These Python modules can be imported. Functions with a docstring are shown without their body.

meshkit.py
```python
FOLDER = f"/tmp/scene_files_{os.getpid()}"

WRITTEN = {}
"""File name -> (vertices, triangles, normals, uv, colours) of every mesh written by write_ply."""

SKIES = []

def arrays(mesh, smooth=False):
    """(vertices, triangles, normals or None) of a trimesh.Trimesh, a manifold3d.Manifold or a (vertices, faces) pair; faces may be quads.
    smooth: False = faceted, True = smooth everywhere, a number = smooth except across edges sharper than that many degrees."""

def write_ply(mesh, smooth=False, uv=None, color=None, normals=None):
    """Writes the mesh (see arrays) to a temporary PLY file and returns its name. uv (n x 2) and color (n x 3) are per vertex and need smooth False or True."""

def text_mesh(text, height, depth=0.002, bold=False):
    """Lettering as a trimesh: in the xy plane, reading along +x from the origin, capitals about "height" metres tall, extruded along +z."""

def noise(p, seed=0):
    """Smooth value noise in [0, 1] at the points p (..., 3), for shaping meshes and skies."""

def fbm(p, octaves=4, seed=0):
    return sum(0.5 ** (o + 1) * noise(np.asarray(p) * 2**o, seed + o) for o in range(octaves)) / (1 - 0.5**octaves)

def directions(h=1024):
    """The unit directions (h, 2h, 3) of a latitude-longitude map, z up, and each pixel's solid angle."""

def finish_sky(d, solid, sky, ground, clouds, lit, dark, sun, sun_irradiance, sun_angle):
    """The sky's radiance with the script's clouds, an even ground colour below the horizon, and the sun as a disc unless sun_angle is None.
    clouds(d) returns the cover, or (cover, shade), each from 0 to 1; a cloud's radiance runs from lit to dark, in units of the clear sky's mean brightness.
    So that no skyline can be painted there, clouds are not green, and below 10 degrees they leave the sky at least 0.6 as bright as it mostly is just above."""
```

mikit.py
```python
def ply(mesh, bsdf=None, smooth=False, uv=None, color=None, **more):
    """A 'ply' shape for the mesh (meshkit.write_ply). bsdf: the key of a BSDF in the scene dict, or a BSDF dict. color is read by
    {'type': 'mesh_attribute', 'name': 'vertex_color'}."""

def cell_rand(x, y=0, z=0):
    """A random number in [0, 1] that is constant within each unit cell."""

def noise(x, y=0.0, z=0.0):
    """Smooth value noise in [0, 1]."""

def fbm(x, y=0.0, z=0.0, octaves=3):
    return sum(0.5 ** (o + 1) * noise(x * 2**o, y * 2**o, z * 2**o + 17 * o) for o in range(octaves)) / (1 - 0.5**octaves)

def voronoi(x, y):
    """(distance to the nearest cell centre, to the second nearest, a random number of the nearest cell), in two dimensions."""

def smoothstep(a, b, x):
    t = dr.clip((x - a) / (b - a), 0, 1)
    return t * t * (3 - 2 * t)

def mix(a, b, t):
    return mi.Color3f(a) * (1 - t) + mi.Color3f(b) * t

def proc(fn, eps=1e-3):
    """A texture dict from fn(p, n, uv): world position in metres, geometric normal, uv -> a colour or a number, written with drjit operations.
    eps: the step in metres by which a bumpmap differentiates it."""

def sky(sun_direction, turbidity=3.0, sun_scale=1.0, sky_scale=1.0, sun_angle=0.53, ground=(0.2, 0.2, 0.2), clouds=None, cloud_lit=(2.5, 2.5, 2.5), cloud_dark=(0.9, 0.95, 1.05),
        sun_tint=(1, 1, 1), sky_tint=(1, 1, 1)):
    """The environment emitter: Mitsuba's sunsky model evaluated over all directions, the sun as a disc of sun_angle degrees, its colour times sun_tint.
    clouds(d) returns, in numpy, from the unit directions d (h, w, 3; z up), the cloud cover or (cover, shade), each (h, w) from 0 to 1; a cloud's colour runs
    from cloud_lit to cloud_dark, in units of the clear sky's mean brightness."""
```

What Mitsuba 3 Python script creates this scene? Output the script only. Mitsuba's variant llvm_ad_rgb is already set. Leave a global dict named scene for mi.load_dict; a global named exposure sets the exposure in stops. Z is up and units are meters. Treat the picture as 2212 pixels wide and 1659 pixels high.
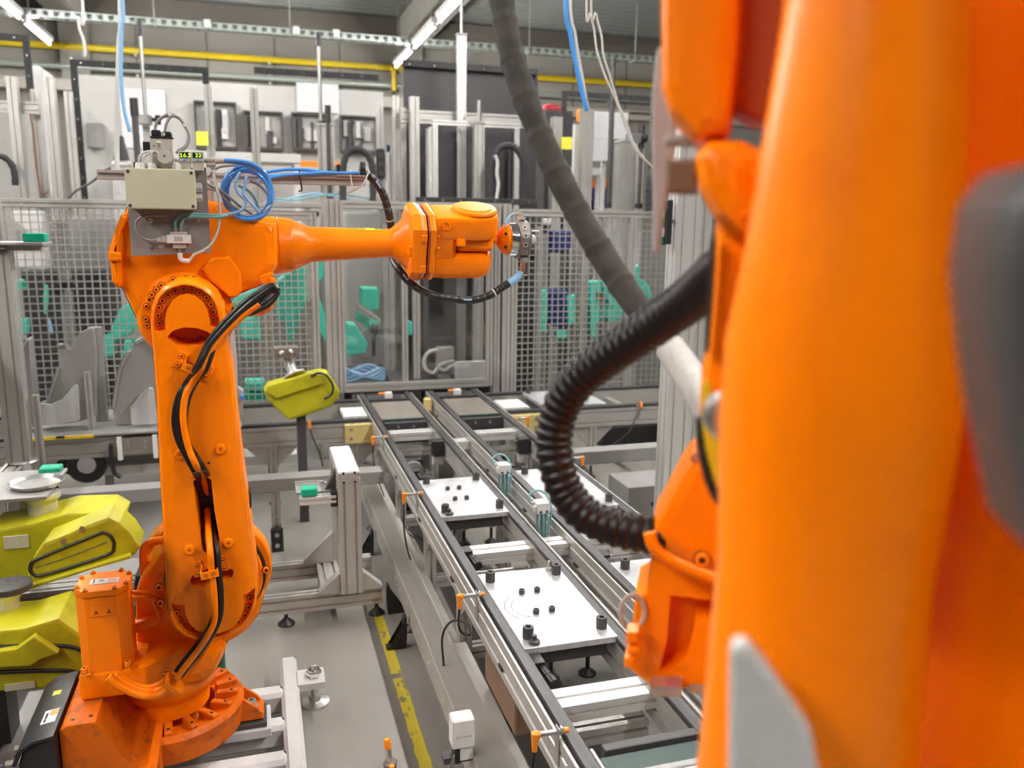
import math, random
import numpy as np, trimesh, manifold3d, shapely
from shapely.geometry import Polygon, Point, box as sbox
import mitsuba as mi, drjit as dr
import mikit, meshkit

T = mi.ScalarTransform4f
random.seed(7)
scene, labels = {}, {}

# ---------------------------------------------------------------- camera, lamps, exposure
exposure = 0.3
TUBE = 330.0          # radiance of the fluorescent tubes
scene['camera'] = {
    'type': 'thinlens', 'fov': 62.98, 'fov_axis': 'x',
    'aperture_radius': 0.0042, 'focus_distance': 2.28, 'near_clip': 0.02,
    'to_world': T().look_at(origin=[0, 0, 1.64], target=[0.28784, 0.93796, 1.44849], up=[0.04305, 0.18733, 0.98135]),
}
LAMP_ROWS = [-2.97, 2.55]
LAMP_Z = 4.3

# ---------------------------------------------------------------- materials
def two(d): return {'type': 'twosided', 'bsdf': d}
def col(c): return {'type': 'rgb', 'value': list(c)}
def mat(name, c, rough=.5, metal=0., spec=.5, coat=0., tex=None, bump=None):
    d = {'type': 'principled', 'base_color': tex if tex else col(c), 'roughness': rough, 'metallic': metal, 'specular': spec}
    if coat: d['clearcoat'] = coat; d['clearcoat_gloss'] = .85
    if bump: d = {'type': 'bumpmap', 'arbitrary': bump[0], 'scale': bump[1], 'bsdf': d}
    scene[name] = two(d)
sm, fb, ns, mix = mikit.smoothstep, mikit.fbm, mikit.noise, mikit.mix

def tex_orange(p, n, uv):
    a = sm(.62, .8, fb(p.x*9, p.y*9, p.z*9, 4))
    return mix((.99, .225, .0), (.93, .195, .0), a)
def tex_floor(p, n, uv):
    a = fb(p.x*1.3, p.y*1.3, 0, 4)
    b = sm(.6, .75, fb(p.x*5+7, p.y*5, 3, 4))
    c = mix((.20, .188, .17), (.23, .217, .196), sm(.2, .8, a))
    return mix(c, (.16, .15, .135), b*.25)
def tex_alu(p, n, uv):
    a = fb(p.x*3, p.y*3, p.z*3, 3)
    return mix((.50, .485, .46), (.43, .415, .39), sm(.3, .75, a))
def tex_plate(p, n, uv):
    a = fb(p.x*14, p.y*5, 0, 4)
    b = sm(.7, .8, ns(p.x*60, p.y*60, 1))
    return mix((.78, .78, .79), (.62, .62, .64), sm(.35, .7, a)) * (1-.1*b)
def tex_base_shaded(p, n, uv):  # orange darkened to imitate shade near the floor, plus brown dirt patches
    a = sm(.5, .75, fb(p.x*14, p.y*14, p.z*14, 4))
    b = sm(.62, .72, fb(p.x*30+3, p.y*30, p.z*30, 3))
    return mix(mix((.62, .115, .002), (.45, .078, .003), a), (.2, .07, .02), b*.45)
def tex_yellowplastic(p, n, uv):
    a = fb(p.x*10, p.y*10, p.z*10, 4)
    return mix((.40, .37, .006), (.31, .285, .006), sm(.35, .7, a))
def tex_sleeve(p, n, uv):
    a = fb(p.x*25, p.y*25, p.z*25, 3)
    return mix((.028, .026, .023), (.046, .042, .037), sm(.3, .7, a))
def tex_tape(p, n, uv):
    a = sm(.62, .7, fb(p.x*40, p.y*22, 2, 4))
    return mix((.58, .47, .03), (.25, .22, .1), a)
def tex_wall(p, n, uv):
    a = fb(p.x*.6, p.y*.6, p.z*.6, 3)
    return mix((.21, .20, .178), (.24, .228, .204), a)
def tex_belt(p, n, uv):
    a = fb(p.x*40, p.y*3, 0, 3)
    return mix((.026, .024, .025), (.05, .047, .048), sm(.3, .7, a))

PR = mikit.proc
mat('m_orange', 0, .29, 0, .25, .12, PR(tex_orange))
mat('m_orange_base', 0, .45, 0, .25, 0, PR(tex_base_shaded))
mat('m_orange_plain', (.99, .22, .0), .32, 0, .25, .1)
mat('m_floor', 0, .34, 0, .45, 0, PR(tex_floor))
mat('m_alu', 0, .36, .55, .5, 0, PR(tex_alu))
mat('m_alu_bright', (.72, .71, .69), .3, .6)
mat('m_plate', 0, .3, .65, .5, 0, PR(tex_plate))
mat('m_steel', (.62, .61, .59), .28, .9)
mat('m_chrome', (.8, .8, .8), .12, 1.)
mat('m_sheet', (.30, .29, .28), .45, .5)
mat('m_duct', (.30, .285, .26), .5, .2)
mat('m_belt', 0, .45, 0, .5, 0, PR(tex_belt))
mat('m_black', (.012, .012, .013), .4)
mat('m_black_matte', (.02, .02, .021), .75)
mat('m_darkgrey', (.042, .04, .04), .5)
mat('m_rubber', (.014, .013, .014), .3, 0, .4)
mat('m_hose', (.010, .008, .008), .34, 0, .3)
mat('m_sleeve', 0, .85, 0, .3, 0, PR(tex_sleeve))
mat('m_sleeve_light', (.36, .345, .32), .7)
mat('m_white', (.60, .59, .575), .45)
mat('m_paper', (.70, .70, .72), .8)
mat('m_white_paint', (.52, .51, .505), .4, 0, .5, .2)
mat('m_cream', (.46, .44, .31), .5)
mat('m_plateau', (.24, .225, .22), .5, .2)
mat('m_beige', (.36, .33, .285), .5)
mat('m_grey_plastic', (.33, .32, .305), .5)
mat('m_grey_cable', (.24, .23, .22), .45)
mat('m_lightcable', (.50, .49, .46), .5)
mat('m_blue_tube', (.05, .24, .62), .18, 0, .7, .6)
mat('m_blue_pale', (.25, .48, .75), .2, 0, .6, .5)
mat('m_teal_tube', (.16, .36, .37), .25)
mat('m_teal', (.06, .50, .37), .4)
mat('m_green', (.0, .30, .17), .45)
mat('m_pcb', (.01, .13, .08), .5)
mat('m_yellow', (.70, .50, .01), .45)
mat('m_yellow_note', (.88, .78, .08), .7)
mat('m_yellow_plate', (.56, .44, .17), .5)
mat('m_ypart', 0, .5, 0, .4, 0, PR(tex_yellowplastic))
mat('m_orange_plug', (.90, .24, .01), .4)
mat('m_brown', (.15, .085, .045), .5)
mat('m_navy', (.008, .012, .09), .5)
mat('m_red', (.35, .02, .03), .6)
mat('m_tape', 0, .5, 0, .4, 0, PR(tex_tape))
mat('m_wall', 0, .75, 0, .3, 0, PR(tex_wall))
mat('m_wall_white', (.52, .51, .49), .7)
mat('m_ceiling', (.17, .18, .172), .6)
mat('m_wall_dim', (.12, .115, .11), .8)
mat('m_beam', (.24, .23, .205), .6)
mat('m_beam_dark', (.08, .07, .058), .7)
mat('m_galv', (.42, .47, .44), .35, .6)
mat('m_green_belt', (.012, .035, .03), .5)
mat('m_brownplate', (.26, .23, .205), .25, .4)
mat('m_panel_dark', (.03, .028, .03), .45)
mat('m_ring', (.20, .175, .15), .4, .5)
mat('m_lcd', (.01, .012, .014), .2)
mat('m_socket', (.30, .055, .004), .5)  # dark copy of the orange, standing in for shade in pockets and gaps
scene['m_glass'] = {'type': 'thindielectric', 'int_ior': 1.45}
scene['m_clear'] = {'type': 'thindielectric', 'int_ior': 1.35}

# ---------------------------------------------------------------- naming
def numbered(name):
    keys = scene.keys() | labels.keys()
    used = lambda k: k in keys or any(x.startswith(k + '__') for x in keys)
    if not used(name): return name
    i = 1
    while used('%s_%03d' % (name, i)): i += 1
    return '%s_%03d' % (name, i)
def thing(name, label, cat, group=None):
    k = numbered(name)
    labels[k] = {'label': label, 'category': cat}
    if group: labels[k]['group'] = group
    return k
def fin(mesh):
    if isinstance(mesh, (list, tuple)) and not (len(mesh) == 2 and isinstance(mesh[0], np.ndarray)):
        mesh = trimesh.util.concatenate([x for x in mesh if x is not None])
    return mesh
def part(t, name, mesh, m, smooth=False, label=None, stuff=False, **kw):
    k = numbered(t + '__' + name)
    scene[k] = mikit.ply(fin(mesh), m, smooth=smooth, **kw)
    if label or stuff:
        labels[k] = {}
        if label: labels[k]['label'] = label
        if stuff: labels[k]['kind'] = 'stuff'
    return k
def each(t, name, meshes, m, smooth=False):
    return [part(t, name, x, m, smooth) for x in meshes]
def solo(name, label, cat, mesh, m, smooth=False, group=None):
    k = thing(name, label, cat, group)
    scene[k] = mikit.ply(fin(mesh), m, smooth=smooth)
    return k
def struct(name, mesh, m, smooth=False):
    scene[name] = mikit.ply(fin(mesh), m, smooth=smooth)
    labels[name] = {'kind': 'structure'}
    return name
def shared(t, name, base, mats):
    for mm in mats:
        scene[numbered(t + '__' + name)] = {**base, 'to_world': T(mm)}

# ---------------------------------------------------------------- mesh helpers
V = lambda *a: np.array(a, float)
def tm(v, f): return trimesh.Trimesh(np.asarray(v, float), np.asarray(f, int), process=False)
def bx(x0, x1, y0, y1, z0, z1, b=0.):
    x0, x1 = sorted((x0, x1)); y0, y1 = sorted((y0, y1)); z0, z1 = sorted((z0, z1))
    if b <= 0:
        m = trimesh.creation.box((x1-x0, y1-y0, z1-z0)); m.apply_translation(((x0+x1)/2, (y0+y1)/2, (z0+z1)/2)); return m
    b = min(b, (x1-x0)*.45, (y1-y0)*.45, (z1-z0)*.45)
    pts = []
    for x, sx in ((x0, 1), (x1, -1)):
        for y, sy in ((y0, 1), (y1, -1)):
            for z, sz in ((z0, 1), (z1, -1)):
                pts += [(x, y+sy*b, z+sz*b), (x+sx*b, y, z+sz*b), (x+sx*b, y+sy*b, z)]
    return trimesh.convex.convex_hull(np.array(pts))
def frame(d, up=None):
    d = np.asarray(d, float); d = d/np.linalg.norm(d)
    if up is None: up = V(0, 0, 1) if abs(d[2]) < .9 else V(0, 1, 0)
    u = np.cross(up, d); u /= np.linalg.norm(u)
    return u, np.cross(d, u), d
def lathe(prof, o, axis, n=32, up=None):
    """prof: (radius, height along axis) list; closed at the axis with caps."""
    u, v, d = frame(axis, up); o = np.asarray(o, float)
    a = np.arange(n)*2*np.pi/n
    ring = np.cos(a)[:, None]*u + np.sin(a)[:, None]*v
    vs, fs = [], []
    for r, h in prof: vs.append(o + h*d + r*ring)
    k = len(prof)
    vs = np.vstack(vs + [o+prof[0][1]*d, o+prof[-1][1]*d])
    for j in range(k-1):
        for i in range(n):
            a0, a1, b0, b1 = j*n+i, j*n+(i+1) % n, (j+1)*n+i, (j+1)*n+(i+1) % n
            fs += [(a0, a1, b1), (a0, b1, b0)]
    for i in range(n):
        fs += [(k*n, (i+1) % n, i), (k*n+1, (k-1)*n+i, (k-1)*n+(i+1) % n)]
    return tm(vs, fs)
def cyl(p, q, r, n=24, r2=None, b=0.):
    p, q = np.asarray(p, float), np.asarray(q, float); L = np.linalg.norm(q-p); r2 = r if r2 is None else r2
    pr = [(r-b, 0), (r, b), (r2, L-b), (r2-b, L)] if b else [(r, 0), (r2, L)]
    return lathe(pr, p, q-p, n)
def spline(pts, per=8):
    p = np.asarray(pts, float)
    if len(p) < 3: return p
    e = np.vstack([2*p[0]-p[1], p, 2*p[-1]-p[-2]]); out = []
    for i in range(1, len(e)-2):
        for t in np.arange(per)/per:
            a, b, c, d = e[i-1], e[i], e[i+1], e[i+2]
            out.append(.5*((2*b)+(c-a)*t+(2*a-5*b+4*c-d)*t*t+(3*b-a-3*c+d)*t**3))
    return np.vstack(out+[p[-1]])
def resample(p, step):
    d = np.r_[0, np.cumsum(np.linalg.norm(np.diff(p, axis=0), axis=1))]
    k = max(2, int(d[-1]/step)+1); s = np.linspace(0, d[-1], k)
    return np.stack([np.interp(s, d, p[:, i]) for i in range(3)], 1), s
def sweep(p, r, n=10):
    p = np.asarray(p, float); r = np.broadcast_to(r, (len(p),))
    t = np.gradient(p, axis=0); t /= np.linalg.norm(t, axis=1, keepdims=True)+1e-12
    u, v, _ = frame(t[0]); vs, fs = [], []
    a = np.arange(n)*2*np.pi/n
    for i in range(len(p)):
        u = u-(u@t[i])*t[i]; u /= np.linalg.norm(u); v = np.cross(t[i], u)
        vs.append(p[i]+r[i]*(np.cos(a)[:, None]*u+np.sin(a)[:, None]*v))
    k = len(p); vs = np.vstack(vs+[p[0], p[-1]])
    for j in range(k-1):
        for i in range(n):
            a0, a1, b0, b1 = j*n+i, j*n+(i+1) % n, (j+1)*n+i, (j+1)*n+(i+1) % n
            fs += [(a0, a1, b1), (a0, b1, b0)]
    for i in range(n): fs += [(k*n, (i+1) % n, i), (k*n+1, (k-1)*n+i, (k-1)*n+(i+1) % n)]
    return tm(vs, fs)
def tube(pts, r, n=10, per=8): return sweep(spline(pts, per), r, n)
AX = {'y': lambda u, v, w: np.stack([u, w, v], 1), 'x': lambda u, v, w: np.stack([w, u, v], 1), 'z': lambda u, v, w: np.stack([u, v, w], 1)}
def _inset(ring, d):
    p = np.asarray(ring); a, c = np.roll(p, 1, 0), np.roll(p, -1, 0)
    e1, e2 = p-a, c-p
    n1 = np.stack([-e1[:, 1], e1[:, 0]], 1)/np.maximum(np.linalg.norm(e1, axis=1), 1e-9)[:, None]
    n2 = np.stack([-e2[:, 1], e2[:, 0]], 1)/np.maximum(np.linalg.norm(e2, axis=1), 1e-9)[:, None]
    b = n1+n2; b /= np.maximum(np.linalg.norm(b, axis=1), 1e-9)[:, None]
    k = 1/np.clip((b*n1).sum(1), .35, 1)
    return p + b*(np.broadcast_to(d, (len(p),))*k)[:, None]
def prism(poly, w0, w1, axis='y', bev=0., ins0=None, ins1=None, dep0=None, dep1=None):
    """Extrude a polygon (list of 2D points, or shapely) from w0 to w1 with rounded edges. ins0: per-vertex inset of the w0 face."""
    if not isinstance(poly, Polygon): poly = Polygon(poly)
    if ins0 is None: poly = shapely.geometry.polygon.orient(poly, 1.)
    rings = [np.array(poly.exterior.coords)[:-1]]+[np.array(r.coords)[:-1] for r in poly.interiors]
    rev = False
    sg = 1 if w1 > w0 else -1
    lay = []
    i0 = bev if ins0 is None else ins0; d0 = bev if dep0 is None else dep0
    i1 = bev if ins1 is None else ins1; d1 = bev if dep1 is None else dep1
    def add(ins, w): lay.append((np.vstack([_inset(r, ins) for r in rings]), w))
    has0, has1 = np.any(np.asarray(i0) > 0), np.any(np.asarray(i1) > 0)
    if has0: add(i0, w0); add(np.asarray(i0)*.3, w0+sg*d0*.3); add(0., w0+sg*d0)
    else: add(0., w0)
    if has1: add(0., w1-sg*d1); add(np.asarray(i1)*.3, w1-sg*d1*.3); add(i1, w1)
    else: add(0., w1)
    N = len(lay[0][0]); vs = np.vstack([AX[axis](l[:, 0], l[:, 1], np.full(N, w)) for l, w in lay])
    fs = []
    for j in range(len(lay)-1):
        o = 0
        for r in rings:
            m = len(r)
            for i in range(m):
                a, b = o+i, o+(i+1) % m
                fs += [(j*N+a, j*N+b, (j+1)*N+b), (j*N+a, (j+1)*N+b, (j+1)*N+a)]
            o += m
    def cap(l):
        pl = Polygon(l[:len(rings[0])], [l[sum(map(len, rings[:k])):sum(map(len, rings[:k+1]))] for k in range(1, len(rings))])
        import mapbox_earcut as ec
        ends = np.cumsum([len(r) for r in rings]).astype(np.uint32)
        return ec.triangulate_float64(np.ascontiguousarray(l), ends).reshape(-1, 3)
    c0, c1 = cap(lay[0][0]), cap(lay[-1][0])
    fs = np.vstack([fs, c0[:, ::-1], c1+(len(lay)-1)*N])
    m = tm(vs, fs)
    if m.volume < 0: m.invert()
    return m
def rnd(pts, r, q=4):
    p = pts if isinstance(pts, Polygon) else Polygon(pts)
    p = p.buffer(0)
    for k in range(5):
        g = p.buffer(-r, quad_segs=q).buffer(2*r, quad_segs=q).buffer(-r, quad_segs=q)
        if isinstance(g, Polygon) and g.area > .93*p.area: return g.simplify(r*.04)
        r *= .5
    return p
def circ(c, r, n=32): a = np.arange(n)*2*np.pi/n; return [(c[0]+r*math.cos(t), c[1]+r*math.sin(t)) for t in a]
def arc(c, r, a0, a1, n=12): return [(c[0]+r*math.cos(t), c[1]+r*math.sin(t)) for t in np.radians(np.linspace(a0, a1, n))]
def man(m):
    m = fin(m); m = trimesh.Trimesh(m.vertices, m.faces, process=True); m.merge_vertices()
    if m.volume < 0: m.invert()
    return manifold3d.Manifold(manifold3d.Mesh(np.asarray(m.vertices, np.float32), np.asarray(m.faces, np.uint32)))
def unman(m): g = m.to_mesh(); return tm(g.vert_properties[:, :3], g.tri_verts)
def minus(a, *bs):
    a = man(a)
    for b in bs: a = a-man(b)
    return unman(a)
def plus(*ms):
    a = man(ms[0])
    for b in ms[1:]: a = a+man(b)
    return unman(a)
_pc = {}
def prof(p, q, w=.045, h=.045, up=(0, 0, 1), slot=.010, dep=.009, mod=.045):
    """Slotted aluminium profile from p to q: w across, h along up."""
    p, q = np.asarray(p, float), np.asarray(q, float)
    d = q-p; L = np.linalg.norm(d); d = d/L
    up = np.asarray(up, float)
    if abs(d @ up) > .9: up = V(0, 1, 0)
    u = np.cross(up, d); u /= np.linalg.norm(u); v = np.cross(d, u)
    key = (round(w, 4), round(h, 4), slot, dep)
    if key not in _pc:
        s = sbox(-w/2, -h/2, w/2, h/2)
        kx, ky = max(1, round(w/mod)), max(1, round(h/mod))
        cut = []
        for i in range(kx):
            c = -w/2+w*(i+.5)/kx
            cut += [sbox(c-slot/2, h/2-dep, c+slot/2, h), sbox(c-slot/2, -h, c+slot/2, -h/2+dep)]
        for i in range(ky):
            c = -h/2+h*(i+.5)/ky
            cut += [sbox(w/2-dep, c-slot/2, w, c+slot/2), sbox(-w, c-slot/2, -w/2+dep, c+slot/2)]
        _pc[key] = trimesh.creation.extrude_polygon(s.difference(shapely.union_all(cut)), 1., engine='earcut')
    m = _pc[key].copy(); x = m.vertices
    m.vertices = p + x[:, :1]*u + x[:, 1:2]*v + x[:, 2:]*L*d
    return m
def plane_xz(x0, x1, z0, z1, y): return tm([(x0, y, z0), (x1, y, z0), (x1, y, z1), (x0, y, z1)], [(0, 1, 2), (0, 2, 3)])
def place(o, d, up=None):
    u, v, w = frame(d, up); m = np.eye(4); m[:3, 0], m[:3, 1], m[:3, 2], m[:3, 3] = u, v, w, o; return m
_bolt = {}
OCOL = (.99, .22, .0)
mat('m_screw', 0, .38, 0, .5, 0, PR(lambda p, n, uv: mix((.16, .028, .002), OCOL, mi.Float(uv.x))))
def bolts(t, pts, r, d, m='m_steel', name='bolt', h=None, seat=False):
    """Socket head screws, each a part of its own."""
    key = (round(r, 4), m, h)
    if key not in _bolt:
        h_ = h or r*.9
        prf = [(r, 0), (r, h_*.85), (r*.85, h_), (r*.5, h_), (r*.45, h_*.35)]
        if m == 'm_orange':
            prf = [(r*1.28, 0), (r*1.28, r*.06), (r*1.02, r*.07), (r, r*.07), (r, h_*.85), (r*.85, h_), (r*.52, h_), (r*.5, h_*.98), (r*.45, h_*.35)]
            mesh = lathe(prf, (0, 0, 0), (0, 0, 1), 16)
            c = np.repeat([(.10, .018, .002)]*3+[OCOL]*4+[(.07, .012, .002)]*2, 16, 0)
            c = np.vstack([c, [(.1, .018, .002), (.07, .012, .002)]])
            # faces share no colour across the ring borders
            f = mesh.faces; mesh2 = tm(mesh.vertices[f].reshape(-1, 3), np.arange(len(f)*3).reshape(-1, 3))
            fc = c[f]; dark = (fc[:, :, 0].min(1) < .2)
            cc = np.where(dark[:, None], fc[np.arange(len(f)), fc[:, :, 0].argmin(1)], np.array(OCOL))
            _bolt[key] = mikit.ply(mesh2, 'm_screw', uv=np.repeat(np.stack([np.where(dark, 0., 1.), np.zeros(len(f))], 1), 3, 0))
        else: _bolt[key] = mikit.ply(lathe(prf, (0, 0, 0), (0, 0, 1), 16), m, smooth=35)
    shared(t, name, _bolt[key], [place(p, d) for p in pts])
def text_at(txt, h, o, xdir, ydir, depth=.0006, bold=False, centre=True):
    m = meshkit.text_mesh(txt, h, depth, bold)
    x, y = np.asarray(xdir, float), np.asarray(ydir, float); x /= np.linalg.norm(x); y /= np.linalg.norm(y); z = np.cross(x, y)
    v = np.asarray(m.vertices).copy()
    if centre: v[:, :2] -= (v[:, :2].max(0)+v[:, :2].min(0))/2
    m.vertices = np.asarray(o, float)+v[:, :1]*x+v[:, 1:2]*y+v[:, 2:]*z
    return m

# ---------------------------------------------------------------- the hall
WY, CZ = 16.5, 5.2808
struct('floor', bx(-12, 14, -8, WY, -.1, 0), 'm_floor')
struct('wall_back', bx(-12, 14, WY, WY+.2, 0, CZ+.3), 'm_wall')
struct('wall_left', bx(-12.2, -12, -8, WY+.2, 0, CZ+.3), 'm_wall_dim')
struct('wall_right', bx(14, 14.2, -8, WY+.2, 0, CZ+.3), 'm_wall_dim')
struct('wall_front', bx(-12.2, 14.2, -8.2, -8, 0, CZ+.3), 'm_wall_dim')
# corrugated ceiling, ribs along x
ys = []; zs = []
y = -8.
while y < WY:
    ys += [y, y+.10, y+.14, y+.24]; zs += [CZ, CZ, CZ+.05, CZ+.05]; y += .28
ys += [WY+.1]; zs += [CZ]
vs = [(x, a, b) for a, b in zip(ys, zs) for x in (-12.1, 14.1)]
fs = [(2*i, 2*i+1, 2*i+3, 2*i+2) for i in range(len(ys)-1)]
struct('ceiling', (np.array(vs), np.array(fs)), 'm_ceiling')
# beams
for i, x in enumerate((-8.3, -2.75, 2.95, 8.5)):
    struct('trim_%d' % (i+1), bx(x-.22, x+.22, -8, WY-.01, CZ-.5, CZ-.01, .01), 'm_beam')
struct('trim_5', bx(-12, 14, WY-.25, WY-.01, CZ-.34, CZ-.02, .01), 'm_beam_dark')
for i, x in enumerate((-8.3, -2.75, 2.95, 8.5)):
    struct('trim_%d' % (i+6), bx(x-.22, x+.22, WY-.16, WY-.01, 0, CZ-.34), 'm_beam')
# vertical joints of the wall panels
for i, x in enumerate(np.arange(-11, 13, 1.15)):
    struct('trim_%d' % (i+10), bx(x-.008, x+.008, WY-.012, WY+.05, 0, CZ-.3), 'm_beam_dark')

# ---------------------------------------------------------------- tube lamps
tubem = cyl((0, -.74, 0), (0, .74, 0), .022, 12)
hous = [bx(-.06, .06, -.78, .78, .045, .12, .01), bx(-.02, .02, -.765, -.735, -.01, .05), bx(-.02, .02, .735, .765, -.01, .05)]
hous_ply = mikit.ply(fin(hous), 'm_white')
tube_ply = mikit.ply(tubem, 'm_white', emitter={'type': 'area', 'radiance': {'type': 'rgb', 'value': [TUBE, TUBE*.97, TUBE*.93]}})
rod_ply = mikit.ply(cyl((0, 0, .11), (0, 0, CZ-LAMP_Z-.005), .006, 6), 'm_galv')
for ri, x in enumerate(LAMP_ROWS):
    for k in range(10):
        y = 14.85-1.85*k
        seen = y > 9
        t = thing('tube_lamp', 'white fluorescent tube lamp in the %s row under the ceiling' % ('left' if x < 0 else 'right') if seen else 'white fluorescent tube lamp under the hall ceiling',
                  'lamp', 'tube lamps of the %s row' % ('left' if x < 0 else 'right') if seen else 'tube lamps under the hall ceiling')
        for n, pl, dy in (('tube', tube_ply, 0), ('housing', hous_ply, 0), ('suspension', rod_ply, -.5), ('suspension', rod_ply, .5)):
            scene[numbered(t+'__'+n)] = {**pl, 'to_world': T().translate([x, y+dy, LAMP_Z])}

# ---------------------------------------------------------------- roof beams of the robot cell (above and beside the view)
for lab, xb, zb in (('roof beam of the robot cell at the left', -1.67, 2.55), ('second roof beam of the robot cell at the left', -2.35, 2.55), ('roof beam of the robot cell at the right', 3.1, 2.9), ('second roof beam of the robot cell at the right', 2.75, 2.9)):
    t = thing('roof_beam', lab, 'beam')
    part(t, 'beam', prof((xb, -2.5, zb), (xb, 4.2, zb), .09, .09), 'm_alu')
    for y in (-2.4, 4.1): part(t, 'post', prof((xb, y, 0), (xb, y, zb-.0452), .09, .09, (0, 1, 0)), 'm_alu')

t = thing('cell_wall', 'added dark sheet panel out of view on the left, blocking lamp light', 'wall panel')  # unseen panel, added to keep lamp light off the robot base
for k in range(4):
    part(t, 'sheet', bx(-1.985, -1.98, -2.3+1.6*k, -.72+1.6*k, .1, 2.5, .001), 'm_panel_dark')

# ---------------------------------------------------------------- along the back wall
ty = 13.84
tp0, tp1 = (-3.4415,13.84,4.4182), (7.4994,13.84,4.3876)
zt = (tp0[2]+tp1[2])/2; x0, x1 = tp0[0], tp1[0]
t = thing('cable_tray', 'long perforated metal cable tray hanging in front of the back wall', 'cable tray')
side = []
part(t, 'tray_side', prism(Polygon([(x0, zt-.05), (x1, zt-.05), (x1, zt+.05), (x0, zt+.05)], [[(x, zt-.03), (x, zt+.03), (x+.07, zt+.03), (x+.07, zt-.03)] for x in np.arange(x0+.05, x1-.1, .14)]), ty, ty+.004), 'm_galv')
part(t, 'tray_side', bx(x0, x1, ty+.18, ty+.1804, zt-.05, zt+.05), 'm_galv')
part(t, 'tray_base', prism(Polygon([(x0, ty), (x1, ty), (x1, ty+.184), (x0, ty+.184)], [[(x, ty+.04), (x, ty+.14), (x+.06, ty+.14), (x+.06, ty+.04)] for x in np.arange(x0+.05, x1-.1, .16)]), zt-.05, zt-.046, 'z'), 'm_galv')
for x in np.arange(x0+.3, x1, 1.9):
    part(t, 'hanger', [cyl((x, ty-.02, zt-.06), (x, ty-.02, CZ), .008, 6), bx(x-.02, x+.02, ty-.03, ty+.182, zt-.062, zt-.05)], 'm_galv')
for px in (((-0.5192,13.8,4.4512)), ((0.7457,13.8,4.4571)), ((1.3439,13.8,4.4622))):
    solo('junction_box', 'small white junction box fixed to the front of the cable tray', 'junction box', bx(px[0]-.05, px[0]+.05, 13.77, 13.839, zt-.045, zt+.075, .01), 'm_white', group='junction boxes on the cable tray')
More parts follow.
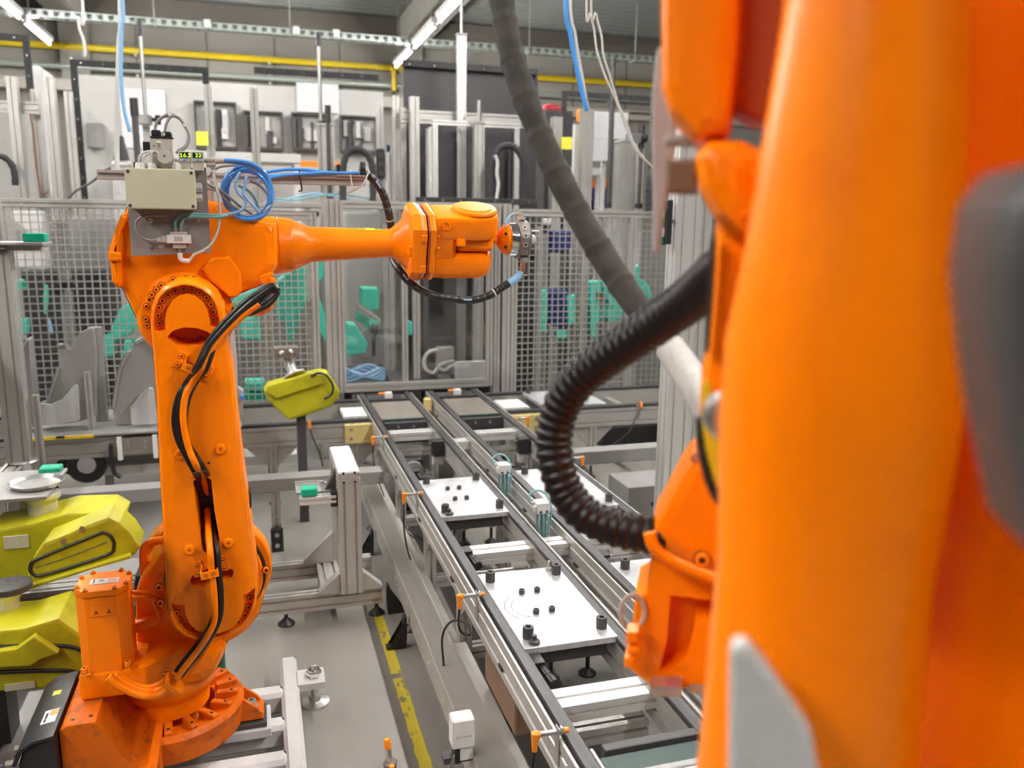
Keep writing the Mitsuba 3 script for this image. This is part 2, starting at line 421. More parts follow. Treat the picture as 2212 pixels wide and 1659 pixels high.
# yellow gas pipe and grey pipes under it
ya, yb = (-3.4431,16.35,4.3994), (2.62,16.35,4.4111)
zp = (ya[2]+yb[2])/2
t = thing('gas_pipe', 'long yellow pipe running level along the back wall', 'pipe')
part(t, 'pipe', cyl((-4.6, 16.35, zp), (11, 16.35, zp), .055, 16), 'm_yellow', 40)
part(t, 'pipe', tube([(2.55, 16.35, zp), (2.6, 16.3, zp-.02), (2.62, 16.27, zp-.1), (2.62, 16.27, zp-.42)], .045), 'm_yellow', 40)
for x in np.arange(-4, 11, 2.2): part(t, 'bracket', bx(x-.02, x+.02, 16.3, WY-.002, zp-.09, zp-.05), 'm_galv')
for nm, dz, r, m, lab in (('water_pipe', -.32, .05, 'm_galv', 'grey pipe running along the back wall just below the yellow pipe'), ('duct', -.62, .09, 'm_beige', 'beige cable duct running along the back wall below the grey pipe')):
    t = thing(nm, lab, 'pipe' if nm == 'water_pipe' else 'duct')
    part(t, 'run', cyl((-11, 16.36, zp+dz), (13, 16.36, zp+dz), r, 14) if nm == 'water_pipe' else bx(-11, 13, 16.28, WY-.002, zp+dz-.09, zp+dz+.09), m, 40)
    for x in np.arange(-4, 11, 2.2): part(t, 'bracket', bx(x-.02, x+.02, 16.4, WY-.002, zp+dz-.1, zp+dz+.1), 'm_galv')

# ---------------------------------------------------------------- machines and guards behind the fence
def post(label, x0, x1, y0, y1, z0, z1, group=None, m='m_alu'):
    w, d = x1-x0, y1-y0
    return solo('profile_post', label, 'post', prof(((x0+x1)/2, (y0+y1)/2, z0), ((x0+x1)/2, (y0+y1)/2, z1), w, d, (0, 1, 0), mod=.09 if max(w, d) > .07 else .045), m, group=group)
# clear hanging guards with black rims
def guard(label, x0, x1, z0, z1, y, ztop, left=True, right=True, lh=None, rh=None):
    t = thing('hanging_guard', label, 'guard panel')
    part(t, 'pane', bx(x0, x1, y-.004, y+.004, z0, ztop), 'm_clear')
    part(t, 'top_rim', bx(x0, x1, y-.02, y-.005, z1-.05, z1, .002), 'm_black_matte')
    if left: part(t, 'side_rim', bx(x0, x0+.05, y-.02, y-.005, lh or z0, z1-.0505, .002), 'm_black_matte')
    if right: part(t, 'side_rim', bx(x1-.05, x1, y-.02, y-.005, rh or z0, z1-.0505, .002), 'm_black_matte')
    pts = [(x, y-.0195, z1-.025) for x in np.arange(x0+.08, x1-.05, .16)]
    pts += [(x0+.025, y-.0195, z) for z in np.arange(z1-.15, lh or z0, -.15)] if left else []
    pts += [(x1-.025, y-.0195, z) for z in np.arange(z1-.15, rh or z0, -.15)] if right else []
    bolts(t, pts, .008, (0, -1, 0), 'm_chrome', 'screw', .006)
    return t
guard('clear guard with black rim hanging at the far left above the fence', -2.0837, -1.5816, 2.4749, 2.9865, 7.6, 2.9664, True, True, None, 2.5938)
guard('tall clear guard with black rim along its left side, above the grey control box', -1.3143, -0.2949, 1.7278, 2.8312, 7.6, 2.9189, True, True, None, 2.7027)
guard('clear guard with black top rim between two white posts, above the forearm', 0.0599, 1.0864, 2.3057, 2.8587, 7.6, 2.9454, False, False)
guard('clear guard with black rim hanging right of the thick hose', 2.7691, 3.7301, 1.814, 2.8236, 7.6, 2.9142, True, True, 2.5944)
# posts, all standing on the floor
PB = [
 ((-1.7064,-1.6385,7.3,7.39,0,2.6388), 'white slotted post nearest the left edge of the photo'),
 ((-1.592,-1.5341,7.5,7.59,0,2.5737), 'short white slotted post under the right end of the left black rim'),
 ((-1.4575,-1.388,7.3,7.39,0,2.6536), 'white slotted post beside the white cabinet at the left'),
 ((-1.3257,-1.2681,7.3,7.345,0,2.5546), 'white slotted post just left of the tall black rim'),
 ((-0.3337,-0.2701,7.4,7.49,0,2.6722), 'white slotted post at the right end of the tall guard, behind the yellow note'),
 ((0.0155,0.0801,7.3,7.39,0,2.6533), 'white slotted post rising behind the coil of blue tube'),
 ((1.0419,1.0972,7.4,7.49,0,2.5824), 'white slotted post that carries the black power strip'),
 ((1.1453,1.1997,7.2,7.245,0,2.6441), 'slim white slotted post left of the black panel'),
 ((1.2569,1.2973,7.45,7.495,0,2.5837), 'short slim slotted post under the left end of the white cross rail'),
 ((1.2523,1.3206,6.95,7.04,0,2.6105), 'white slotted post standing in front of the black panel'),
 ((2.6267,2.7161,7.4,7.49,0,2.5676), 'white slotted post just right of the thick hose, with a yellow note'),
 ((2.7964,2.8972,7.1,7.19,0,2.6052), 'white slotted post left of the bright white boards'),
]
for b, lab in PB: post(lab, *b)
# clear edges of the panels
# cross rails
solo('cross_rail', 'white slotted rail at the far left joining two posts', 'rail', prof((-2.0621,7.42,2.4313), ((-1.5247,7.42,2.4589)[0], 7.42, (-2.0621,7.42,2.4313)[2]), .045, .09), 'm_alu')
def rail(lab, x0, x1, y0, y1, z0, z1, m='m_alu'):
    solo('cross_rail', lab, 'rail', prof((x0, (y0+y1)/2, (z0+z1)/2), (x1, (y0+y1)/2, (z0+z1)/2), y1-y0, z1-z0, (0, 0, 1), mod=.045), m)
rail('wide white cross rail in front of the black panel', 1.1942,2.3556,7.06,7.12,2.4138,2.5213)
rail('dark cross rail at the right under the hanging guard', 3.4247,3.6919,7.5,7.53,2.6377,2.6585, 'm_darkgrey')
# black panel with folded rim
t = thing('black_panel', 'large flat black panel standing behind the white cross rail', 'panel')
part(t, 'sheet', bx(1.2959,2.5221,7.55,7.57,1.3,2.9393, .004), 'm_panel_dark')
part(t, 'top_rim', bx(1.2855,2.5019,7.5,7.54,2.9269,2.9846, .004), 'm_black_matte')
bolts(t, [(x, 7.5, 2.9457) for x in np.arange(1.3414, 2.4715, .22)], .009, (0, -1, 0), 'm_chrome', 'screw', .006)
t2 = thing('machine_stand', 'dark machine stand that carries the black panel', 'machine stand')
part(t2, 'body', bx(1.2777,2.5248,7.5,7.7,0,1.8118, .005), 'm_panel_dark')
# black camera cabinet with white frame
t = thing('camera_cabinet', 'open black-lined cabinet with a white slotted frame and a grey left side', 'cabinet')
X0, X1, Z0, Z1 = 1.4002, 2.1229, 1.45, 2.3809
part(t, 'back_panel', bx(X0+.03, X1-.03, 7.02, 7.03, Z0, Z1-.02), 'm_panel_dark')
part(t, 'side_panel', bx(X0-.012, X0-.002, 6.82, 7.04, Z0, Z1-.01), 'm_white')
part(t, 'side_panel', bx(X1+.002, X1+.012, 6.82, 7.04, Z0, Z1-.01), 'm_panel_dark')
part(t, 'bottom_panel', bx(X0, X1, 6.8, 7.04, Z0-.03, Z0), 'm_panel_dark')
for x in (X0+.02, X1-.02): part(t, 'frame_post', prof((x, 6.82, Z0), (x, 6.82, Z1), .04, .04), 'm_alu_bright')
part(t, 'frame_rail', prof((X0, 6.82, Z1+.02), (X1, 6.82, Z1+.02), .04, .04), 'm_alu_bright')
t = thing('bench', 'black bench under the camera cabinet, along the top of the fence', 'bench')
part(t, 'top', bx(1.2439, 2.2156, 6.5, 7.1, 1.36, 1.42, .004), 'm_black_matte')
for x in (1.2805, 2.176):
    for y in (6.55, 7.05): part(t, 'leg', bx(x-.02, x+.02, y-.02, y+.02, 0, 1.36), 'm_black_matte')
# lead screw columns with their poles
def column(lab, b, rod, m='m_alu', r=.018, ext=.2):
    t = thing('lift_column', lab, 'lift column')
    x0, x1, y0, y1, z0, z1 = b
    part(t, 'body', prof(((x0+x1)/2, (y0+y1)/2, 0), ((x0+x1)/2, (y0+y1)/2, z1), x1-x0, y1-y0, (0, 1, 0), mod=.045), m)
    part(t, 'cap', bx(x0-.006, x1+.006, y0-.006, y1+.006, z1, z1+.02, .003), 'm_grey_plastic')
    if rod: part(t, 'screw', cyl(((x0+x1)/2, y0+.02, z1+.02), ((x0+x1)/2, y0+.02, z1+ext), r, 12), 'm_steel', 40)
    return t
column('grey lift column in front of the camera cabinet with a screw on top', (1.6983,1.7779,6.62,6.69,1.8076,2.3833), True, ext=.18)
column('broad grey lift column behind the blue air lines', (0.5148,0.6359,6.9,7.02,1.789,2.3456), False)
column('broad pale lift column at the right above the fence', (3.0684,3.2359,6.9,7.02,1.763,2.3205), False)
column('slim grey lift column at the right above the fence', (3.1976,3.2502,6.8,6.85,1.7633,2.3229), False)
column('slotted column with a tall thin pole, rising in front of the black panel', (1.636,1.7093,6.95,7,2.4937,3.0969), True, 'm_alu_bright', .012, .5)
# gas spring rods
def rod(lab, top, mid, bot, r1=.02, r2=.014, m='m_steel'):
    t = thing('lift_rod', lab, 'lift rod')
    top, mid, bot = map(np.array, (top, mid, bot)); mid[1] = bot[1] = top[1]; mid[0] = bot[0] = top[0]
    part(t, 'sleeve', cyl(top, mid, r1, 12), 'm_black')
    part(t, 'rod', cyl(mid, bot, r2, 12), m, 40)
    part(t, 'foot', cyl(bot, bot-V(0, 0, .04), r1*1.2, 12), 'm_black')
    s = thing('rod_stand', 'stand under the ' + ' '.join(lab.replace(',', '').split()[:11]), 'stand')
    part(s, 'post', bx(top[0]-.025, top[0]+.025, top[1]-.025, top[1]+.025, 0, bot[2]-.04), 'm_grey_plastic')
rod('chrome lift rod with a black top sleeve, left of the grey control box', (-0.7521,7.2,3.089), (-0.7538,7.2,2.9647), (-0.7786,7.2,2.3893))
rod('dark lift rod with a black grip, behind the valve block', (-0.7827,6.8,2.4665), (-0.7877,6.8,2.3452), (-0.8,6.8,2.0218), .028, .022, 'm_darkgrey')
rod('chrome lift rod with a black top sleeve, above the forearm', (0.544,7,3.0478), (0.5445,7,2.9465), (0.5387,7,2.3885))
rod('short dark lift rod with a black grip, beside the broad grey column', (0.5735,6.7,2.4728), (0.5702,6.7,2.3522), (0.5589,6.7,1.8196), .022, .017, 'm_darkgrey')
rod('tall dark lift rod at the right, behind the white cables', (2.8907,6.7,2.9622), (2.8942,6.7,2.8758), (2.9337,6.7,1.7955), .018, .02, 'm_darkgrey')
rod('dark rod with a black clamp at the far right above the fence', (3.1225,6.6,2.4365), (3.1314,6.6,2.2512), (3.1531,6.6,1.7982), .026, .016, 'm_darkgrey')
# clamps on the rods
for lab, p in (('black knob clamp on the chrome rod left of the valve block', (-0.7274,7.1,2.354)), ('black knob clamp on the dark rod at the far right', (3.0578,6.55,2.3259))):
    t = thing('rod_clamp', lab, 'clamp'); x, y, z = p
    part(t, 'block', bx(x-.09, x+.03, y-.03, y+.03, z-.04, z+.03, .006), 'm_steel')
    part(t, 'knob', plus(cyl((x+.025, y, z), (x+.08, y, z), .012, 10), cyl((x+.05, y, z), (x+.09, y, z), .035, 14, None, .006)), 'm_black', 30)
# energy chain arches
def arch(lab, L, r, links):
    p, s = resample(spline(L, 8), .018)
    rr = r*(1+.08*np.sign(np.sin(s/links*2*np.pi)))
    solo('cable_chain', lab, 'cable chain', sweep(p, rr, 10), 'm_black_matte', 30)
arch('black cable chain bent into an arch behind the end of the aluminium arm', [(0.6496,6.5,1.7624),(0.6526,6.5,1.8841),(0.6593,6.5,2.0184),(0.6886,6.5,2.1093),(0.7609,6.5,2.1485),(0.8356,6.5,2.1179),(0.8688,6.5,2.0519),(0.8772,6.5,1.9407),(0.8741,6.5,1.7668)], .026, .05)
arch('black cable chain bent into an arch in front of the camera cabinet', [(1.7945,6.45,1.7983),(1.7933,6.45,1.9287),(1.8029,6.45,2.0863),(1.8466,6.45,2.1851),(1.9136,6.45,2.2153),(1.9817,6.45,2.197),(2.036,6.45,2.122),(2.0609,6.45,2.0065),(2.0645,6.45,1.8038)], .026, .05)
arch('black cable loop at the far left edge above the fence', [(-1.8346,7.1,2.0221),(-1.743,7.1,2.0513),(-1.703,7.1,2.0331),(-1.6708,7.1,1.9916),(-1.6583,7.1,1.9294),(-1.6596,7.1,1.8468)], .022, .06)
arch('black cable chain at the right edge beside the dark rod', [(3.0743,6.3,1.7335),(3.0696,6.3,1.8287),(3.0746,6.3,1.9745),(3.1037,6.3,2.0478),(3.1514,6.3,2.0782)], .03, .05)
solo('cable_bundle', 'pale twisted cable bundle hanging inside the right arch of cable chain', 'cable', tube([(1.8032,6.4,2.135),(1.8223,6.4,2.0839),(1.8195,6.4,1.9972),(1.8317,6.4,1.9104),(1.8143,6.4,1.7872)], .014), 'm_lightcable', True)
# power strip and bottle
t = thing('power_strip', 'black power strip mounted upright on a white post', 'power strip')
part(t, 'case', bx(1.0185,1.0888,7.3,7.35,1.9757,2.2223, .01), 'm_black')
for k in range(3):
    c = (1.0547,7.3,2.1695); part(t, 'socket', cyl((c[0], 7.301, c[2]-k*.075), (c[0], 7.296, c[2]-k*.075), .022, 16), 'm_darkgrey')
t = thing('spray_bottle', 'white bottle with a blue cap left of the black panel', 'bottle')
part(t, 'body', bx(1.0951,1.1423,7.3,7.35,1.789,2.1983, .012), 'm_white')
part(t, 'cap', bx(1.1079,1.1353,7.31,7.34,2.199,2.2558, .006), 'm_navy')
solo('bottle_shelf', 'small shelf under the white bottle', 'shelf', bx(1.0687,1.1474,7.25,7.35,1.7687,1.7841), 'm_alu')
# posters and notes
for lab, b in (('white paper sheet hung behind the chrome rod at the left', (-1.2351,-0.8066,9.6,9.604,2.32,2.9019)), ('white paper sheet above the row of machine windows', (0.4993,0.9418,9.6,9.604,2.7563,3.0558))):
    solo('paper_sheet', lab, 'poster', bx(*b), 'm_paper')
solo('sticky_note', 'square yellow note on the post left of the machine windows', 'note', bx(-0.4072,-0.3164,7.36,7.363,2.199,2.3063), 'm_yellow_note')
solo('sticky_note', 'square yellow note on the post right of the thick hose', 'note', bx(2.6936,2.7962,7.36,7.363,2.2816,2.3906), 'm_yellow_note')
# inner wall with machine windows
t = thing('machine_wall', 'pale enclosure wall with a row of dark framed windows', 'enclosure')
WB = (-1.6099,1.4271,9.62,9.68,0,3.0089)
part(t, 'wall_panel', bx(*WB), 'm_wall_white')
for k, b in enumerate([(-0.5329,-0.1196,9.52,9.61,2.3309,2.8068), (-0.0529,0.3455,9.52,9.61,2.3391,2.7339), (0.4354,0.8074,9.52,9.61,2.3471,2.7383), (0.9442,1.3436,9.52,9.61,2.3466,2.7348)]):
    x0, x1, y0, y1, z0, z1 = b
    w = part(t, 'window', minus(bx(x0, x1, y0, y1, z0, z1), bx(x0+.018, x1-.018, y0-.1, y1+.1, z0+.03, z1-.018)), 'm_darkgrey')
    part(w, 'backing', bx(x0+.018, x1-.018, y1-.006, y1, z0+.03, z1-.018), 'm_wall_white')
    rr = random.Random(k)
    for j in range(7):
        x = x0+.06+rr.random()*(x1-x0-.12); zz = z0+.031; h = .1+rr.random()*.3; r = .012+.02*rr.random()
        part(w, 'machine_part', cyl((x, y0+.05, zz), (x, y0+.05, min(zz+h, z1-.05)), r, 8) if j % 2 else bx(x-r*1.5, x+r*1.5, y0+.04, y0+.075, zz+h*.4, min(zz+h, z1-.05)), ['m_steel', 'm_darkgrey', 'm_white', 'm_black'][j % 4])
# white benches and orange strip
def bench(lab, b, m='m_white'):
    x0, x1, y0, y1, z0, z1 = b
    t = thing('work_table', lab, 'table')
    part(t, 'top', bx(x0, x1, y0, y1, z0, z1, .004), m)
    for x in (x0+.04, x1-.04):
        for y in (y0+.04, y1-.04): part(t, 'leg', bx(x-.025, x+.025, y-.025, y+.025, 0, z0), m)
bench('white table behind the displays, below the machine windows', (-0.9808,0.468,8.6,9.1,2.1597,2.2444))
bench('white table with orange-topped bins behind it, right of the thick hose', (3.0906,3.5114,8.3,8.8,2.1119,2.1908))
solo('orange_rail', 'orange rail running behind the white table', 'rail', bx(-0.3233,0.9442,9.3,9.35,2.1705,2.2266), 'm_orange_plug')
for k, b in enumerate([(3.4615,3.4946,8.9,9,1.889,2.1093), (3.6164,3.672,8.9,9,1.8823,2.1138), (3.7501,3.8062,8.9,9,1.885,2.1175)]):
    x0, x1, y0, y1, z0, z1 = b
    t = thing('bin', ('left', 'middle', 'right')[k]+' one of the three dark bins with orange tops behind the white post', 'bin')
    part(t, 'body', bx(x0, x1, y0, y1, 0, z0+.55*(z1-z0)), 'm_navy'); part(t, 'lid', bx(x0, x1, y0, y1, z0+.55*(z1-z0), z1), 'm_orange_plug')
# bright boards
solo('white_board', 'bright white board with a dark edge, right of the tall white post', 'board', bx(3.3355,3.7185,8.2,8.23,2.4774,2.7401), 'm_paper')
t = thing('board_stand', 'stand under the bright white board', 'stand')
part(t, 'post', bx(3.4644,3.5057,8.24,8.28,0,2.4785), 'm_white')
part(t, 'sheet', bx(3.3287,3.5122,8.2,8.22,2.2537,2.4728), 'm_paper')
solo('white_cabinet', 'tall glossy white cabinet behind the posts at the left', 'cabinet', bx(-1.8311,-1.7131,8.6,9.1,0,2.9213, .03), 'm_white_paint', 30)
solo('dark_cabinet', 'dark grey cabinet right of the thick hose', 'cabinet', bx(2.8902,3.1947,8.4,8.8,0,2.7569, .01), 'm_panel_dark')
solo('red_cloth', 'dark red cloth lying on the dark cabinet', 'cloth', prism(rnd([(2.8904,2.7409),(2.8989,2.8044),(2.9483,2.825),(3.0288,2.8111),(3.1097,2.7971),(3.1616,2.7543)], .02), 8.42, 8.7, 'y', .02), 'm_red', 40)
t = thing('signal_lamp', 'orange signal lamp on a white pole beside the tall post', 'lamp')
part(t, 'lens', bx(3.0173,3.0742,7.8,7.86,2.5781,2.697, .015), 'm_orange_plug')
part(t, 'pole', bx(2.9875,3.0737,7.8,7.86,0,2.5598, .005), 'm_white')
t = thing('bench_lamp', 'black cone lamp head lying on a white base, left of the grey control box', 'lamp')
part(t, 'shade', lathe([(.055, 0), (.03, .13), (.026, .16), (.012, .17)], (-0.9048,6.9,2.0409), (0, 0, 1), 16), 'm_black', 30)
part(t, 'base', bx(-0.9714,-0.8349,6.85,6.97,1.9821,2.0346, .02), 'm_white')
solo('lamp_stand', 'white stand under the black cone lamp head', 'stand', bx(-0.9728,-0.8604,6.87,6.97,0,1.9831), 'm_wall_white')
# grey cabinet and brown cable at left
solo('grey_cabinet', 'grey cabinet behind the two left posts', 'cabinet', bx(-2.2732,-1.8282,8.4,8.8,0,2.4991, .02), 'm_grey_plastic')
solo('brown_cable', 'thin orange-brown cable hanging between two posts at the left', 'cable', tube([(-1.5402,7.2,2.366),(-1.5314,7.2,2.2546),(-1.5333,7.2,2.0886),(-1.529,7.2,1.9211),(-1.5189,7.2,1.8199),(-1.4962,7.2,1.7933),(-1.4695,7.2,1.8143)], .008), 'm_brown', True)
solo('grey_box', 'pale grey switch box on the back wall, seen through the tall guard', 'switch box', bx(-1.5568,-1.4042,9.56,9.615,2.3003,2.5473, .01), 'm_sheet')
solo('curved_cable', 'thin dark cable sagging down behind the left end of the aluminium arm', 'cable', tube([(-1.2681,6.7,1.728),(-1.1881,6.7,1.8064),(-1.1104,6.7,1.853),(-1.0632,6.7,1.8862),(-1.0084,6.7,1.9389),(-0.9519,6.7,1.9725)], .008), 'm_darkgrey', True)
# coloured air lines behind the arm
for lab, L, m in (('blue air line lying along the fence top below the aluminium arm', [(0.1805,6.6,1.7549),(0.3156,6.6,1.7948),(0.4517,6.6,1.8215),(0.588,6.6,1.804),(0.7262,6.6,1.7863)], 'm_blue_pale'), ('green air line lying along the fence top', [(0.1473,6.55,1.78),(0.3124,6.55,1.7701),(0.4817,6.55,1.8073),(0.6525,6.55,1.8179),(0.8253,6.55,1.7942),(0.9654,6.55,1.7556)], 'm_teal_tube'),
                  ('orange cable looped on the fence top left of the wrist', [(1.3848,6.4,1.7337),(1.4571,6.4,1.7593),(1.5848,6.4,1.7722),(1.714,6.4,1.7607),(1.7626,6.4,1.7335)], 'm_orange_plug')):
    solo('air_line' if 'air' in lab else 'orange_cable', lab, 'air line' if 'air' in lab else 'cable', tube(L, .007), m, True)

# ---------------------------------------------------------------- the guard fence
FY = 5.72
def fpost(t, x0, x1, z0, z1, y=FY, d=.045, name='post'):
    part(t, name, prof(((x0+x1)/2, y+d/2, z0), ((x0+x1)/2, y+d/2, z1), abs(x1-x0), d, (0, 1, 0), mod=.045), 'm_alu')
def frail(t, x0, x1, z0, z1, y=FY, d=.045, name='rail'):
    part(t, name, prof((x0, y+d/2, (z0+z1)/2), (x1, y+d/2, (z0+z1)/2), d, z1-z0, (0, 0, 1)), 'm_alu')
def mesh_panel(t, x0, x1, z0, z1, y):
    px = np.linspace(x0, x1, max(2, round((x1-x0)/.0445)+1)); pz = np.linspace(z0, z1, max(2, round((z1-z0)/.0445)+1))
    w = .0034
    part(t, 'wire_mesh', [bx(x-w, x+w, y-w, y+w, z0, z1) for x in px]+[bx(x0, x1, y-w*1.6, y-w*.3, z-w, z+w) for z in pz], 'm_alu', stuff=True)
ZT = 1.7274
ZL = ZT-.05
t = thing('fence_section', 'long white wire mesh fence section behind the orange robot, left of the glass doors', 'fence')
xa, xb, xc, xd = -1.4619, -0.166, -0.1375, 0.4003
fpost(t, xa, xa+.045, 0, ZT); fpost(t, xb-.045, xb, 0, ZT); fpost(t, xd-.045, xd, 0, ZT-.05)
frail(t, xa+.045, xb-.045, ZT-.045, ZT); frail(t, xb, xd-.045, ZT-.1, ZT-.05)
frail(t, xa+.045, xb-.045, .3, .345); frail(t, xb, xd-.045, .3, .345)
mesh_panel(t, xa+.045, xb-.045, .345, ZT-.045, FY+.02)
mesh_panel(t, xb, xd-.045, .345, ZT-.1, FY+.02)
part(t, 'dark_cap_strip', bx(xb+.02, xd+.02, FY+.05, FY+.09, ZT-.075, ZT-.045), 'm_black_matte')
t = thing('sliding_door', 'glazed sliding door with white slotted frame, behind the ends of the two conveyors', 'door')
x0, x1 = 0.5128, 1.6017
z0, z1 = 0.468, 1.7574
part(t, 'wide_post', prof((0.4792, FY+.045, 0), (0.4792, FY+.045, z1+.01), .075, .09, (0, 1, 0), mod=.09), 'm_alu')
fpost(t, x0+.008, x0+.053, z0, z1, FY-.02, name='frame_post'); fpost(t, x1-.045, x1, z0, z1, FY-.02, name='frame_post')
frail(t, x0+.053, x1-.045, z1-.05, z1, FY-.02, name='frame_rail'); frail(t, x0+.053, x1-.045, z0, z0+.055, FY-.02, name='frame_rail')
for a, b, y in ((0.9606, 0.9606+.04, FY+.03), (1.0487, 1.0487+.045, FY+.08)):
    fpost(t, a, b, z0+.055, z1-.05, y, .03, 'door_stile')
part(t, 'pane', bx(x0+.053, 0.9606, FY+.04, FY+.044, z0+.05, z1-.05), 'm_glass')
part(t, 'pane', bx(1.0553, x1-.045, FY+.09, FY+.094, z0+.05, z1-.05), 'm_glass')
for k in (1, 2): part(t, 'wide_post', prof((x1+.035+.07*(k-1), FY+.045, 0), (x1+.035+.07*(k-1), FY+.045, z1), .045 if k == 1 else .06, .09, (0, 1, 0), mod=.09), 'm_alu')
t = thing('fence_section', 'white wire mesh fence section right of the glass doors, behind the thick hose', 'fence')
ra, rb = 1.7426, 3.7768
ZR = 1.723
fpost(t, ra, ra+.045, 0, ZR); fpost(t, rb-.045, rb, 0, ZR)
frail(t, ra+.045, rb-.045, ZR-.05, ZR); frail(t, ra+.045, rb-.045, .36, .405)
xm = 2.6834
fpost(t, xm-.035, xm+.02, .405, ZR-.05)
mesh_panel(t, ra+.045, xm-.035, .405, ZR-.05, FY+.02); mesh_panel(t, xm+.02, rb-.045, .405, ZR-.05, FY+.02)
t = thing('cap_strip', 'black strip with bright screws along the top of the glass doors', 'strip')
cb = (1.0957,1.9805,5.9,5.95,1.7535,1.7954)
part(t, 'strip', bx(*cb, .003), 'm_black_matte')
bolts(t, [(x, 5.899, (cb[4]+cb[5])/2) for x in np.linspace(cb[0]+.06, cb[1]-.06, 7)], .009, (0, -1, 0), 'm_chrome', 'screw', .006)
# inner posts behind the mesh
for lab, b in (('pale post behind the left mesh, above the black clamp foot', (-1.3124,-1.2808,6.5,6.56,0,1.6655)), ('second pale post behind the left mesh, beside the first', (-1.3111,-1.2755,6.7,6.76,0,1.667)),
               ('pale post behind the mesh between the robot and the glass doors', (0.0402,0.1083,6.3,6.39,0,1.2136)), ('grey post behind the left glass door', (0.9409,1.0272,6.5,6.6,0,1.617)),
               ('pale post behind the right mesh, left of the navy boxes', (2.1008,2.1353,6.2,6.25,0,1.6679)), ('pale post behind the right mesh, right of the navy boxes', (2.4699,2.5055,6.2,6.25,0,1.6732))):
    x0, x1, y0, y1, _, z1 = b
    post(lab, x0, x1, y0, y1, 0, 1.6)
# ---------------------------------------------------------------- inside the cell, seen through mesh and glass
t = thing('cell_back_panel', 'long grey machine panel closing the back of the cell behind the fence', 'panel')
for k in range(6):
    x = -1.9+k*1.05; part(t, 'panel_sheet', bx(x, x+1.04, 8.0, 8.03, 0, 1.52, .004), 'm_sheet')
DK = [('tall black cabinet behind the left wire mesh', (-1.6586,-1.1047,7,7.5,0,1.2265)), ('black cabinet behind the right glass door', (1.2376,1.9942,7,7.6,0,1.6604)),
      ('narrow black cabinet behind the left edge of the right mesh', (2.0392,2.2249,6.6,7,0,1.7122))]
for lab, b in DK:
    t = thing('black_cabinet', lab, 'cabinet')
    part(t, 'body', bx(*b, .01), 'm_black_matte')
    part(t, 'shelf', bx(b[0]+.03, b[1]-.03, b[2]-.02, b[2]-.0005, b[4]+.62, b[4]+.66, .003), 'm_darkgrey')
solo('control_cabinet', 'pale grey control cabinet behind the right mesh', 'cabinet', bx(2.8641,3.1784,6.9,7.3,0,1.6884, .01), 'm_grey_plastic')
solo('control_cabinet', 'grey control cabinet behind the mesh at the far right', 'cabinet', bx(3.3095,3.7302,6.9,7.3,0,1.5655, .01), 'm_sheet')
solo('grey_housing', 'grey machine housing behind the left glass door', 'housing', bx(0.7619,1.3002,7.4,7.8,0,1.6992, .02), 'm_grey_plastic')
solo('grey_housing', 'pale grey housing behind the upper part of the left mesh', 'housing', bx(-1.3693,-0.992,7.2,7.5,0,1.6271, .02), 'm_sheet')
solo('white_carton', 'pale carton with a slanted side behind the left mesh, at its top corner', 'carton', prism(rnd([(-1.4951,1.6597),(-1.319,1.6626),(-1.3224,1.4936),(-1.4056,1.5285),(-1.4938,1.6158)], .01), 6.2, 6.4, 'y', .006), 'm_white')
solo('white_carton', 'pale rounded carton hanging low behind the left mesh', 'carton', prism(rnd([(-1.5069,1.4092),(-1.3339,1.4218),(-1.3209,1.3498),(-1.3264,1.2834),(-1.4262,1.2897),(-1.5122,1.2899)], .01), 6.2, 6.4, 'y', .006), 'm_white')
solo('clamp_foot', 'black clamp foot with steel tips behind the left mesh', 'clamp', prism(rnd([(-1.3144,1.1459),(-1.2705,1.196),(-1.2243,1.202),(-1.1808,1.17),(-1.1699,1.0871),(-1.2073,1.1258),(-1.246,1.1452),(-1.2828,1.1139),(-1.3149,1.0699)], .008), 6.38, 6.46, 'y', .006), 'm_black')
solo('clamp_foot', 'second dark clamp foot under a teal cover behind the left mesh', 'clamp', prism(rnd([(-1.1706,0.9266),(-1.1003,1.0863),(-1.0595,1.0858),(-1.0538,0.9242)], .008), 6.38, 6.46, 'y', .006), 'm_darkgrey')
TEAL = [
 ('small teal cap behind the left mesh, near its left edge', 6.3, '[(-1.5447,1.1927),(-1.5213,1.2109),(-1.4945,1.2046),(-1.4862,1.1739),(-1.4949,1.137),(-1.5439,1.1406)]', .12),
 ('teal block low behind the left mesh, near its left edge', 6.2, '[(-1.5202,0.9568),(-1.4654,0.9618),(-1.4632,0.9249),(-1.4718,0.8572),(-1.5188,0.8491)]', .1),
]
def teal(lab, poly, y, d, m='m_teal', r=.01, name='teal_part', cat='machine part', b=.012):
    solo(name, lab, cat, prism(rnd(poly, r), y, y+d, 'y', b), m, 35)
teal('small teal cap behind the left mesh, near its left edge', [(-1.5447,1.1927),(-1.5213,1.2109),(-1.4945,1.2046),(-1.4862,1.1739),(-1.4949,1.137),(-1.5439,1.1406)], 6.3, .12)
teal('teal block low behind the left mesh, beside the bent sheets', [(-1.5202,0.9568),(-1.4654,0.9618),(-1.4632,0.9249),(-1.4718,0.8572),(-1.5188,0.8491)], 6.2, .1)
teal('teal and yellow strip hanging behind the left mesh', [(-1.3766,1.0985),(-1.3618,1.1759),(-1.3424,1.1757),(-1.3432,1.0981),(-1.3598,0.9985),(-1.3797,0.9612)], 6.3, .04)
teal('narrow blue strip below the teal strip behind the left mesh', [(-1.3729,0.9589),(-1.3492,0.9395),(-1.338,0.8696),(-1.3473,0.8254),(-1.3662,0.8703)], 6.32, .03, 'm_blue_pale', .005)
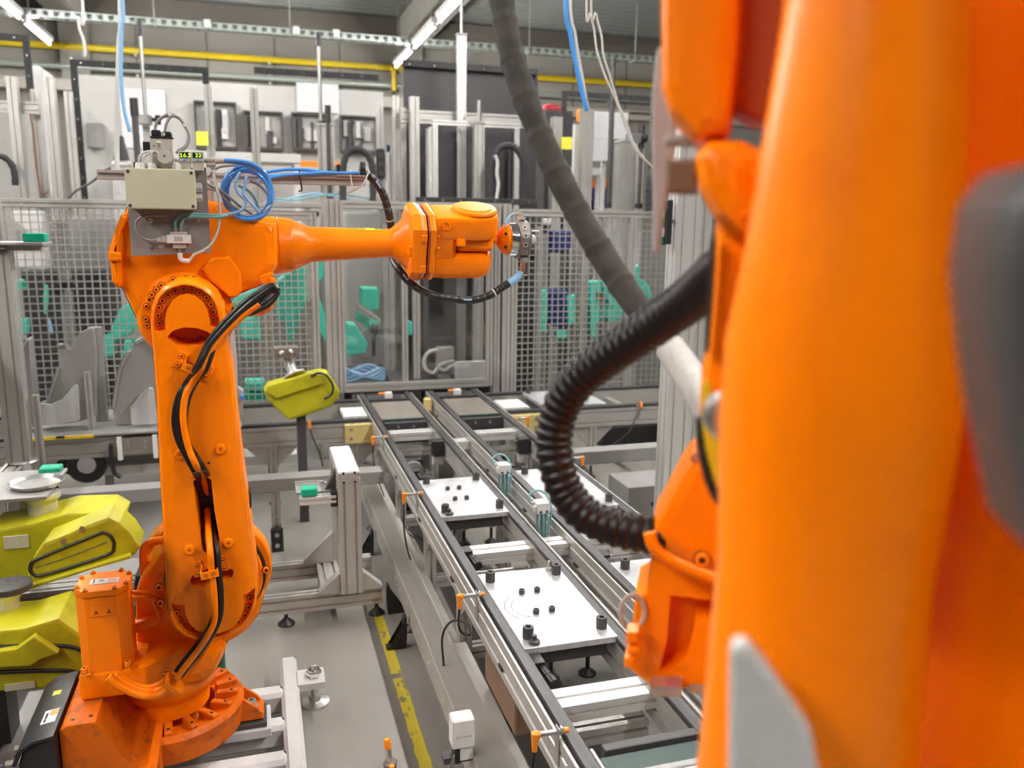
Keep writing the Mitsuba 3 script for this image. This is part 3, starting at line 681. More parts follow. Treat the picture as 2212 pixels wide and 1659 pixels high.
teal('large teal shield behind the mesh left of the robot arm', [(-1.0391,0.6711),(-1.0346,0.8134),(-0.9871,0.8251),(-0.9611,0.9017),(-0.9101,1.0034),(-0.8545,1.0442),(-0.7848,1.0271),(-0.7018,0.9286),(-0.708,0.8309),(-0.761,0.8453),(-0.8247,0.8728),(-0.8455,0.8279),(-0.9122,0.8037),(-0.961,0.7791),(-0.9747,0.6689)], 6.3, .2)
teal('teal leg under the large shield left of the robot arm', [(-0.8928,0.7897),(-0.8338,0.7881),(-0.8397,0.7003),(-0.8181,0.6668),(-0.9129,0.67)], 6.28, .1)
teal('pale teal hood behind the black cables at the robot elbow', [(-0.1714,1.0437),(-0.132,1.0921),(-0.0432,1.1301),(0.0203,1.1491),(0.0367,1.09),(-0.0101,1.0249),(-0.1109,1.0101),(-0.1602,1.0207)], 6.2, .15)
teal('large teal hopper behind the mesh below the robot elbow', [(-0.1197,0.9167),(-0.0204,0.9281),(0.0166,0.8937),(0.0261,0.8123),(0.0241,0.7649),(-0.1106,0.7686),(-0.1206,0.8295)], 6.3, .25)
teal('tall teal hood behind the mesh under the forearm', [(0.1439,1.1623),(0.2295,1.2368),(0.3245,1.2876),(0.3852,1.2978),(0.4606,1.3388),(0.5148,1.3388),(0.5119,1.2355),(0.4553,1.1598),(0.3778,1.0636),(0.3307,0.967),(0.3045,0.8908),(0.2518,0.7343),(0.2113,0.7354),(0.1957,0.8582),(0.1436,0.894)], 6.45, .3)
teal('long teal blade leaning across the gap beside the wide post', [(0.3892,1.0856),(0.4349,1.0851),(0.4646,0.9771),(0.4984,0.7623),(0.4775,0.7286),(0.4401,0.815),(0.4059,0.9916)], 6.2, .12)
teal('teal box behind the left glass door', [(0.7657,1.1262),(0.8949,1.125),(0.8958,0.9627),(0.8251,0.9497),(0.7665,0.993)], 6.4, .2)
teal('teal hook shape under the teal box behind the left glass door', [(0.7351,0.9407),(0.8368,0.8741),(0.9085,0.8727),(0.9077,0.822),(0.8358,0.8164),(0.8065,0.7809),(0.7862,0.8392),(0.7299,0.862)], 6.5, .1)
teal('long teal chute slanting down behind the left glass door', [(0.6183,0.8911),(0.6779,0.8898),(0.7686,0.7448),(0.747,0.6701),(0.6127,0.6539)], 6.1, .2)
teal('teal plate leaning beside the stile of the glass door', [(1.0916,0.892),(1.1342,0.8698),(1.1333,0.7772),(1.1045,0.7565)], 6.3, .06)
teal('green plastic box low behind the mesh right of the robot arm', [(-0.1084,0.4924),(0.0296,0.4865),(0.0332,0.419),(-0.1052,0.4254)], 6.1, .2, 'm_teal')
teal('dark green bin at the foot of the mesh right of the robot arm', [(-0.1117,0.4164),(0.0326,0.4096),(0.0301,0.349),(-0.1082,0.3559)], 6.08, .2, 'm_green')
teal('slim teal strip at the left of the navy box behind the right mesh', [(2.1679,1.1026),(2.2261,1.1093),(2.2286,0.839),(2.1736,0.8402)], 6.3, .05)
teal('short teal strip below the slim teal strip behind the right mesh', [(2.1592,0.828),(2.2137,0.8417),(2.2236,0.7519),(2.1605,0.7685)], 6.28, .05)
teal('slim teal strip at the right of the navy box behind the right mesh', [(2.3929,1.0521),(2.4601,1.0661),(2.4674,0.8262),(2.4037,0.8126)], 6.3, .05)
teal('pair of teal tabs below the navy box behind the right mesh', [(2.297,0.785),(2.3288,0.7842),(2.3304,0.7239),(2.3583,0.7232),(2.3569,0.776),(2.3968,0.7751),(2.3987,0.707),(2.299,0.7097)], 6.3, .05)
teal('teal bracket with an olive insert behind the right mesh', [(2.5808,1.1691),(2.6815,1.1758),(2.6862,1.0484),(2.6557,0.9924),(2.6942,0.9427),(2.6974,0.8592),(2.6459,0.8147),(2.6497,0.7078),(2.6007,0.7091)], 6.3, .08)
teal('broad teal hood behind the right mesh next to the thick hose', [(2.724,1.1685),(2.8076,1.1451),(2.8953,1.037),(2.9336,0.9283),(2.9204,0.8432),(2.8617,0.8366),(2.821,0.8064),(2.7944,0.8457),(2.8149,0.9612),(2.762,1.0386)], 6.4, .15)
teal('pale teal sheet behind the mesh at the right, above the black hose', [(3.0192,1.2736),(3.0599,1.3041),(3.0739,1.1891),(3.1441,1.1424),(3.201,1.0332),(3.1515,0.9949),(3.0436,1.1124)], 6.4, .05)
teal('olive insert in the teal bracket behind the right mesh', [(2.6315,1.0957),(2.6849,1.0727),(2.6872,1.0127),(2.6426,1.0133)], 6.28, .015, 'm_brown', .003, 'olive_insert', 'machine part', .004)
teal('dark navy box between two teal strips behind the right mesh', [(2.248,1.0939),(2.4144,1.0997),(2.4221,0.8288),(2.3591,0.7847),(2.2544,0.8249)], 6.35, .2, 'm_navy', .01, 'navy_box', 'box')
teal('navy box high behind the right mesh', [(2.2913,1.5625),(2.4326,1.5638),(2.4364,1.4361),(2.3587,1.3882),(2.2956,1.3954)], 6.35, .2, 'm_navy', .01, 'navy_box', 'box')
teal('white lamp head high behind the right mesh', [(2.144,1.6615),(2.2044,1.6624),(2.2056,1.6132),(2.1451,1.6125)], 6.2, .06, 'm_white', .006, 'lamp_head', 'lamp')
teal('grey diagonal lever behind the left glass door', [(0.7197,1.0307),(0.8989,0.8938),(0.8983,0.8583),(0.7187,0.9817)], 6.36, .03, 'm_grey_plastic', .004, 'lever', 'lever')
teal('dark fork bracket behind the left glass door', [(0.803,0.8132),(0.8248,0.8754),(0.8451,0.8541),(0.8661,0.8675),(0.8651,0.8117),(0.8474,0.7842),(0.8446,0.6224),(0.8168,0.6234),(0.8196,0.7779)], 6.25, .05, 'm_darkgrey', .003, 'fork_bracket', 'bracket')
teal('dark orange robot part deep behind the right glass door', [(1.724,0.6124),(1.7556,0.7017),(1.8274,0.7861),(1.8435,0.7857),(1.8452,0.589),(1.7805,0.5831)], 6.75, .15, 'm_brown', .01, 'orange_housing', 'housing')
# machine deck under the glass doors
t = thing('machine_deck', 'dark machine deck seen low through the glass doors', 'deck')
part(t, 'deck_plate', bx(0.6082, 1.6521, 5.95, 6.95, .40, .44, .004), 'm_panel_dark')
for x in (0.6931, 1.6123):
    for y in (6.0, 6.9): part(t, 'leg', bx(x-.03, x+.03, y-.03, y+.03, 0, .40), 'm_panel_dark')
solo('hose_coil', 'coil of pale blue hose in a bag behind the left glass door', 'hose', fin([sweep(np.array([(0.7388+.14*math.cos(a), 6.1+.1*math.sin(a), .5+.012*k+.02*math.sin(3*a+k)) for a in np.linspace(0, 6.2, 40)]), .014, 8) for k in range(5)]), 'm_blue_pale', True)
def chain_flat(lab, p, q, w):
    t = thing('cable_chain', lab, 'cable chain'); p, q = np.array(p), np.array(q)
    for k in range(12):
        c = p+(q-p)*(k+.5)/12; part(t, 'link', bx(c[0]-w/2, c[0]+w/2, c[1]-.022, c[1]+.022, .441, .475, .004), 'm_darkgrey')
chain_flat('flat dark cable chain lying on the deck behind the left glass door', ((0.981,6.541,0.46)), ((0.9577,6.0302,0.46)), .1)
chain_flat('flat dark cable chain lying on the deck behind the right glass door', ((1.3906,6.6727,0.46)), ((1.325,6.0217,0.46)), .1)
t = thing('sensor_box', 'grey terminal box with white cables behind the right glass door', 'terminal box')
part(t, 'case', bx(1.3242,1.4603,6.3,6.38,0.4401,0.6691, .01), 'm_grey_plastic')
part(t, 'cable', tube([(1.3195,6.26,0.6555),(1.2687,6.26,0.6499),(1.2252,6.26,0.6153),(1.2104,6.26,0.5545),(1.2318,6.26,0.4994),(1.2825,6.26,0.4757),(1.3191,6.26,0.5143)], .016), 'm_lightcable', True)
part(t, 'cable', tube([(1.4465,6.24,0.5675),(1.3952,6.24,0.5621),(1.3586,6.24,0.5525),(1.3222,6.24,0.5285),(1.3658,6.24,0.4978),(1.4208,6.24,0.5321),(1.476,6.24,0.5446),(1.5277,6.24,0.5355)], .014), 'm_lightcable', True)
solo('white_bar', 'white bar lying across the deck behind the right glass door', 'bar', bx(1.4365,1.6934,6.15,6.2,0.4401,0.5745, .004), 'm_white')
# deck behind the fence top on which the loose lines lie
t = thing('cell_shelf', 'narrow pale shelf running just behind the top of the fence', 'shelf')
ZS = 1.7473-.005
part(t, 'board', bx(-1.7327, 0.9863, 6.28, 6.62, ZS-.03, ZS, .003), 'm_alu')
for x in (-1.6233, -0.6111, 0.376):
    part(t, 'leg', bx(x-.02, x+.02, 6.3, 6.34, 0, ZS-.03), 'm_alu')

# ---------------------------------------------------------------- the two pallet conveyors
ZB = .48
def gusset(t, x, y, z, sx, sz, axis, m='m_alu', size=.06, w=.035):
    """Triangular corner bracket."""
    if axis == 'y': part(t, 'corner_bracket', prism([(y, z), (y+sx*size, z), (y, z+sz*size)], x-w/2, x+w/2, 'x', .002), m)
    else: part(t, 'corner_bracket', prism([(x, z), (x+sx*size, z), (x, z+sz*size)], y-w/2, y+w/2, 'y', .002), m)
def rail_y(t, xo, sgn, y0, y1):
    """One side rail: xo outer face, sgn +1 when the inside lies at larger x."""
    X = lambda d: xo+sgn*d
    pts = [(X(0), ZB-.115), (X(.045), ZB-.115), (X(.045), ZB-.085), (X(.038), ZB-.083), (X(.038), ZB-.077), (X(.045), ZB-.075), (X(.045), ZB-.03), (X(.05), ZB-.026), (X(.05), ZB-.016),
           (X(.014), ZB-.016), (X(.012), ZB-.03), (X(.007), ZB-.03), (X(.007), ZB-.004), (X(0), ZB-.004), (X(0), ZB-.03), (X(.004), ZB-.033), (X(.004), ZB-.04), (X(0), ZB-.043), (X(0), ZB-.08), (X(.006), ZB-.083), (X(.006), ZB-.09), (X(0), ZB-.093)]
    part(t, 'beam', prism(pts, y0, y1, 'y'), 'm_alu')
    part(t, 'belt', prism([(X(.016), ZB-.0158), (X(.05), ZB-.0158), (X(.05), ZB-.003), (X(.048), ZB), (X(.018), ZB), (X(.016), ZB-.003)], y0, y1, 'y'), 'm_belt')
    for y in np.arange(y0+.25, y1-.1, .62):
        part(t, 'slot_nut', bx(X(-.0005), X(-.004), y-.016, y+.016, ZB-.092, ZB-.081), 'm_black')
def leg(t, x, y, z1=ZB-.1152):
    part(t, 'leg', prof((x, y, .09), (x, y, z1), .045, .045, (0, 1, 0)), 'm_alu')
    part(t, 'foot', lathe([(.033, 0), (.033, .006), (.012, .022), (.008, .026), (.008, .0899)], (x, y, 0), (0, 0, 1), 16), 'm_black', 30)
def conveyor(lab, xl, xr, y0, y1, beams, legs):
    t = thing('conveyor', lab, 'conveyor')
    rail_y(t, xl, 1, y0, y1); rail_y(t, xr, -1, y0, y1)
    for y in beams:
        b = part(t, 'cross_beam', prof((xl+.045, y, ZB-.052), (xr-.045, y, ZB-.052), .085, .045, (0, 0, 1), mod=.085), 'm_alu_bright')
        part(t, 'cross_beam', prof((xl+.045, y+.01, ZB-.15), (xr-.045, y+.01, ZB-.15), .045, .045), 'm_alu')
    for y in legs:
        for x in (xl+.0225, xr-.0225):
            leg(t, x, y); 
            gusset(t, x, y-.0225, ZB-.1155, -1, -1, 'y'); gusset(t, x, y+.0225, ZB-.1155, 1, -1, 'y')
        part(t, 'tie_bar', prof((xl+.045, y, .16), (xr-.045, y, .16), .045, .045), 'm_alu')
    return t
c1 = conveyor('left pallet conveyor with two dark belts, running from the photo bottom to the glass doors', .62, .988, .6, 5.58, [1.81, 2.81, 4.61], [1.35, 2.62, 3.22, 3.95, 4.7])
c2 = conveyor('right pallet conveyor with two dark belts, partly behind the ribbed black hose', 1.088, 1.457, .6, 5.58, [1.81, 2.83, 4.5], [1.35, 2.62, 3.22, 3.95, 4.7])
# ---------------------------------------------------------------- cross conveyors along the fence
def cross(lab, x0, x1, legs):
    t = thing('cross_conveyor', lab, 'conveyor')
    for y, s in ((4.83, 1), (5.43, -1)):
        Y = lambda d: y+s*d
        pts = [(Y(0), ZB-.13), (Y(.045), ZB-.13), (Y(.045), ZB-.017), (Y(0), ZB-.017), (Y(0), ZB-.035), (Y(.007), ZB-.037), (Y(.007), ZB-.044), (Y(0), ZB-.046), (Y(0), ZB-.1), (Y(.007), ZB-.102), (Y(.007), ZB-.109), (Y(0), ZB-.111)]
        part(t, 'beam', prism(pts, x0, x1, 'x'), 'm_alu')
        part(t, 'belt', bx(x0, x1, Y(.004), Y(.05), ZB-.0168, ZB, .002), 'm_black_matte')
    for x in np.arange(x0+.2, x1, .7): part(t, 'cross_tie', prof((x, 4.876, ZB-.09), (x, 5.384, ZB-.09), .045, .045), 'm_alu')
    for x in legs:
        for y in (4.853, 5.407): leg(t, x, y, ZB-.1302)
        gusset(t, x-.0225, 4.853, ZB-.1305, -1, -1, 'x', size=.13, w=.01); gusset(t, x+.0225, 4.853, ZB-.1305, 1, -1, 'x', size=.13, w=.01)
    return t
x1 = cross('white cross conveyor along the fence, left of the two pallet conveyors', -1.75, .612, [-1.2, 0.0529, .545])
x2 = cross('white cross conveyor along the fence, right of the two pallet conveyors', 1.465, 3.6, [1.60, 2.0336, 2.9])
for lab, px0, px1 in (('pale yellow plate screwed to the cross conveyor left of the pallet conveyors', (0.4608), (0.625)), ('pale yellow plate screwed to the cross conveyor right of the pallet conveyors', (1.4789), (1.6271+.04))):
    t = thing('cover_plate', lab, 'plate'); x0, x1_ = px0, px1
    if x1_ > 1.3: x0 = 1.466
    part(t, 'plate', bx(x0, x1_, 4.8, 4.8295, ZB-.135, ZB-.022, .002), 'm_yellow_plate')
    sx = x0+.035 if x0 < 1 else x1_-.035
    bolts(t, [(sx, 4.8, ZB-.045), (sx, 4.8, ZB-.1)], .009, (0, -1, 0), 'm_steel', 'screw', .006)
solo('cover_plate', 'small upright yellow block between the two conveyors at their far end', 'plate', bx(1.03, 1.075, 5.3, 5.36, .33, ZB, .003), 'm_yellow_plate')
solo('spacer_block', 'pale block carrying the small yellow block between the conveyors', 'block', bx(1.0, 1.08, 5.25, 5.4, 0, .329), 'm_grey_plastic')
# pallets with their screws
def pallet(lab, x0, x1, y0, y1, caps, small, z=ZB+.004, m='m_plate'):
    t = thing('pallet', lab, 'pallet')
    part(t, 'plate', bx(x0, x1, y0, y1, z-.02, z, .0015), m)
    part(t, 'underframe', bx(x0+.02, x1-.02, y0+.03, y1-.03, z-.07, z-.0202), 'm_darkgrey')
    st = lathe([(.0155, 0), (.0155, .032), (.0145, .034), (.008, .034), (.0075, .01)], (0, 0, 0), (0, 0, 1), 20)
    for (x, y) in caps: part(t, 'stud', st.copy().apply_translation((x, y, z)), 'm_darkgrey', 35)
    sp = lathe([(.0095, 0), (.0095, .013), (.0088, .014), (.005, .014), (.0045, .004)], (0, 0, 0), (0, 0, 1), 16)
    for (x, y) in small: part(t, 'small_stud', sp.copy().apply_translation((x, y, z)), 'm_darkgrey', 35)
    return t
def grid(x0, x1, y0, y1): return [(x0, y0), (x1, y0), (x0, y1), (x1, y1)]
p = pallet('near aluminium pallet on the left conveyor with scribed arcs, nearest full plate in the middle', .664, .944, 2.012, 2.52, [(.693, 2.07), (.917, 2.07), (.69, 2.46), (.918, 2.46)], [((0.7625,2.2056,0.484))[:2], ((0.8133,2.2074,0.484))[:2], ((0.7621,2.3472,0.484))[:2], ((0.8131,2.3473,0.484))[:2]])
for r, a0, a1 in ((.075, 120, 230), (.055, 100, 260)):
    c = (0.7663,2.2523,0.484)
    part(p, 'scribed_arc', sweep(np.array([(c[0]-.01+r*math.cos(a), c[1]+r*1.2*math.sin(a), .4841) for a in np.radians(np.linspace(a0, a1, 24))]), .0009, 4), 'm_darkgrey')
part(p, 'index_pin', lathe([(.016, 0), (.016, .008), (.007, .012), (.007, .024), (.006, .025)], (.70, 2.035, .484), (0, 0, 1), 16), 'm_darkgrey', 35)
part(p, 'index_pin', lathe([(.012, 0), (.012, .008), (.006, .012), (.006, .03), (.005, .032)], (.905, 2.497, .484), (0, 0, 1), 16), 'm_steel', 35)
p = pallet('second aluminium pallet on the left conveyor, in the middle of the photo', .664, .944, 3.088, 3.58, [(.69, 3.14), (.917, 3.14), (.69, 3.53), (.918, 3.53)], [((0.7625,3.2787,0.484))[:2], ((0.8125,3.2781,0.484))[:2], ((0.762,3.419,0.484))[:2], ((0.8138,3.4188,0.484))[:2]])
part(p, 'index_pin', lathe([(.016, 0), (.016, .008), (.007, .012), (.007, .024), (.006, .025)], (.70, 3.11, .484), (0, 0, 1), 16), 'm_darkgrey', 35)
pallet('aluminium pallet on the right conveyor under the bend of the ribbed black hose', 1.132, 1.412, 3.05, 3.62, [(1.16, 3.1), (1.385, 3.1), (1.16, 3.56), (1.385, 3.56)], [])
pallet('aluminium pallet on the right conveyor beside the orange wrist', 1.132, 1.412, 1.95, 2.5, [(1.16, 2.0), (1.385, 2.0), (1.16, 2.44), (1.385, 2.44)], [])
pallet('aluminium pallet on the cross conveyor right of the pallet conveyors', 1.72, 2.15, 4.9, 5.36, [(1.75, 5.32), (1.95, 5.32), (1.8, 5.0), (2.1, 5.32)], [])
# lifting stations at the far end
def lift(lab, x0, x1):
    t = thing('lift_station', lab, 'lift unit')
    part(t, 'plate', bx(x0, x1, 4.82, 5.30, ZB-.012, ZB-.002, .002), 'm_brownplate')
    part(t, 'edge_strip', bx(x0+.005, x1-.005, 4.80, 4.8195, ZB-.012, ZB-.002), 'm_green_belt')
    part(t, 'front_block', bx(x0+.01, x1+.01, 4.76, 4.82, ZB-.08, ZB-.013, .003), 'm_panel_dark')
    part(t, 'lower_block', bx(x0+.02, x1+.02, 4.765, 4.84, ZB-.14, ZB-.0803, .003), 'm_black')
    bolts(t, [(x0+.09, 4.76, ZB-.04), (x0+.18, 4.76, ZB-.04)], .007, (0, -1, 0), 'm_chrome', 'screw', .005)
    part(t, 'rear_bar', bx(x0, x1, 5.34, 5.37, ZB-.012, ZB+.006, .003), 'm_black_matte')
    part(t, 'rear_plate', bx(x0, x1, 5.371, 5.55, ZB-.02, ZB-.008, .003), 'm_darkgrey')
    s = thing('stop_unit', 'small clear and white stop unit with an orange plug at the far end of the '+lab.split(' of the ')[1], 'stop unit')
    x = (x0+x1)/2+.0
    part(s, 'body', bx(x-.02, x+.03, 5.4, 5.45, ZB-.008, ZB+.035, .004), 'm_white')
    part(s, 'plug', cyl((x-.02, 5.42, ZB+.028), (x-.06, 5.42, ZB+.028), .009, 10), 'm_orange_plug')
    part(s, 'base', bx(x+.035, x+.085, 5.38, 5.45, ZB-.008, ZB+.008, .003), 'm_black')
lift('brown sheet lift unit at the far end of the left conveyor', .676, .932)
lift('brown sheet lift unit at the far end of the right conveyor', 1.144, 1.40)
# small white roller pads beside the conveyors
solo('roller_pad', 'white ribbed pad at the end of the left cross conveyor', 'pad', prism(Polygon([(.47, 4.95), (.61, 4.95), (.61, 5.2), (.47, 5.2)]), ZB-.03, ZB-.004, 'z', .003), 'm_white')
solo('roller_pad', 'white ribbed pad at the start of the right cross conveyor', 'pad', prism(Polygon([(1.47, 4.95), (1.64, 4.95), (1.64, 5.2), (1.47, 5.2)]), ZB-.03, ZB-.004, 'z', .003), 'm_white')
for i, x in enumerate((.5, 1.5)): solo('pad_carrier', 'dark block under the white ribbed pad of the %s cross conveyor' % ('left' if i == 0 else 'right'), 'block', bx(x-.03, x+.1, 4.9, 5.35, ZB-.065, ZB-.0305), 'm_darkgrey')
# proximity sensors with orange plugs on the left rail
def sensor(lab, y, s=1, x=.62, z=ZB+.012, cable=None):
    t = thing('proximity_sensor', lab, 'sensor')
    X = lambda d: x+s*d
    part(t, 'barrel', lathe([(.0065, 0), (.0065, .055), (.006, .056)], (X(-.045), y, z), (s, 0, 0), 14), 'm_steel', 35)
    part(t, 'nut', lathe([(.011, 0), (.011, .004)], (X(-.004), y, z), (s, 0, 0), 6), 'm_steel')
    part(t, 'nut', lathe([(.011, 0), (.011, .004)], (X(.005), y, z), (s, 0, 0), 6), 'm_steel')
    part(t, 'tip', lathe([(.007, 0), (.007, .012), (.006, .013)], (X(.0115), y, z), (s, 0, 0), 14), 'm_orange_plug', 35)
    part(t, 'plug', plus(cyl((X(-.045), y, z), (X(-.062), y, z), .0095, 12, .0085, .002), cyl((X(-.057), y, z+.007), (X(-.057), y, z-.042), .0095, 12, .0062, .002)), 'm_orange_plug', 35)
    part(t, 'bracket', bx(X(-.0005), X(-.0035), y-.012, y+.012, ZB-.075, z+.012, .001), 'm_steel')
    L = cable or [(X(-.057), y, z-.04), (X(-.058), y+.01, z-.10), (X(-.045), y+.03, z-.15), (X(-.012), y+.05, z-.17)]
    part(t, 'cable', tube(L, .0035, 8), 'm_black', True)
sensor('orange plug sensor on the left rail of the left conveyor, nearest the camera', 1.62)
sensor('orange plug sensor on the left rail of the left conveyor, beside the near pallet', 2.36, cable=[(.563, 2.36, .452), (.562, 2.37, .40), (.575, 2.38, .36), (.60, 2.37, .355), (.60, 2.42, .37), (.56, 2.46, .36), (.53, 2.46, .31), (.53, 2.44, .22)])
sensor('orange plug sensor on the left rail of the left conveyor, beside the second pallet', 3.38, cable=[(.563, 3.38, .452), (.563, 3.38, .33), (.58, 3.36, .22), (.61, 3.25, .14), (.63, 3.1, .1), (.66, 3.05, .08)])
sensor('orange plug sensor in front of the left yellow plate', 4.36, cable=[(.563, 4.36, .452), (.563, 4.36, .38), (.58, 4.30, .27), (.6, 4.2, .2)])
sensor('orange plug sensor on the right rail of the right conveyor, below the right yellow plate', 4.60, -1, 1.457)
sensor('sensor with two orange ends on the right rail, right of the ribbed black hose', 3.72, -1, 1.457)
t = thing('proximity_sensor', 'orange plug sensor on the left cross conveyor below the green-yellow part', 'sensor')
c = (0.2583,4.8,0.4895)
part(t, 'bracket', bx(c[0]-.012, c[0]+.012, 4.822, 4.8298, ZB-.12, ZB+.02, .001), 'm_steel')
part(t, 'plug', cyl((c[0], 4.81, ZB+.012), (c[0]+.004, 4.80, ZB-.03), .009, 12, .007, .002), 'm_orange_plug', 35)
part(t, 'cable', tube([(c[0]+.004, 4.80, ZB-.03), (c[0]+.02, 4.79, ZB-.09), (c[0]+.05, 4.79, ZB-.17), (c[0]+.07, 4.8, ZB-.26)], .004), 'm_black', True)
t = thing('proximity_sensor', 'orange plug sensor on the right cross conveyor, left of the tall cell post', 'sensor')
c = (2.3571,4.8,0.4923)
part(t, 'bracket', bx(c[0]-.03, c[0]-.006, 4.822, 4.8298, ZB-.09, ZB+.03, .001), 'm_steel')
part(t, 'plug', cyl((c[0], 4.81, ZB+.02), (c[0]-.006, 4.80, ZB-.015), .009, 12, .007, .002), 'm_orange_plug', 35)
part(t, 'cable', tube([(c[0]-.006, 4.80, ZB-.015), (c[0]-.05, 4.79, ZB-.08), (c[0]-.1, 4.78, ZB-.17), (c[0]-.22, 4.78, ZB-.25), (c[0]-.3, 4.8, ZB-.3)], .004), 'm_black', True)
# pallet stops: black damper cylinders
def stop(lab, x, y, s=1):
    t = thing('damper', lab, 'damper')
    part(t, 'block', bx(x, x+s*.04, y-.0, y+.055, ZB-.06, ZB-.012, .002), 'm_black')
    part(t, 'cylinder', lathe([(.014, 0), (.015, .002), (.015, .045), (.013, .047), (.013, .06), (.017, .062), (.017, .085), (.015, .087)], (x+s*.03, y+.01, ZB-.035), (s*.12, -1, -.05), 18), 'm_black', 35)
for lab, y in (('black damper cylinder on the left conveyor, in front of the near pallet', 1.96), ('black damper cylinder on the left conveyor, between the two pallets', 2.76), ('black damper cylinder on the left conveyor, behind the second pallet', 3.78)):
    stop(lab, .668, y)
for lab, y in (('black damper cylinder on the right conveyor, left of the wrist', 2.60), ('black damper cylinder on the right conveyor, behind the pallet under the hose', 3.75)):
    stop(lab, 1.136, y)
# valve units between the conveyors
def valve(lab, y):
    t = thing('valve_unit', lab, 'valve'); x = 1.036
    part(t, 'bracket', bx(x-.012, x+.03, y+.0, y+.012, .24, ZB+.03, .002), 'm_sheet')
    part(t, 'body', bx(x-.02, x+.035, y-.03, y+.03, ZB+.03, ZB+.075, .003), 'm_white')
    part(t, 'block', bx(x-.028, x-.0205, y-.025, y-.002, ZB+.035, ZB+.062, .003), 'm_alu_bright')
    part(t, 'fitting', cyl((x-.02, y+.014, ZB+.065), (x-.032, y+.014, ZB+.065), .006, 10), 'm_steel')
    for k in range(3):
        part(t, 'tube', tube([(x-.01+.016*k, y-.028, ZB+.032), (x-.012+.02*k, y-.032, ZB-.03), (x+.004+.004*k, y-.02, ZB-.11), (x+.006, y-.015, .25)], .0045, 8), 'm_teal_tube', True)
    part(t, 'tube', tube([(x-.03, y+.014, ZB+.066), (x-.034, y+.03, ZB+.09), (x+.0, y+.045, ZB+.105), (x+.035, y+.03, ZB+.09), (x+.044, y-.01, ZB+.04), (x+.03, y-.025, ZB-.06)], .0045, 8), 'm_teal_tube', True)
    bolts(t, [(x-.005, y-.0305, ZB+.04), (x+.02, y-.0305, ZB+.04)], .005, (0, -1, 0), 'm_darkgrey', 'screw', .003)
    solo('valve_stand', 'grey stand on the floor under the '+lab, 'stand', bx(x-.02, x+.035, y-.01, y+.02, 0, .2395), 'm_sheet')
valve('white valve block with teal tubes between the conveyors, the farther one', 3.52)
valve('white valve block with teal tubes between the conveyors, the nearer one', 2.98)
for y in (2.82, 4.35): solo('bridge_bar', 'short white bar bridging the gap between the conveyors, %s' % ('beside the near cross beam' if y < 3 else 'near the far end'), 'bar', prof((.99, y, ZB-.052), (1.086, y, ZB-.052), .08, .045, (0, 0, 1), mod=.08), 'm_alu_bright')
# black motor blocks at the far cross beam
def drive(lab, x, y):
    t = thing('drive_block', lab, 'drive')
    part(t, 'block', bx(x-.045, x+.02, y-.03, y+.03, ZB-.1, ZB-.01, .005), 'm_black')
    part(t, 'shaft', cyl((x+.02, y, ZB-.03), (x+.045, y, ZB-.03), .014, 12), 'm_darkgrey')
    part(t, 'shaft', cyl((x-.045, y, ZB-.035), (x-.06, y, ZB-.035), .01, 12), 'm_darkgrey')
    part(t, 'valve', bx(x-.04, x+.015, y-.02, y+.02, ZB-.15, ZB-.1001, .002), 'm_grey_plastic')
drive('black drive block under the right rail of the left conveyor', .92, 4.32)
drive('black drive block under the right rail of the right conveyor', 1.385, 4.25)
t = thing('motor', 'dark round motor under the far part of the left conveyor', 'motor'); c = (0.8057,4.6,0.358)
part(t, 'ring', lathe([(.02, 0), (.055, 0), (.06, .01), (.06, .03)], (c[0], 4.5, .24), (0, 1, 0), 24), 'm_alu', 35)
part(t, 'housing', bx(c[0]-.055, c[0]+.06, 4.531, 4.75, 0, .31, .01), 'm_black')
part(t, 'hub', cyl((c[0], 4.498, .24), (c[0], 4.47, .24), .018, 14), 'm_black')
for lab, L in (('thin dark cable on the floor under the left conveyor', [(.72, 4.2, .02), (.8, 3.95, .012), (.92, 3.8, .012), (.98, 3.7, .04), (.99, 3.6, .12)]), ('thin dark cable under the far part of the right conveyor', [(1.2, 4.3, .012), (1.25, 4.2, .06), (1.32, 4.2, .2), (1.36, 4.25, .3)]),
             ('looped dark cable under the far part of the left conveyor', [(.8, 4.5, .012), (.9, 4.3, .02), (.95, 4.1, .05), (.9, 4.0, .012), (.78, 3.9, .012)])):
    solo('cable', lab, 'cable', tube(L, .006), 'm_darkgrey', True)
# transverse unit at the near end, green belt
t = thing('transfer_unit', 'near transfer unit with a dark green belt and a bright plate, at the photo bottom', 'transfer unit')
part(t, 'front_plate', bx(.672, .936, 1.06, 1.445, ZB-.02, ZB-.004, .002), 'm_plate')
part(t, 'belt', bx(.68, .93, 1.465, 1.53, ZB-.03, ZB-.006, .004), 'm_green_belt')
part(t, 'rear_rail', bx(.70, .936, 1.535, 1.56, ZB-.04, ZB+.004, .002), 'm_darkgrey')
part(t, 'front_rail', bx(.682, .936, 1.446, 1.4645, ZB-.03, ZB-.001, .002), 'm_sheet')
part(t, 'side_plate', bx(.672, .681, 1.446, 1.56, ZB-.06, ZB-.002, .002), 'm_steel')
bolts(t, [(.735, 1.40, ZB-.004), (.885, 1.40, ZB-.004), (.80, 1.2, ZB-.004)], .008, (0, 0, 1), 'm_steel', 'screw', .002)
part(t, 'under_block', bx(.70, .91, 1.1, 1.4, ZB-.11, ZB-.0202), 'm_darkgrey')
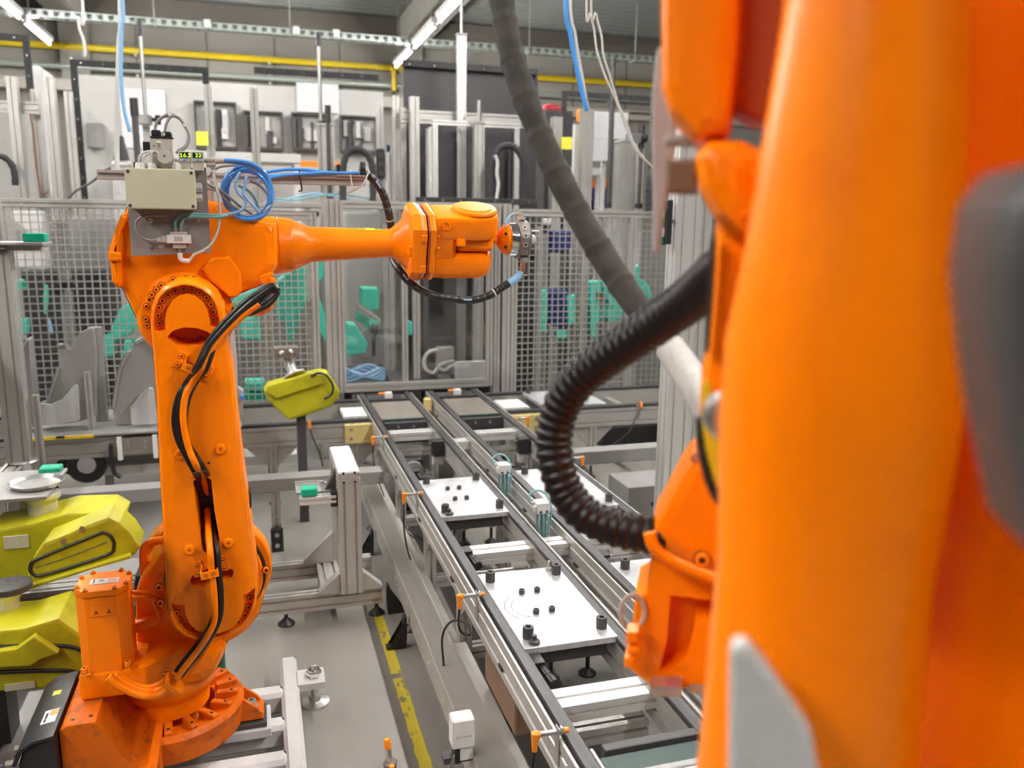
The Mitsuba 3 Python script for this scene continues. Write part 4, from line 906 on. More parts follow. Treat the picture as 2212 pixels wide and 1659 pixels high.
# cross transfer rails at the left bottom
t = thing('side_transfer', 'dark side transfer rails left of the near conveyor, at the photo bottom', 'transfer unit')
part(t, 'rear_rail', prof((-.2, 1.5, ZB-.03), (.615, 1.5, ZB-.03), .045, .045), 'm_darkgrey')
part(t, 'belt', bx(.1, .612, 1.33, 1.47, ZB-.035, ZB-.012, .012), 'm_black')
part(t, 'front_plate', bx(-.2, .612, .8, 1.325, ZB-.03, ZB-.01, .003), 'm_darkgrey')
part(t, 'screw', lathe([(.011, 0), (.011, .008), (.009, .009), (.005, .009), (.005, .003)], (.53, 1.26, ZB-.01), (0, 0, 1), 16), 'm_chrome', 35)
for x in (-.15, .55):
    for y in (.9, 1.5): part(t, 'leg', prof((x, y, 0), (x, y, ZB-.0531), .045, .045, (0, 1, 0)), 'm_alu')
# boxes on the inner side of rails
solo('motor_box', 'brown motor box hanging under the left rail of the left conveyor', 'box', bx(.63, .70, 1.98, 2.3, .24, ZB-.1155, .006), 'm_brown')
solo('motor_box_stand', 'dark foot under the brown motor box', 'stand', bx(.64, .66, 2.1, 2.14, 0, .2395), 'm_darkgrey')
# ---------------------------------------------------------------- cable duct on the floor beside the conveyor
t = thing('cable_duct', 'long grey sheet metal cable duct standing on feet left of the conveyor', 'cable duct')
ZD = .22
xl, xr = 0.5114, 0.6318
part(t, 'channel', bx(xl+.004, xr-.004, 1.0, 4.9, ZD-.13, ZD-.03, .002), 'm_duct')
part(t, 'lid', prism([(xl, ZD-.05), (xr, ZD-.05), (xr, ZD-.03), (xr-.035, ZD-.012), (xl+.004, ZD-.012), (xl, ZD-.016)], 2.58, 4.9, 'y'), 'm_duct')
part(t, 'near_lid', bx(xl-.006, xr+.006, .9, 2.575, ZD-.045, ZD, .002), 'm_duct')
side = [(y, ZD-.085+.03*(k % 2)) for k, y in enumerate(np.arange(1.3, 4.6, .06))]
hole = lathe([(.006, 0), (.006, .0006)], (0, 0, 0), (-1, 0, 0), 10)
part(t, 'perforation', [hole.copy().apply_translation((xl+.0036, y, z)) for y, z in side], 'm_plate', stuff=True)
for y in (3.13, 4.3, 1.7):
    part(t, 'stand', bx(xl+.02, xl+.05, y-.02, y+.02, .03, ZD-.1302), 'm_alu')
    part(t, 'foot', lathe([(.035, 0), (.035, .006), (.012, .026), (.008, .03)], (xl+.035, y, 0), (0, 0, 1), 16), 'm_black', 30)
for lab, y, s in (('black floor angle holding the duct, beside the yellow line', 3.0, -1), ('black floor angle at the foot of the aluminium stand', 3.3, 1), ('black floor angle farther back along the duct', 3.95, -1)):
    x = xl-.012 if s < 0 else .475
    solo('floor_angle', lab, 'bracket', prism(rnd([(x, .0), (x+s*.075, .0), (x+s*.075, .012), (x+s*.03, .014), (x+s*.012, .05), (x+s*.008, .13), (x-s*.004, .13), (x-s*.004, .045)], .002), y-.018, y+.018, 'y', .002), 'm_black')
# ---------------------------------------------------------------- floor markings
for lab, y0, y1 in (('yellow floor tape strip running behind the foot of the aluminium stand', 2.806, 3.36), ('yellow floor tape strip nearest the camera, left of the cable duct', 1.2, 2.775)):
    xs = np.linspace(0, 1, 40); rr = np.random.default_rng(3)
    e0, e1 = .412+.0035*rr.random(40), .455-.0035*rr.random(40)
    solo('floor_tape', lab, 'floor tape', prism([(a, y0+(y1-y0)*s) for a, s in zip(e1, xs)]+[(a, y0+(y1-y0)*s) for a, s in zip(e0[::-1], xs[::-1])], .0002, .0014, 'z'), 'm_tape')
# ---------------------------------------------------------------- lower return frame under the cross conveyors
t = thing('tie_frame', 'grey channel beam on slim legs, running level under the cross conveyors', 'frame')
zt0, zt1 = 0.3148, 0.3811
part(t, 'beam', bx(-1.6, .585, 4.1, 4.2, zt0, zt1, .003), 'm_sheet')
for x in (0.0468, -.9):
    part(t, 'leg', prof((x, 4.15, .05), (x, 4.15, zt0-.0002), .045, .045, (0, 1, 0)), 'm_alu')
    part(t, 'foot_plate', bx(x-.03, x+.03, 4.1, 4.126, 0, .12, .004), 'm_black')
    bolts(t, [(x, 4.1, .09), (x, 4.1, .035)], .011, (0, -1, 0), 'm_steel', 'screw', .006)
t = thing('tie_frame', 'grey channel beam on slim legs at the right, under the right cross conveyor', 'frame')
zt0, zt1 = 0.3307, 0.4053
part(t, 'beam', bx(1.50, 3.2, 4.1, 4.2, zt0, zt1, .003), 'm_sheet')
for x in (1.62, 2.9): part(t, 'leg', prof((x, 4.15, 0), (x, 4.15, zt0-.0002), .045, .045, (0, 1, 0)), 'm_alu')
t = thing('sheet_box', 'long grey sheet metal box low at the right, behind the sensor with two orange ends', 'box')
part(t, 'case', bx(1.79, 2.6, 3.76, 4.02, .07, .3, .003), 'm_sheet')
for x in (1.84, 2.5): part(t, 'foot', bx(x-.03, x+.03, 3.8, 3.98, 0, .0699), 'm_darkgrey')
part(t, 'hole', cyl((1.93, 3.761, .2), (1.93, 3.7585, .2), .012, 12), 'm_black'); part(t, 'hole', cyl((2.0, 3.761, .2), (2.0, 3.7585, .2), .006, 12), 'm_black')
solo('black_box', 'long black box on the floor under the right cross conveyor', 'box', bx(2.4035, 2.4035+.5, 5.5, 5.7, 0, .16, .01), 'm_black')

# ---------------------------------------------------------------- white base frame of the robot
ZF = .105
t = thing('base_frame', 'white painted welded steel frame on the floor under the orange robot', 'frame')
fx0, fx1, fy1 = 0.0211, 0.0804, 2.8527
def rbeam(x0, x1, y0, y1, z0, z1, r=.012): return bx(x0, x1, y0, y1, z0, z1, r)
part(t, 'side_beam', rbeam(fx0, fx1, 1.2, fy1, .025, ZF), 'm_white_paint', 40)
for ya, yb in ((2.6731, 2.6039), (2.4864, 2.4184), (2.3106, 2.2439), (1.75, 1.82)):
    part(t, 'cross_beam', rbeam(-.72, fx0+.01, min(ya, yb), max(ya, yb), .03, ZF-.0005), 'm_white_paint', 40)
part(t, 'side_beam', rbeam(-.78, -.715, 1.2, fy1, .025, ZF), 'm_white_paint', 40)
lugc = (0.1326,2.6967,0.01)
part(t, 'lug', bx(fx1-.004, lugc[0]+.035, lugc[1]-.05, lugc[1]+.05, ZF-.028, ZF-.002, .002), 'm_white_paint')
part(t, 'levelling_foot', lathe([(.05, 0), (.05, .008), (.02, .014), (.02, .03), (.012, .03), (.012, .12), (.008, .14), (.004, .142)], (lugc[0], lugc[1], 0), (0, 0, 1), 24), 'm_steel', 35, 'shiny steel levelling foot')
part(t, 'nut', lathe([(.025, 0), (.026, .002), (.026, .016), (.024, .018)], (lugc[0], lugc[1], ZF-.0015), (0, 0, 1), 6), 'm_chrome')
part(t, 'washer', lathe([(.02, 0), (.02, .005)], (lugc[0], lugc[1], ZF+.0167), (0, 0, 1), 20), 'm_chrome')
part(t, 'nut', lathe([(.022, 0), (.022, .014)], (lugc[0], lugc[1], ZF-.0445), (0, 0, 1), 6), 'm_steel')
for x in (-.6, -.2): part(t, 'pad', bx(x-.05, x+.05, 1.3, 1.4, 0, .0298), 'm_darkgrey')
# ---------------------------------------------------------------- aluminium stand right of the robot
t = thing('profile_stand', 'aluminium profile stand with a broad post and a flat white top, right of the robot arm', 'stand')
AY = 3.29
part(t, 'floor_beam', prof((-.5, AY+.0225, .09), (.452, AY+.0225, .09), .045, .075), 'm_alu')
xp0, xp1 = .279, .368
part(t, 'post', prof(((xp0+xp1)/2, 3.295, .128), ((xp0+xp1)/2, 3.295, .6), xp1-xp0, .09, (0, 1, 0)), 'm_alu')
part(t, 'rear_post', prof(((xp0+xp1)/2-.02, 3.64, .128), ((xp0+xp1)/2-.02, 3.64, .6), .045, .045, (0, 1, 0)), 'm_alu')
part(t, 'top_beam', prof(((xp0+xp1)/2, 3.25, .622), ((xp0+xp1)/2, 3.68, .622), .089, .043), 'm_alu')
part(t, 'top_plate', bx(xp0+.004, xp1-.004, 3.262, 3.655, .6437, .647, .001), 'm_paper')
part(t, 'end_strip', bx(xp0, xp1, 3.657, 3.682, .6437, .653, .002), 'm_darkgrey')
part(t, 'rear_beam', prof((-.5, 3.64, .09), (.452, 3.64, .09), .045, .075), 'm_alu')
part(t, 'side_beam', prof((-.30, 3.336, .09), (-.30, 3.616, .09), .045, .075), 'm_alu')
part(t, 'side_beam', prof((.25, 3.336, .09), (.25, 3.616, .09), .09, .075), 'm_alu')
for sx, x in ((-1, xp0), (1, xp1)):
    part(t, 'corner_bracket', prism([(x, .1278), (x+sx*.085, .1278), (x+sx*.085, .138), (x, .215)], 3.27, 3.32, 'y', .002), 'm_alu')
part(t, 'corner_bracket', prism([(xp0-.001, .1278), (xp0-.13, .1278), (xp0-.13, .145), (xp0-.001, .27)], 3.6, 3.63, 'y', .002), 'm_alu')
for x, y in ((.43, 3.31), (.06, 3.31), (.43, 3.64), (-.3, 3.64)):
    part(t, 'foot', lathe([(.034, 0), (.034, .006), (.012, .026), (.008, .03), (.008, .0522)], (x, y, 0), (0, 0, 1), 16), 'm_black', 30)
t = thing('clamp_arm', 'short aluminium slide arm on the left side of the stand, carrying the green block', 'bracket')
zz = .53
part(t, 'slide', prof((.13, 3.30, zz), (.272, 3.30, zz), .045, .03), 'm_alu_bright')
part(t, 'upper_plate', bx(.12, .278, 3.34, 3.5, zz+.01, zz+.018, .001), 'm_sheet')
part(t, 'wire_loop', tube([(.12, 3.45, zz+.028), (.18, 3.45, zz+.03), (.23, 3.44, zz+.028), (.25, 3.40, zz+.026), (.235, 3.36, zz+.024)], .005, 8), 'm_steel', True)
part(t, 'black_clamp', bx(.252, .2785, 3.285, 3.34, zz-.035, zz+.03, .003), 'm_black')
part(t, 'angle', prism([(.2788, zz+.02), (.2788, zz+.1), (.24, zz+.03)], 3.35, 3.39, 'y', .002), 'm_darkgrey')
solo('green_block', 'green plastic block on the slide arm left of the aluminium stand', 'block', bx(.137, .20, 3.282, 3.335, zz+.0183, zz+.05, .004), 'm_green')
# ---------------------------------------------------------------- tall cell post at the right, between conveyor and foreground robot
t = thing('cell_post', 'tall double aluminium cell post beside the ribbed black hose', 'post')
part(t, 'profile', prof((1.86, 3.45, 0), (1.86, 3.45, 2.6), .12, .09, (0, 1, 0), mod=.06), 'm_alu_bright')
part(t, 'profile', prof((1.965, 3.5, 0), (1.965, 3.5, 2.6), .08, .09, (0, 1, 0), mod=.08), 'm_alu_bright')
t = thing('light_curtain', 'green circuit strip with a black edge mounted left of the tall cell post', 'light curtain')
part(t, 'board', bx(1.722,1.7606,3.42,3.44,1.5423,1.7039, .002), 'm_pcb')
part(t, 'black_edge', bx(1.7469,1.7764,3.4,3.43,1.5471,1.7399, .003), 'm_black')
part(t, 'chip', bx(1.7286,1.7421,3.412,3.4198,1.6637,1.6938, .001), 'm_alu_bright'); part(t, 'chip', bx(1.7328,1.7464,3.412,3.4198,1.579,1.6195, .001), 'm_alu_bright')
part(t, 'arm', bx(1.7754, 1.799, 3.4305, 3.45, 1.64, 1.6562), 'm_alu')
# ---------------------------------------------------------------- left side: post, shelves, fixtures
t = thing('corner_post', 'thick aluminium post at the left edge of the photo with a diagonal brace at its foot', 'post')
cx = -1.122; zf = 0.4784
part(t, 'profile', prof((cx, 4.4, zf), (cx, 4.4, 1.478), .10, .09, (0, 1, 0), mod=.05), 'm_alu')
part(t, 'ring', lathe([(.06, 0), (.066, .006), (.06, .014)], (cx+.01, 4.4, zf-.0145), (0, 0, 1), 24), 'm_alu_bright', 35)
part(t, 'base_beam', prof((cx-.02, 3.3, zf-.06), (cx-.02, 4.46, zf-.06), .09, .09), 'm_alu')
part(t, 'side_profile', prof((cx+.085, 4.42, zf-.1), (cx+.085, 4.42, 0.7893), .03, .03, (0, 1, 0)), 'm_alu')
part(t, 'brace', prism([(cx+.03, zf-.10), (cx+.09, zf-.12), (cx+.06, zf+.02), (cx+.04, zf-.03)], 4.2, 4.3, 'y', .004), 'm_alu')
for y in (3.4, 4.3): part(t, 'leg', prof((cx-.02, y, 0), (cx-.02, y, zf-.1052), .045, .045, (0, 1, 0)), 'm_alu')
t = thing('small_shelf', 'thin aluminium shelf on the thick left post, high behind the mesh', 'shelf')
zs = 1.5144
part(t, 'board', bx(cx-.05, -0.9191, 4.3, 4.5, zs-.012, zs, .002), 'm_alu')
part(t, 'underbar', bx(cx-.04, -0.9354, 4.36, 4.40, zs-.04, zs-.0122, .002), 'm_alu')
part(t, 'black_plug', cyl((cx-.06, 4.32, zs-.025), (cx+.05, 4.32, zs-.03), .01, 10), 'm_black')
solo('green_block', 'green block lying on the high aluminium shelf at the left edge', 'block', bx(-1.0127,-0.9199,4.36,4.43,0,1.5598, .004) if False else bx(-1.0129, -0.9201, 4.36, 4.44, zs+.0003, zs+.04, .004), 'm_green')
# fixture plate with bent sheets on the left cross conveyor
t = thing('fixture_plate', 'grey fixture plate with an orange edge strip on the left cross conveyor', 'plate')
fz = 0.5286
part(t, 'plate', bx(-1.2026, -0.1095, 4.78, 5.4, ZB+.0005, ZB+.014, .002), 'm_sheet')
part(t, 'orange_strip', bx(-1.1951, -0.8623, 4.772, 4.7795, ZB-.004, ZB+.012, .001), 'm_yellow')
for x in (-1.178, -1.0196): part(t, 'clip', bx(x-.02, x+.02, 4.764, 4.7715, ZB+.004, ZB+.016, .001), 'm_black')
def sheet(lab, poly, y, d, m='m_sheet', lips=(), r=.01):
    t = thing('bent_sheet', lab, 'metal sheet')
    part(t, 'sheet', prism(rnd(poly, r), y, y+d, 'y', .002), m)
    for L in lips: part(t, 'edge', tube(L, .009, 8), 'm_chrome', True)
    return t
sheet('curved aluminium sheet fixture with a bright edge, farthest left behind the thick post', [(-1.2295,0.8316),(-1.2079,0.9295),(-1.1767,0.9899),(-1.1537,1.0064),(-1.1581,0.8537),(-1.1556,0.6786),(-1.1542,0.5391),(-1.2259,0.5254),(-1.2296,0.6821)], 4.9, .1, 'm_sheet', [[(-1.2259,4.89,0.8208),(-1.2086,4.89,0.8942),(-1.1857,4.89,0.9597),(-1.1608,4.89,0.9981)]])
sheet('tall aluminium sheet fixture with a torn bright edge, left of the robot', [(-1.1024,0.6451),(-1.0522,0.7653),(-1.0242,0.8908),(-1.0335,0.9414),(-0.9966,0.9553),(-0.9774,0.9145),(-0.9247,1.0136),(-0.8543,1.0471),(-0.8508,0.9104),(-0.8775,0.5505),(-0.9575,0.5288),(-1.0313,0.5201),(-1.1309,0.5181),(-1.1474,0.6423)], 4.95, .06, 'm_sheet', [[(-1.0998,4.94,0.6522),(-1.0765,4.94,0.7174),(-1.0535,4.94,0.7799),(-1.0357,4.94,0.8348)], [(-1.031,4.94,0.9478),(-1.008,4.94,0.9571),(-0.9861,4.94,0.9514)]])
sheet('low bright aluminium box wall in front of the torn-edged sheet', [(-1.1265,0.6604),(-1.0705,0.6475),(-1.0151,0.675),(-0.9322,0.7669),(-0.9397,0.5541),(-1.0259,0.5412),(-1.1283,0.5344)], 4.86, .02, 'm_plate')
solo('slim_profile', 'slim aluminium upright in front of the tall sheet fixture left of the robot', 'profile', prof((-0.8905, 4.9, ZB+.0145), (-0.8905, 4.9, 0.8105), .03, .03, (0, 1, 0)), 'm_alu')
solo('grey_cylinder', 'grey rounded upright behind the slim upright left of the robot', 'profile', cyl((-0.8693, 5.1, ZB+.0145), (-0.8642, 5.1, 1.0287), .035, 16), 'm_sheet', 40)
sheet('curved aluminium sheet fixture with a broad bright edge, just left of the robot arm', [(-0.7874,0.5718),(-0.7578,0.7271),(-0.7274,0.8294),(-0.6945,0.9003),(-0.675,0.9126),(-0.6481,0.9657),(-0.5999,0.9849),(-0.5327,1.0037),(-0.5645,0.4931),(-0.7786,0.4975)], 4.95, .08, 'm_sheet', [[(-0.7817,4.94,0.5999),(-0.7627,4.94,0.7032),(-0.737,4.94,0.8057),(-0.7093,4.94,0.869),(-0.6812,4.94,0.9066)], [(-0.6455,4.94,0.9516),(-0.6161,4.94,0.9713),(-0.5845,4.94,0.9884)]])
sheet('aluminium gusset plate with a bright slanted edge, touching the robot arm at the left', [(-0.6853,0.6102),(-0.6087,0.7101),(-0.5663,0.7133),(-0.5554,0.5116),(-0.6873,0.5114)], 4.87, .03, 'm_plate', [[(-0.6812,4.86,0.6174),(-0.6381,4.86,0.6721),(-0.5929,4.86,0.7216)]])
sheet('aluminium upright sheet fixture just right of the robot arm', [(-0.149,1.0396),(-0.1294,1.0392),(-0.1214,0.842),(-0.1236,0.6876),(-0.0944,0.6675),(-0.1068,0.5058),(-0.1674,0.501)], 4.9, .08, 'm_plate')
solo('blue_clip', 'small blue clip on the upright sheet right of the robot arm', 'clip', bx(-0.113, -0.093, 4.86, 4.8995, 0.6264, 0.6505, .002), 'm_blue_tube')
t = thing('cover_plate', 'olive cover plate with screws between two white clips, under the left cross conveyor edge', 'plate')
part(t, 'plate', bx(-0.7325, -0.571, 4.79, 4.8295, ZB-.115, ZB-.02, .002), 'm_brownplate')
for x in (-0.7417, -0.564): part(t, 'clip', bx(x-.012, x+.012, 4.775, 4.8295, ZB-.14, ZB-.01, .002), 'm_white')
bolts(t, [(-0.6982, 4.79, ZB-.045), (-0.6153, 4.79, ZB-.045), (-0.6982, 4.79, ZB-.075), (-0.6153, 4.79, ZB-.075)], .009, (0, -1, 0), 'm_steel', 'screw', .005)
# black drive unit under the left cross conveyor
t = thing('drive_unit', 'bulky black drive unit hanging under the left cross conveyor', 'drive')
part(t, 'housing', prism(rnd([(-1.1127,0.3693),(-0.8738,0.366),(-0.8741,0.3),(-0.8891,0.2215),(-0.9322,0.2036),(-0.9992,0.2301),(-1.0651,0.2615),(-1.103,0.2957)], .02), 4.9, 5.3, 'y', .01), 'm_black', 35)
part(t, 'disc', lathe([(.09, 0), (.1, .01), (.1, .05)], (-0.9236,4.84,0.3051), (0, 1, 0), 24), 'm_black', 35)
part(t, 'hub', lathe([(.012, 0), (.045, .004), (.05, .02)], (-0.9207,4.825,0.3093), (0, 1, 0), 16), 'm_grey_plastic', 35)
part(t, 'mount', bx(-1.1012, -0.9161, 4.95, 5.2, ZB-.19, ZB-.16), 'm_black')
solo('black_cables', 'black cables dropping from the left cross conveyor to a white channel', 'cable', tube([(-0.7817,4.78,0.4361),(-0.7848,4.78,0.3926),(-0.7826,4.78,0.3277),(-0.7752,4.78,0.27),(-0.7447,4.78,0.2467)], .012), 'm_black', True)
solo('white_channel', 'long white channel running level under the left cross conveyor', 'channel', bx(-0.8986, -0.5569+.75, 4.98, 5.2, 0.2032, 0.2576, .004), 'm_white')
for x in (-0.8514, -0.5569+.6):
    solo('channel_leg', 'leg under the white channel', 'leg', bx(x-.02, x+.02, 5.05, 5.09, 0, 0.2032-.0002), 'm_sheet', group='legs under the white channel')
# floor level machine base at far left
t = thing('step_base', 'grey ribbed machine base low on the floor behind the yellow-green parts', 'machine base')
bb = (-0.8102, -0.4085)
part(t, 'body', bx(bb[0]-.6, bb[1]-.02, 3.2, 3.6, 0, .24, .01), 'm_sheet')
part(t, 'top_beam', prof((bb[0]-.6, 3.15, .29), (bb[1]-.06, 3.15, .29), .09, .09), 'm_alu')
for k in range(16): part(t, 'rib', bx(bb[0]+.02*k*1.1+.05, bb[0]+.02*k*1.1+.061, 3.188, 3.1998, .03, .2, .001), 'm_alu')
part(t, 'end_plate', bx(bb[1]-.055, bb[1]-.02, 3.1, 3.1998, .14, .36, .003), 'm_black')
bolts(t, [(bb[1]-.037, 3.0998, .3), (bb[1]-.037, 3.0998, .27)], .008, (0, -1, 0), 'm_chrome', 'screw', .005)
# yellow-green moulded parts on aluminium spindles
def spindle(t, c, h, r, rf, flip=1):
    part(t, 'spindle', lathe([(rf, 0), (rf, .012), (r*1.25, .016), (r, .03), (r, h-.03), (r*1.3, h-.012), (r*1.3, h)], c, (0, 0, 1), 28), 'm_alu_bright', 35, 'aluminium flanged spindle')
def moulding(lab, poly, y, d, holes, bev=.012):
    t = thing('yellow_moulding', lab, 'moulded part')
    part(t, 'body', prism(rnd(poly, .006), y, y+d, 'y', bev), 'm_ypart', 30)
    return t
MY = 2.75
t = moulding('yellow-green moulded part with a black oval seal, left of the robot motor, upper one', [(-0.7273,0.5063),(-0.6964,0.5988),(-0.6606,0.645),(-0.5876,0.671),(-0.5203,0.6979),(-0.4744,0.7119),(-0.444,0.6907),(-0.4168,0.6572),(-0.3893,0.6015),(-0.4058,0.5782),(-0.4255,0.5678),(-0.5994,0.522),(-0.7126,0.4984)], MY, .14, None)
part(t, 'rear_body', prism(rnd([(-0.8567,0.645),(-0.8049,0.6521),(-0.7261,0.6629),(-0.6184,0.6868),(-0.4943,0.68),(-0.4551,0.6493),(-0.4758,0.5906),(-0.6948,0.5659),(-0.7498,0.4646),(-0.8756,0.4451)], .006), MY+.142, MY+.34, 'y', .01), 'm_ypart', 30)
part(t, 'lower_lip', prism(rnd([(-0.7121,0.5206),(-0.4176,0.5903),(-0.4145,0.5777),(-0.5755,0.5438),(-0.7057,0.5078)], .003), MY-.03, MY-.0005, 'y', .004), 'm_ypart', 30)
def oval(px, y, r=.006):
    p = np.array(px, float)
    p = np.vstack([p, p[:1]]); p = spline(p, 6)
    return sweep(np.stack([p[:, 0], np.full(len(p), y), p[:, 1]], 1), r, 8)
part(t, 'seal', oval([(-0.4938,0.6633),(-0.476,0.6523),(-0.4655,0.6312),(-0.4657,0.6095),(-0.4805,0.5893),(-0.5833,0.5603),(-0.6758,0.5401),(-0.6948,0.5423),(-0.7049,0.5587),(-0.7021,0.5767),(-0.6868,0.5917),(-0.591,0.6287)], MY-.001, .0055), 'm_black', True, 'black oval seal')
part(t, 'score_line', tube([(-0.69,2.749,0.5666),(-0.5936,2.749,0.5927),(-0.4856,2.749,0.629)], .0015, 6), 'm_darkgrey')
part(t, 'hole', cyl(((-0.6066,2.75,0.6441)), ((-0.606,2.747,0.6451)), .009, 14), 'm_brown'); part(t, 'hole', cyl(((-0.5518,2.75,0.6797)), ((-0.5512,2.747,0.6807)), .008, 14), 'm_brown')
tag = ((-0.7751,2.88,0.6019))
part(t, 'label_plate', bx(-0.8086, -0.7359, 2.886, 2.8915, 0.5837, 0.6271, .001), 'm_cream', label='small pale label plate')
spindle(t, ((-0.7132,3,0.5933)), 0.7291-0.5933, .045, .075)
t = thing('gripper_shelf', 'grey steel shelf plate with a clear dish, above the upper yellow-green part', 'shelf')
zq = 0.7291
part(t, 'plate', bx(-0.9116, -0.6808, 2.92, 3.25, zq+.0003, zq+.012, .002), 'm_sheet')
part(t, 'dish', lathe([(.01, 0), (.075, .002), (.085, .016), (.083, .017), (.073, .006)], (-0.7367, 3.05, zq+.0124), (0, 0, 1), 24), 'm_steel', 35)
for x in (-0.8985, -0.8057): part(t, 'leg', prof((x, 3.2, 0), (x, 3.2, zq), .045, .045, (0, 1, 0)), 'm_alu')
t = thing('green_block', 'green block behind the clear dish, beside the black drive unit at the left', 'block')
part(t, 'body', bx(-0.7654, -0.6952, 3.2, 3.26, 0.7193, 0.7566, .004), 'm_green')
part(t, 'stem', bx(-0.7436, -0.7143, 3.21, 3.25, zq+.0125, 0.7193-.0002), 'm_steel')
t = moulding('yellow-green moulded part low at the left edge, beside the black connector box', [(-0.7868,0.4877),(-0.6742,0.4857),(-0.5825,0.5052),(-0.5674,0.489),(-0.5204,0.4398),(-0.4818,0.3939),(-0.4903,0.2786),(-0.5506,0.2811),(-0.6682,0.2905),(-0.8046,0.3019)], 2.5, .2, None)
for (a, b) in ((1402, 1396), (1462, 1456)):
    part(t, 'seal', tube([(-0.8016, 2.499, 0.4481-(a-1400)*.0013), (-0.6418, 2.499, 0.4307-(a-1400)*.0013), (-0.5594, 2.499, 0.4159-(a-1400)*.0013), (-0.5123, 2.499, 0.3844-(a-1400)*.0013)], .006, 8), 'm_black', True, 'black seal line')
part(t, 'label_plate', bx(-0.736, -0.6583, 2.494, 2.4995, 0.3011, 0.3225, .001), 'm_cream', label='small pale label strip')
part(t, 'upper_step', prism(rnd([(-0.8332,0.4359),(-0.6891,0.4394),(-0.6423,0.4716),(-0.5804,0.4096),(-0.6311,0.3987),(-0.6572,0.3814),(-0.8368,0.3984)], .004), 2.47, 2.4995, 'y', .005), 'm_ypart', 30)
spindle(t, ((-0.751,2.66,0.424)), 0.5375-0.424, .032, .07)
part(t, 'flange', lathe([(.055, 0), (.06, .004), (.06, .02), (.05, .024), (.024, .024), (.02, .02)], ((-0.7407,2.66,0.539)), (0, 0, 1), 28), 'm_darkgrey', 35, 'dark grey ring flange')
solo('moulding_stand', 'dark stand under the lower yellow-green part at the left edge', 'stand', bx(-1.2, -.75, 2.55, 2.65, 0, 0.2933), 'm_darkgrey')
solo('moulding_stand', 'dark stand under the upper yellow-green part', 'stand', bx(-1.1, -.95, 2.95, 3.05, 0, 0.4434), 'm_darkgrey')
t = moulding('pale yellow-green moulded part on a tilted spindle, right of the robot arm', [(0.0151,0.7522),(0.0349,0.7832),(0.2048,0.8254),(0.3004,0.8439),(0.3434,0.8372),(0.406,0.7342),(0.3976,0.6916),(0.3551,0.6481),(0.2334,0.6091),(0.135,0.5869),(0.0359,0.6944)], 4.45, .12, None, .02)
part(t, 'ridge', prism(rnd([(0.0344,0.7841),(0.2034,0.8309),(0.2556,0.8435),(0.2977,0.827),(0.3202,0.7815),(0.177,0.7433),(0.0825,0.7133),(0.0193,0.7506)], .004), 4.425, 4.4495, 'y', .008), 'm_ypart', 30)
part(t, 'seal', tube([(0.2551,4.42,0.8288),(0.2982,4.42,0.8419),(0.3358,4.42,0.8255),(0.3633,4.42,0.7796),(0.3646,4.42,0.7396),(0.3471,4.42,0.7154),(0.318,4.42,0.7018)], .006), 'm_black', True, 'black curved seal')
ca, cb_ = np.array((0.1761,4.5,0.8175)), np.array((0.1345,4.56,0.9187))
part(t, 'spindle', lathe([(.06, 0), (.06, .01), (.03, .014), (.026, .03), (.026, .14), (.03, .15)], ca, cb_-ca, 24), 'm_alu_bright', 35, 'tilted aluminium spindle')
part(t, 'clamp', bx(0.0752, 0.2002, 4.46, 4.54, 0.9233, 0.9774, .006), 'm_ring')
part(t, 'screw', cyl(((0.1183,4.46,0.9545)), ((0.1058,4.43,0.9546)), .008, 10), 'm_white'); part(t, 'screw', cyl(((0.1559,4.46,0.9606)), ((0.1638,4.43,0.9576)), .008, 10), 'm_white')
solo('moulding_stand', 'dark stand under the pale yellow-green part right of the robot arm', 'stand', bx(0.1774, 0.2254, 4.5, 4.54, 0, 0.6325), 'm_darkgrey')

# ---------------------------------------------------------------- the orange robot in focus
R = thing('robot_arm', 'orange six axis robot arm in sharp focus, standing on the white frame at the left', 'robot')
OR = 'm_orange'
BCX, BCY, BZ = -.30, 2.44, .15
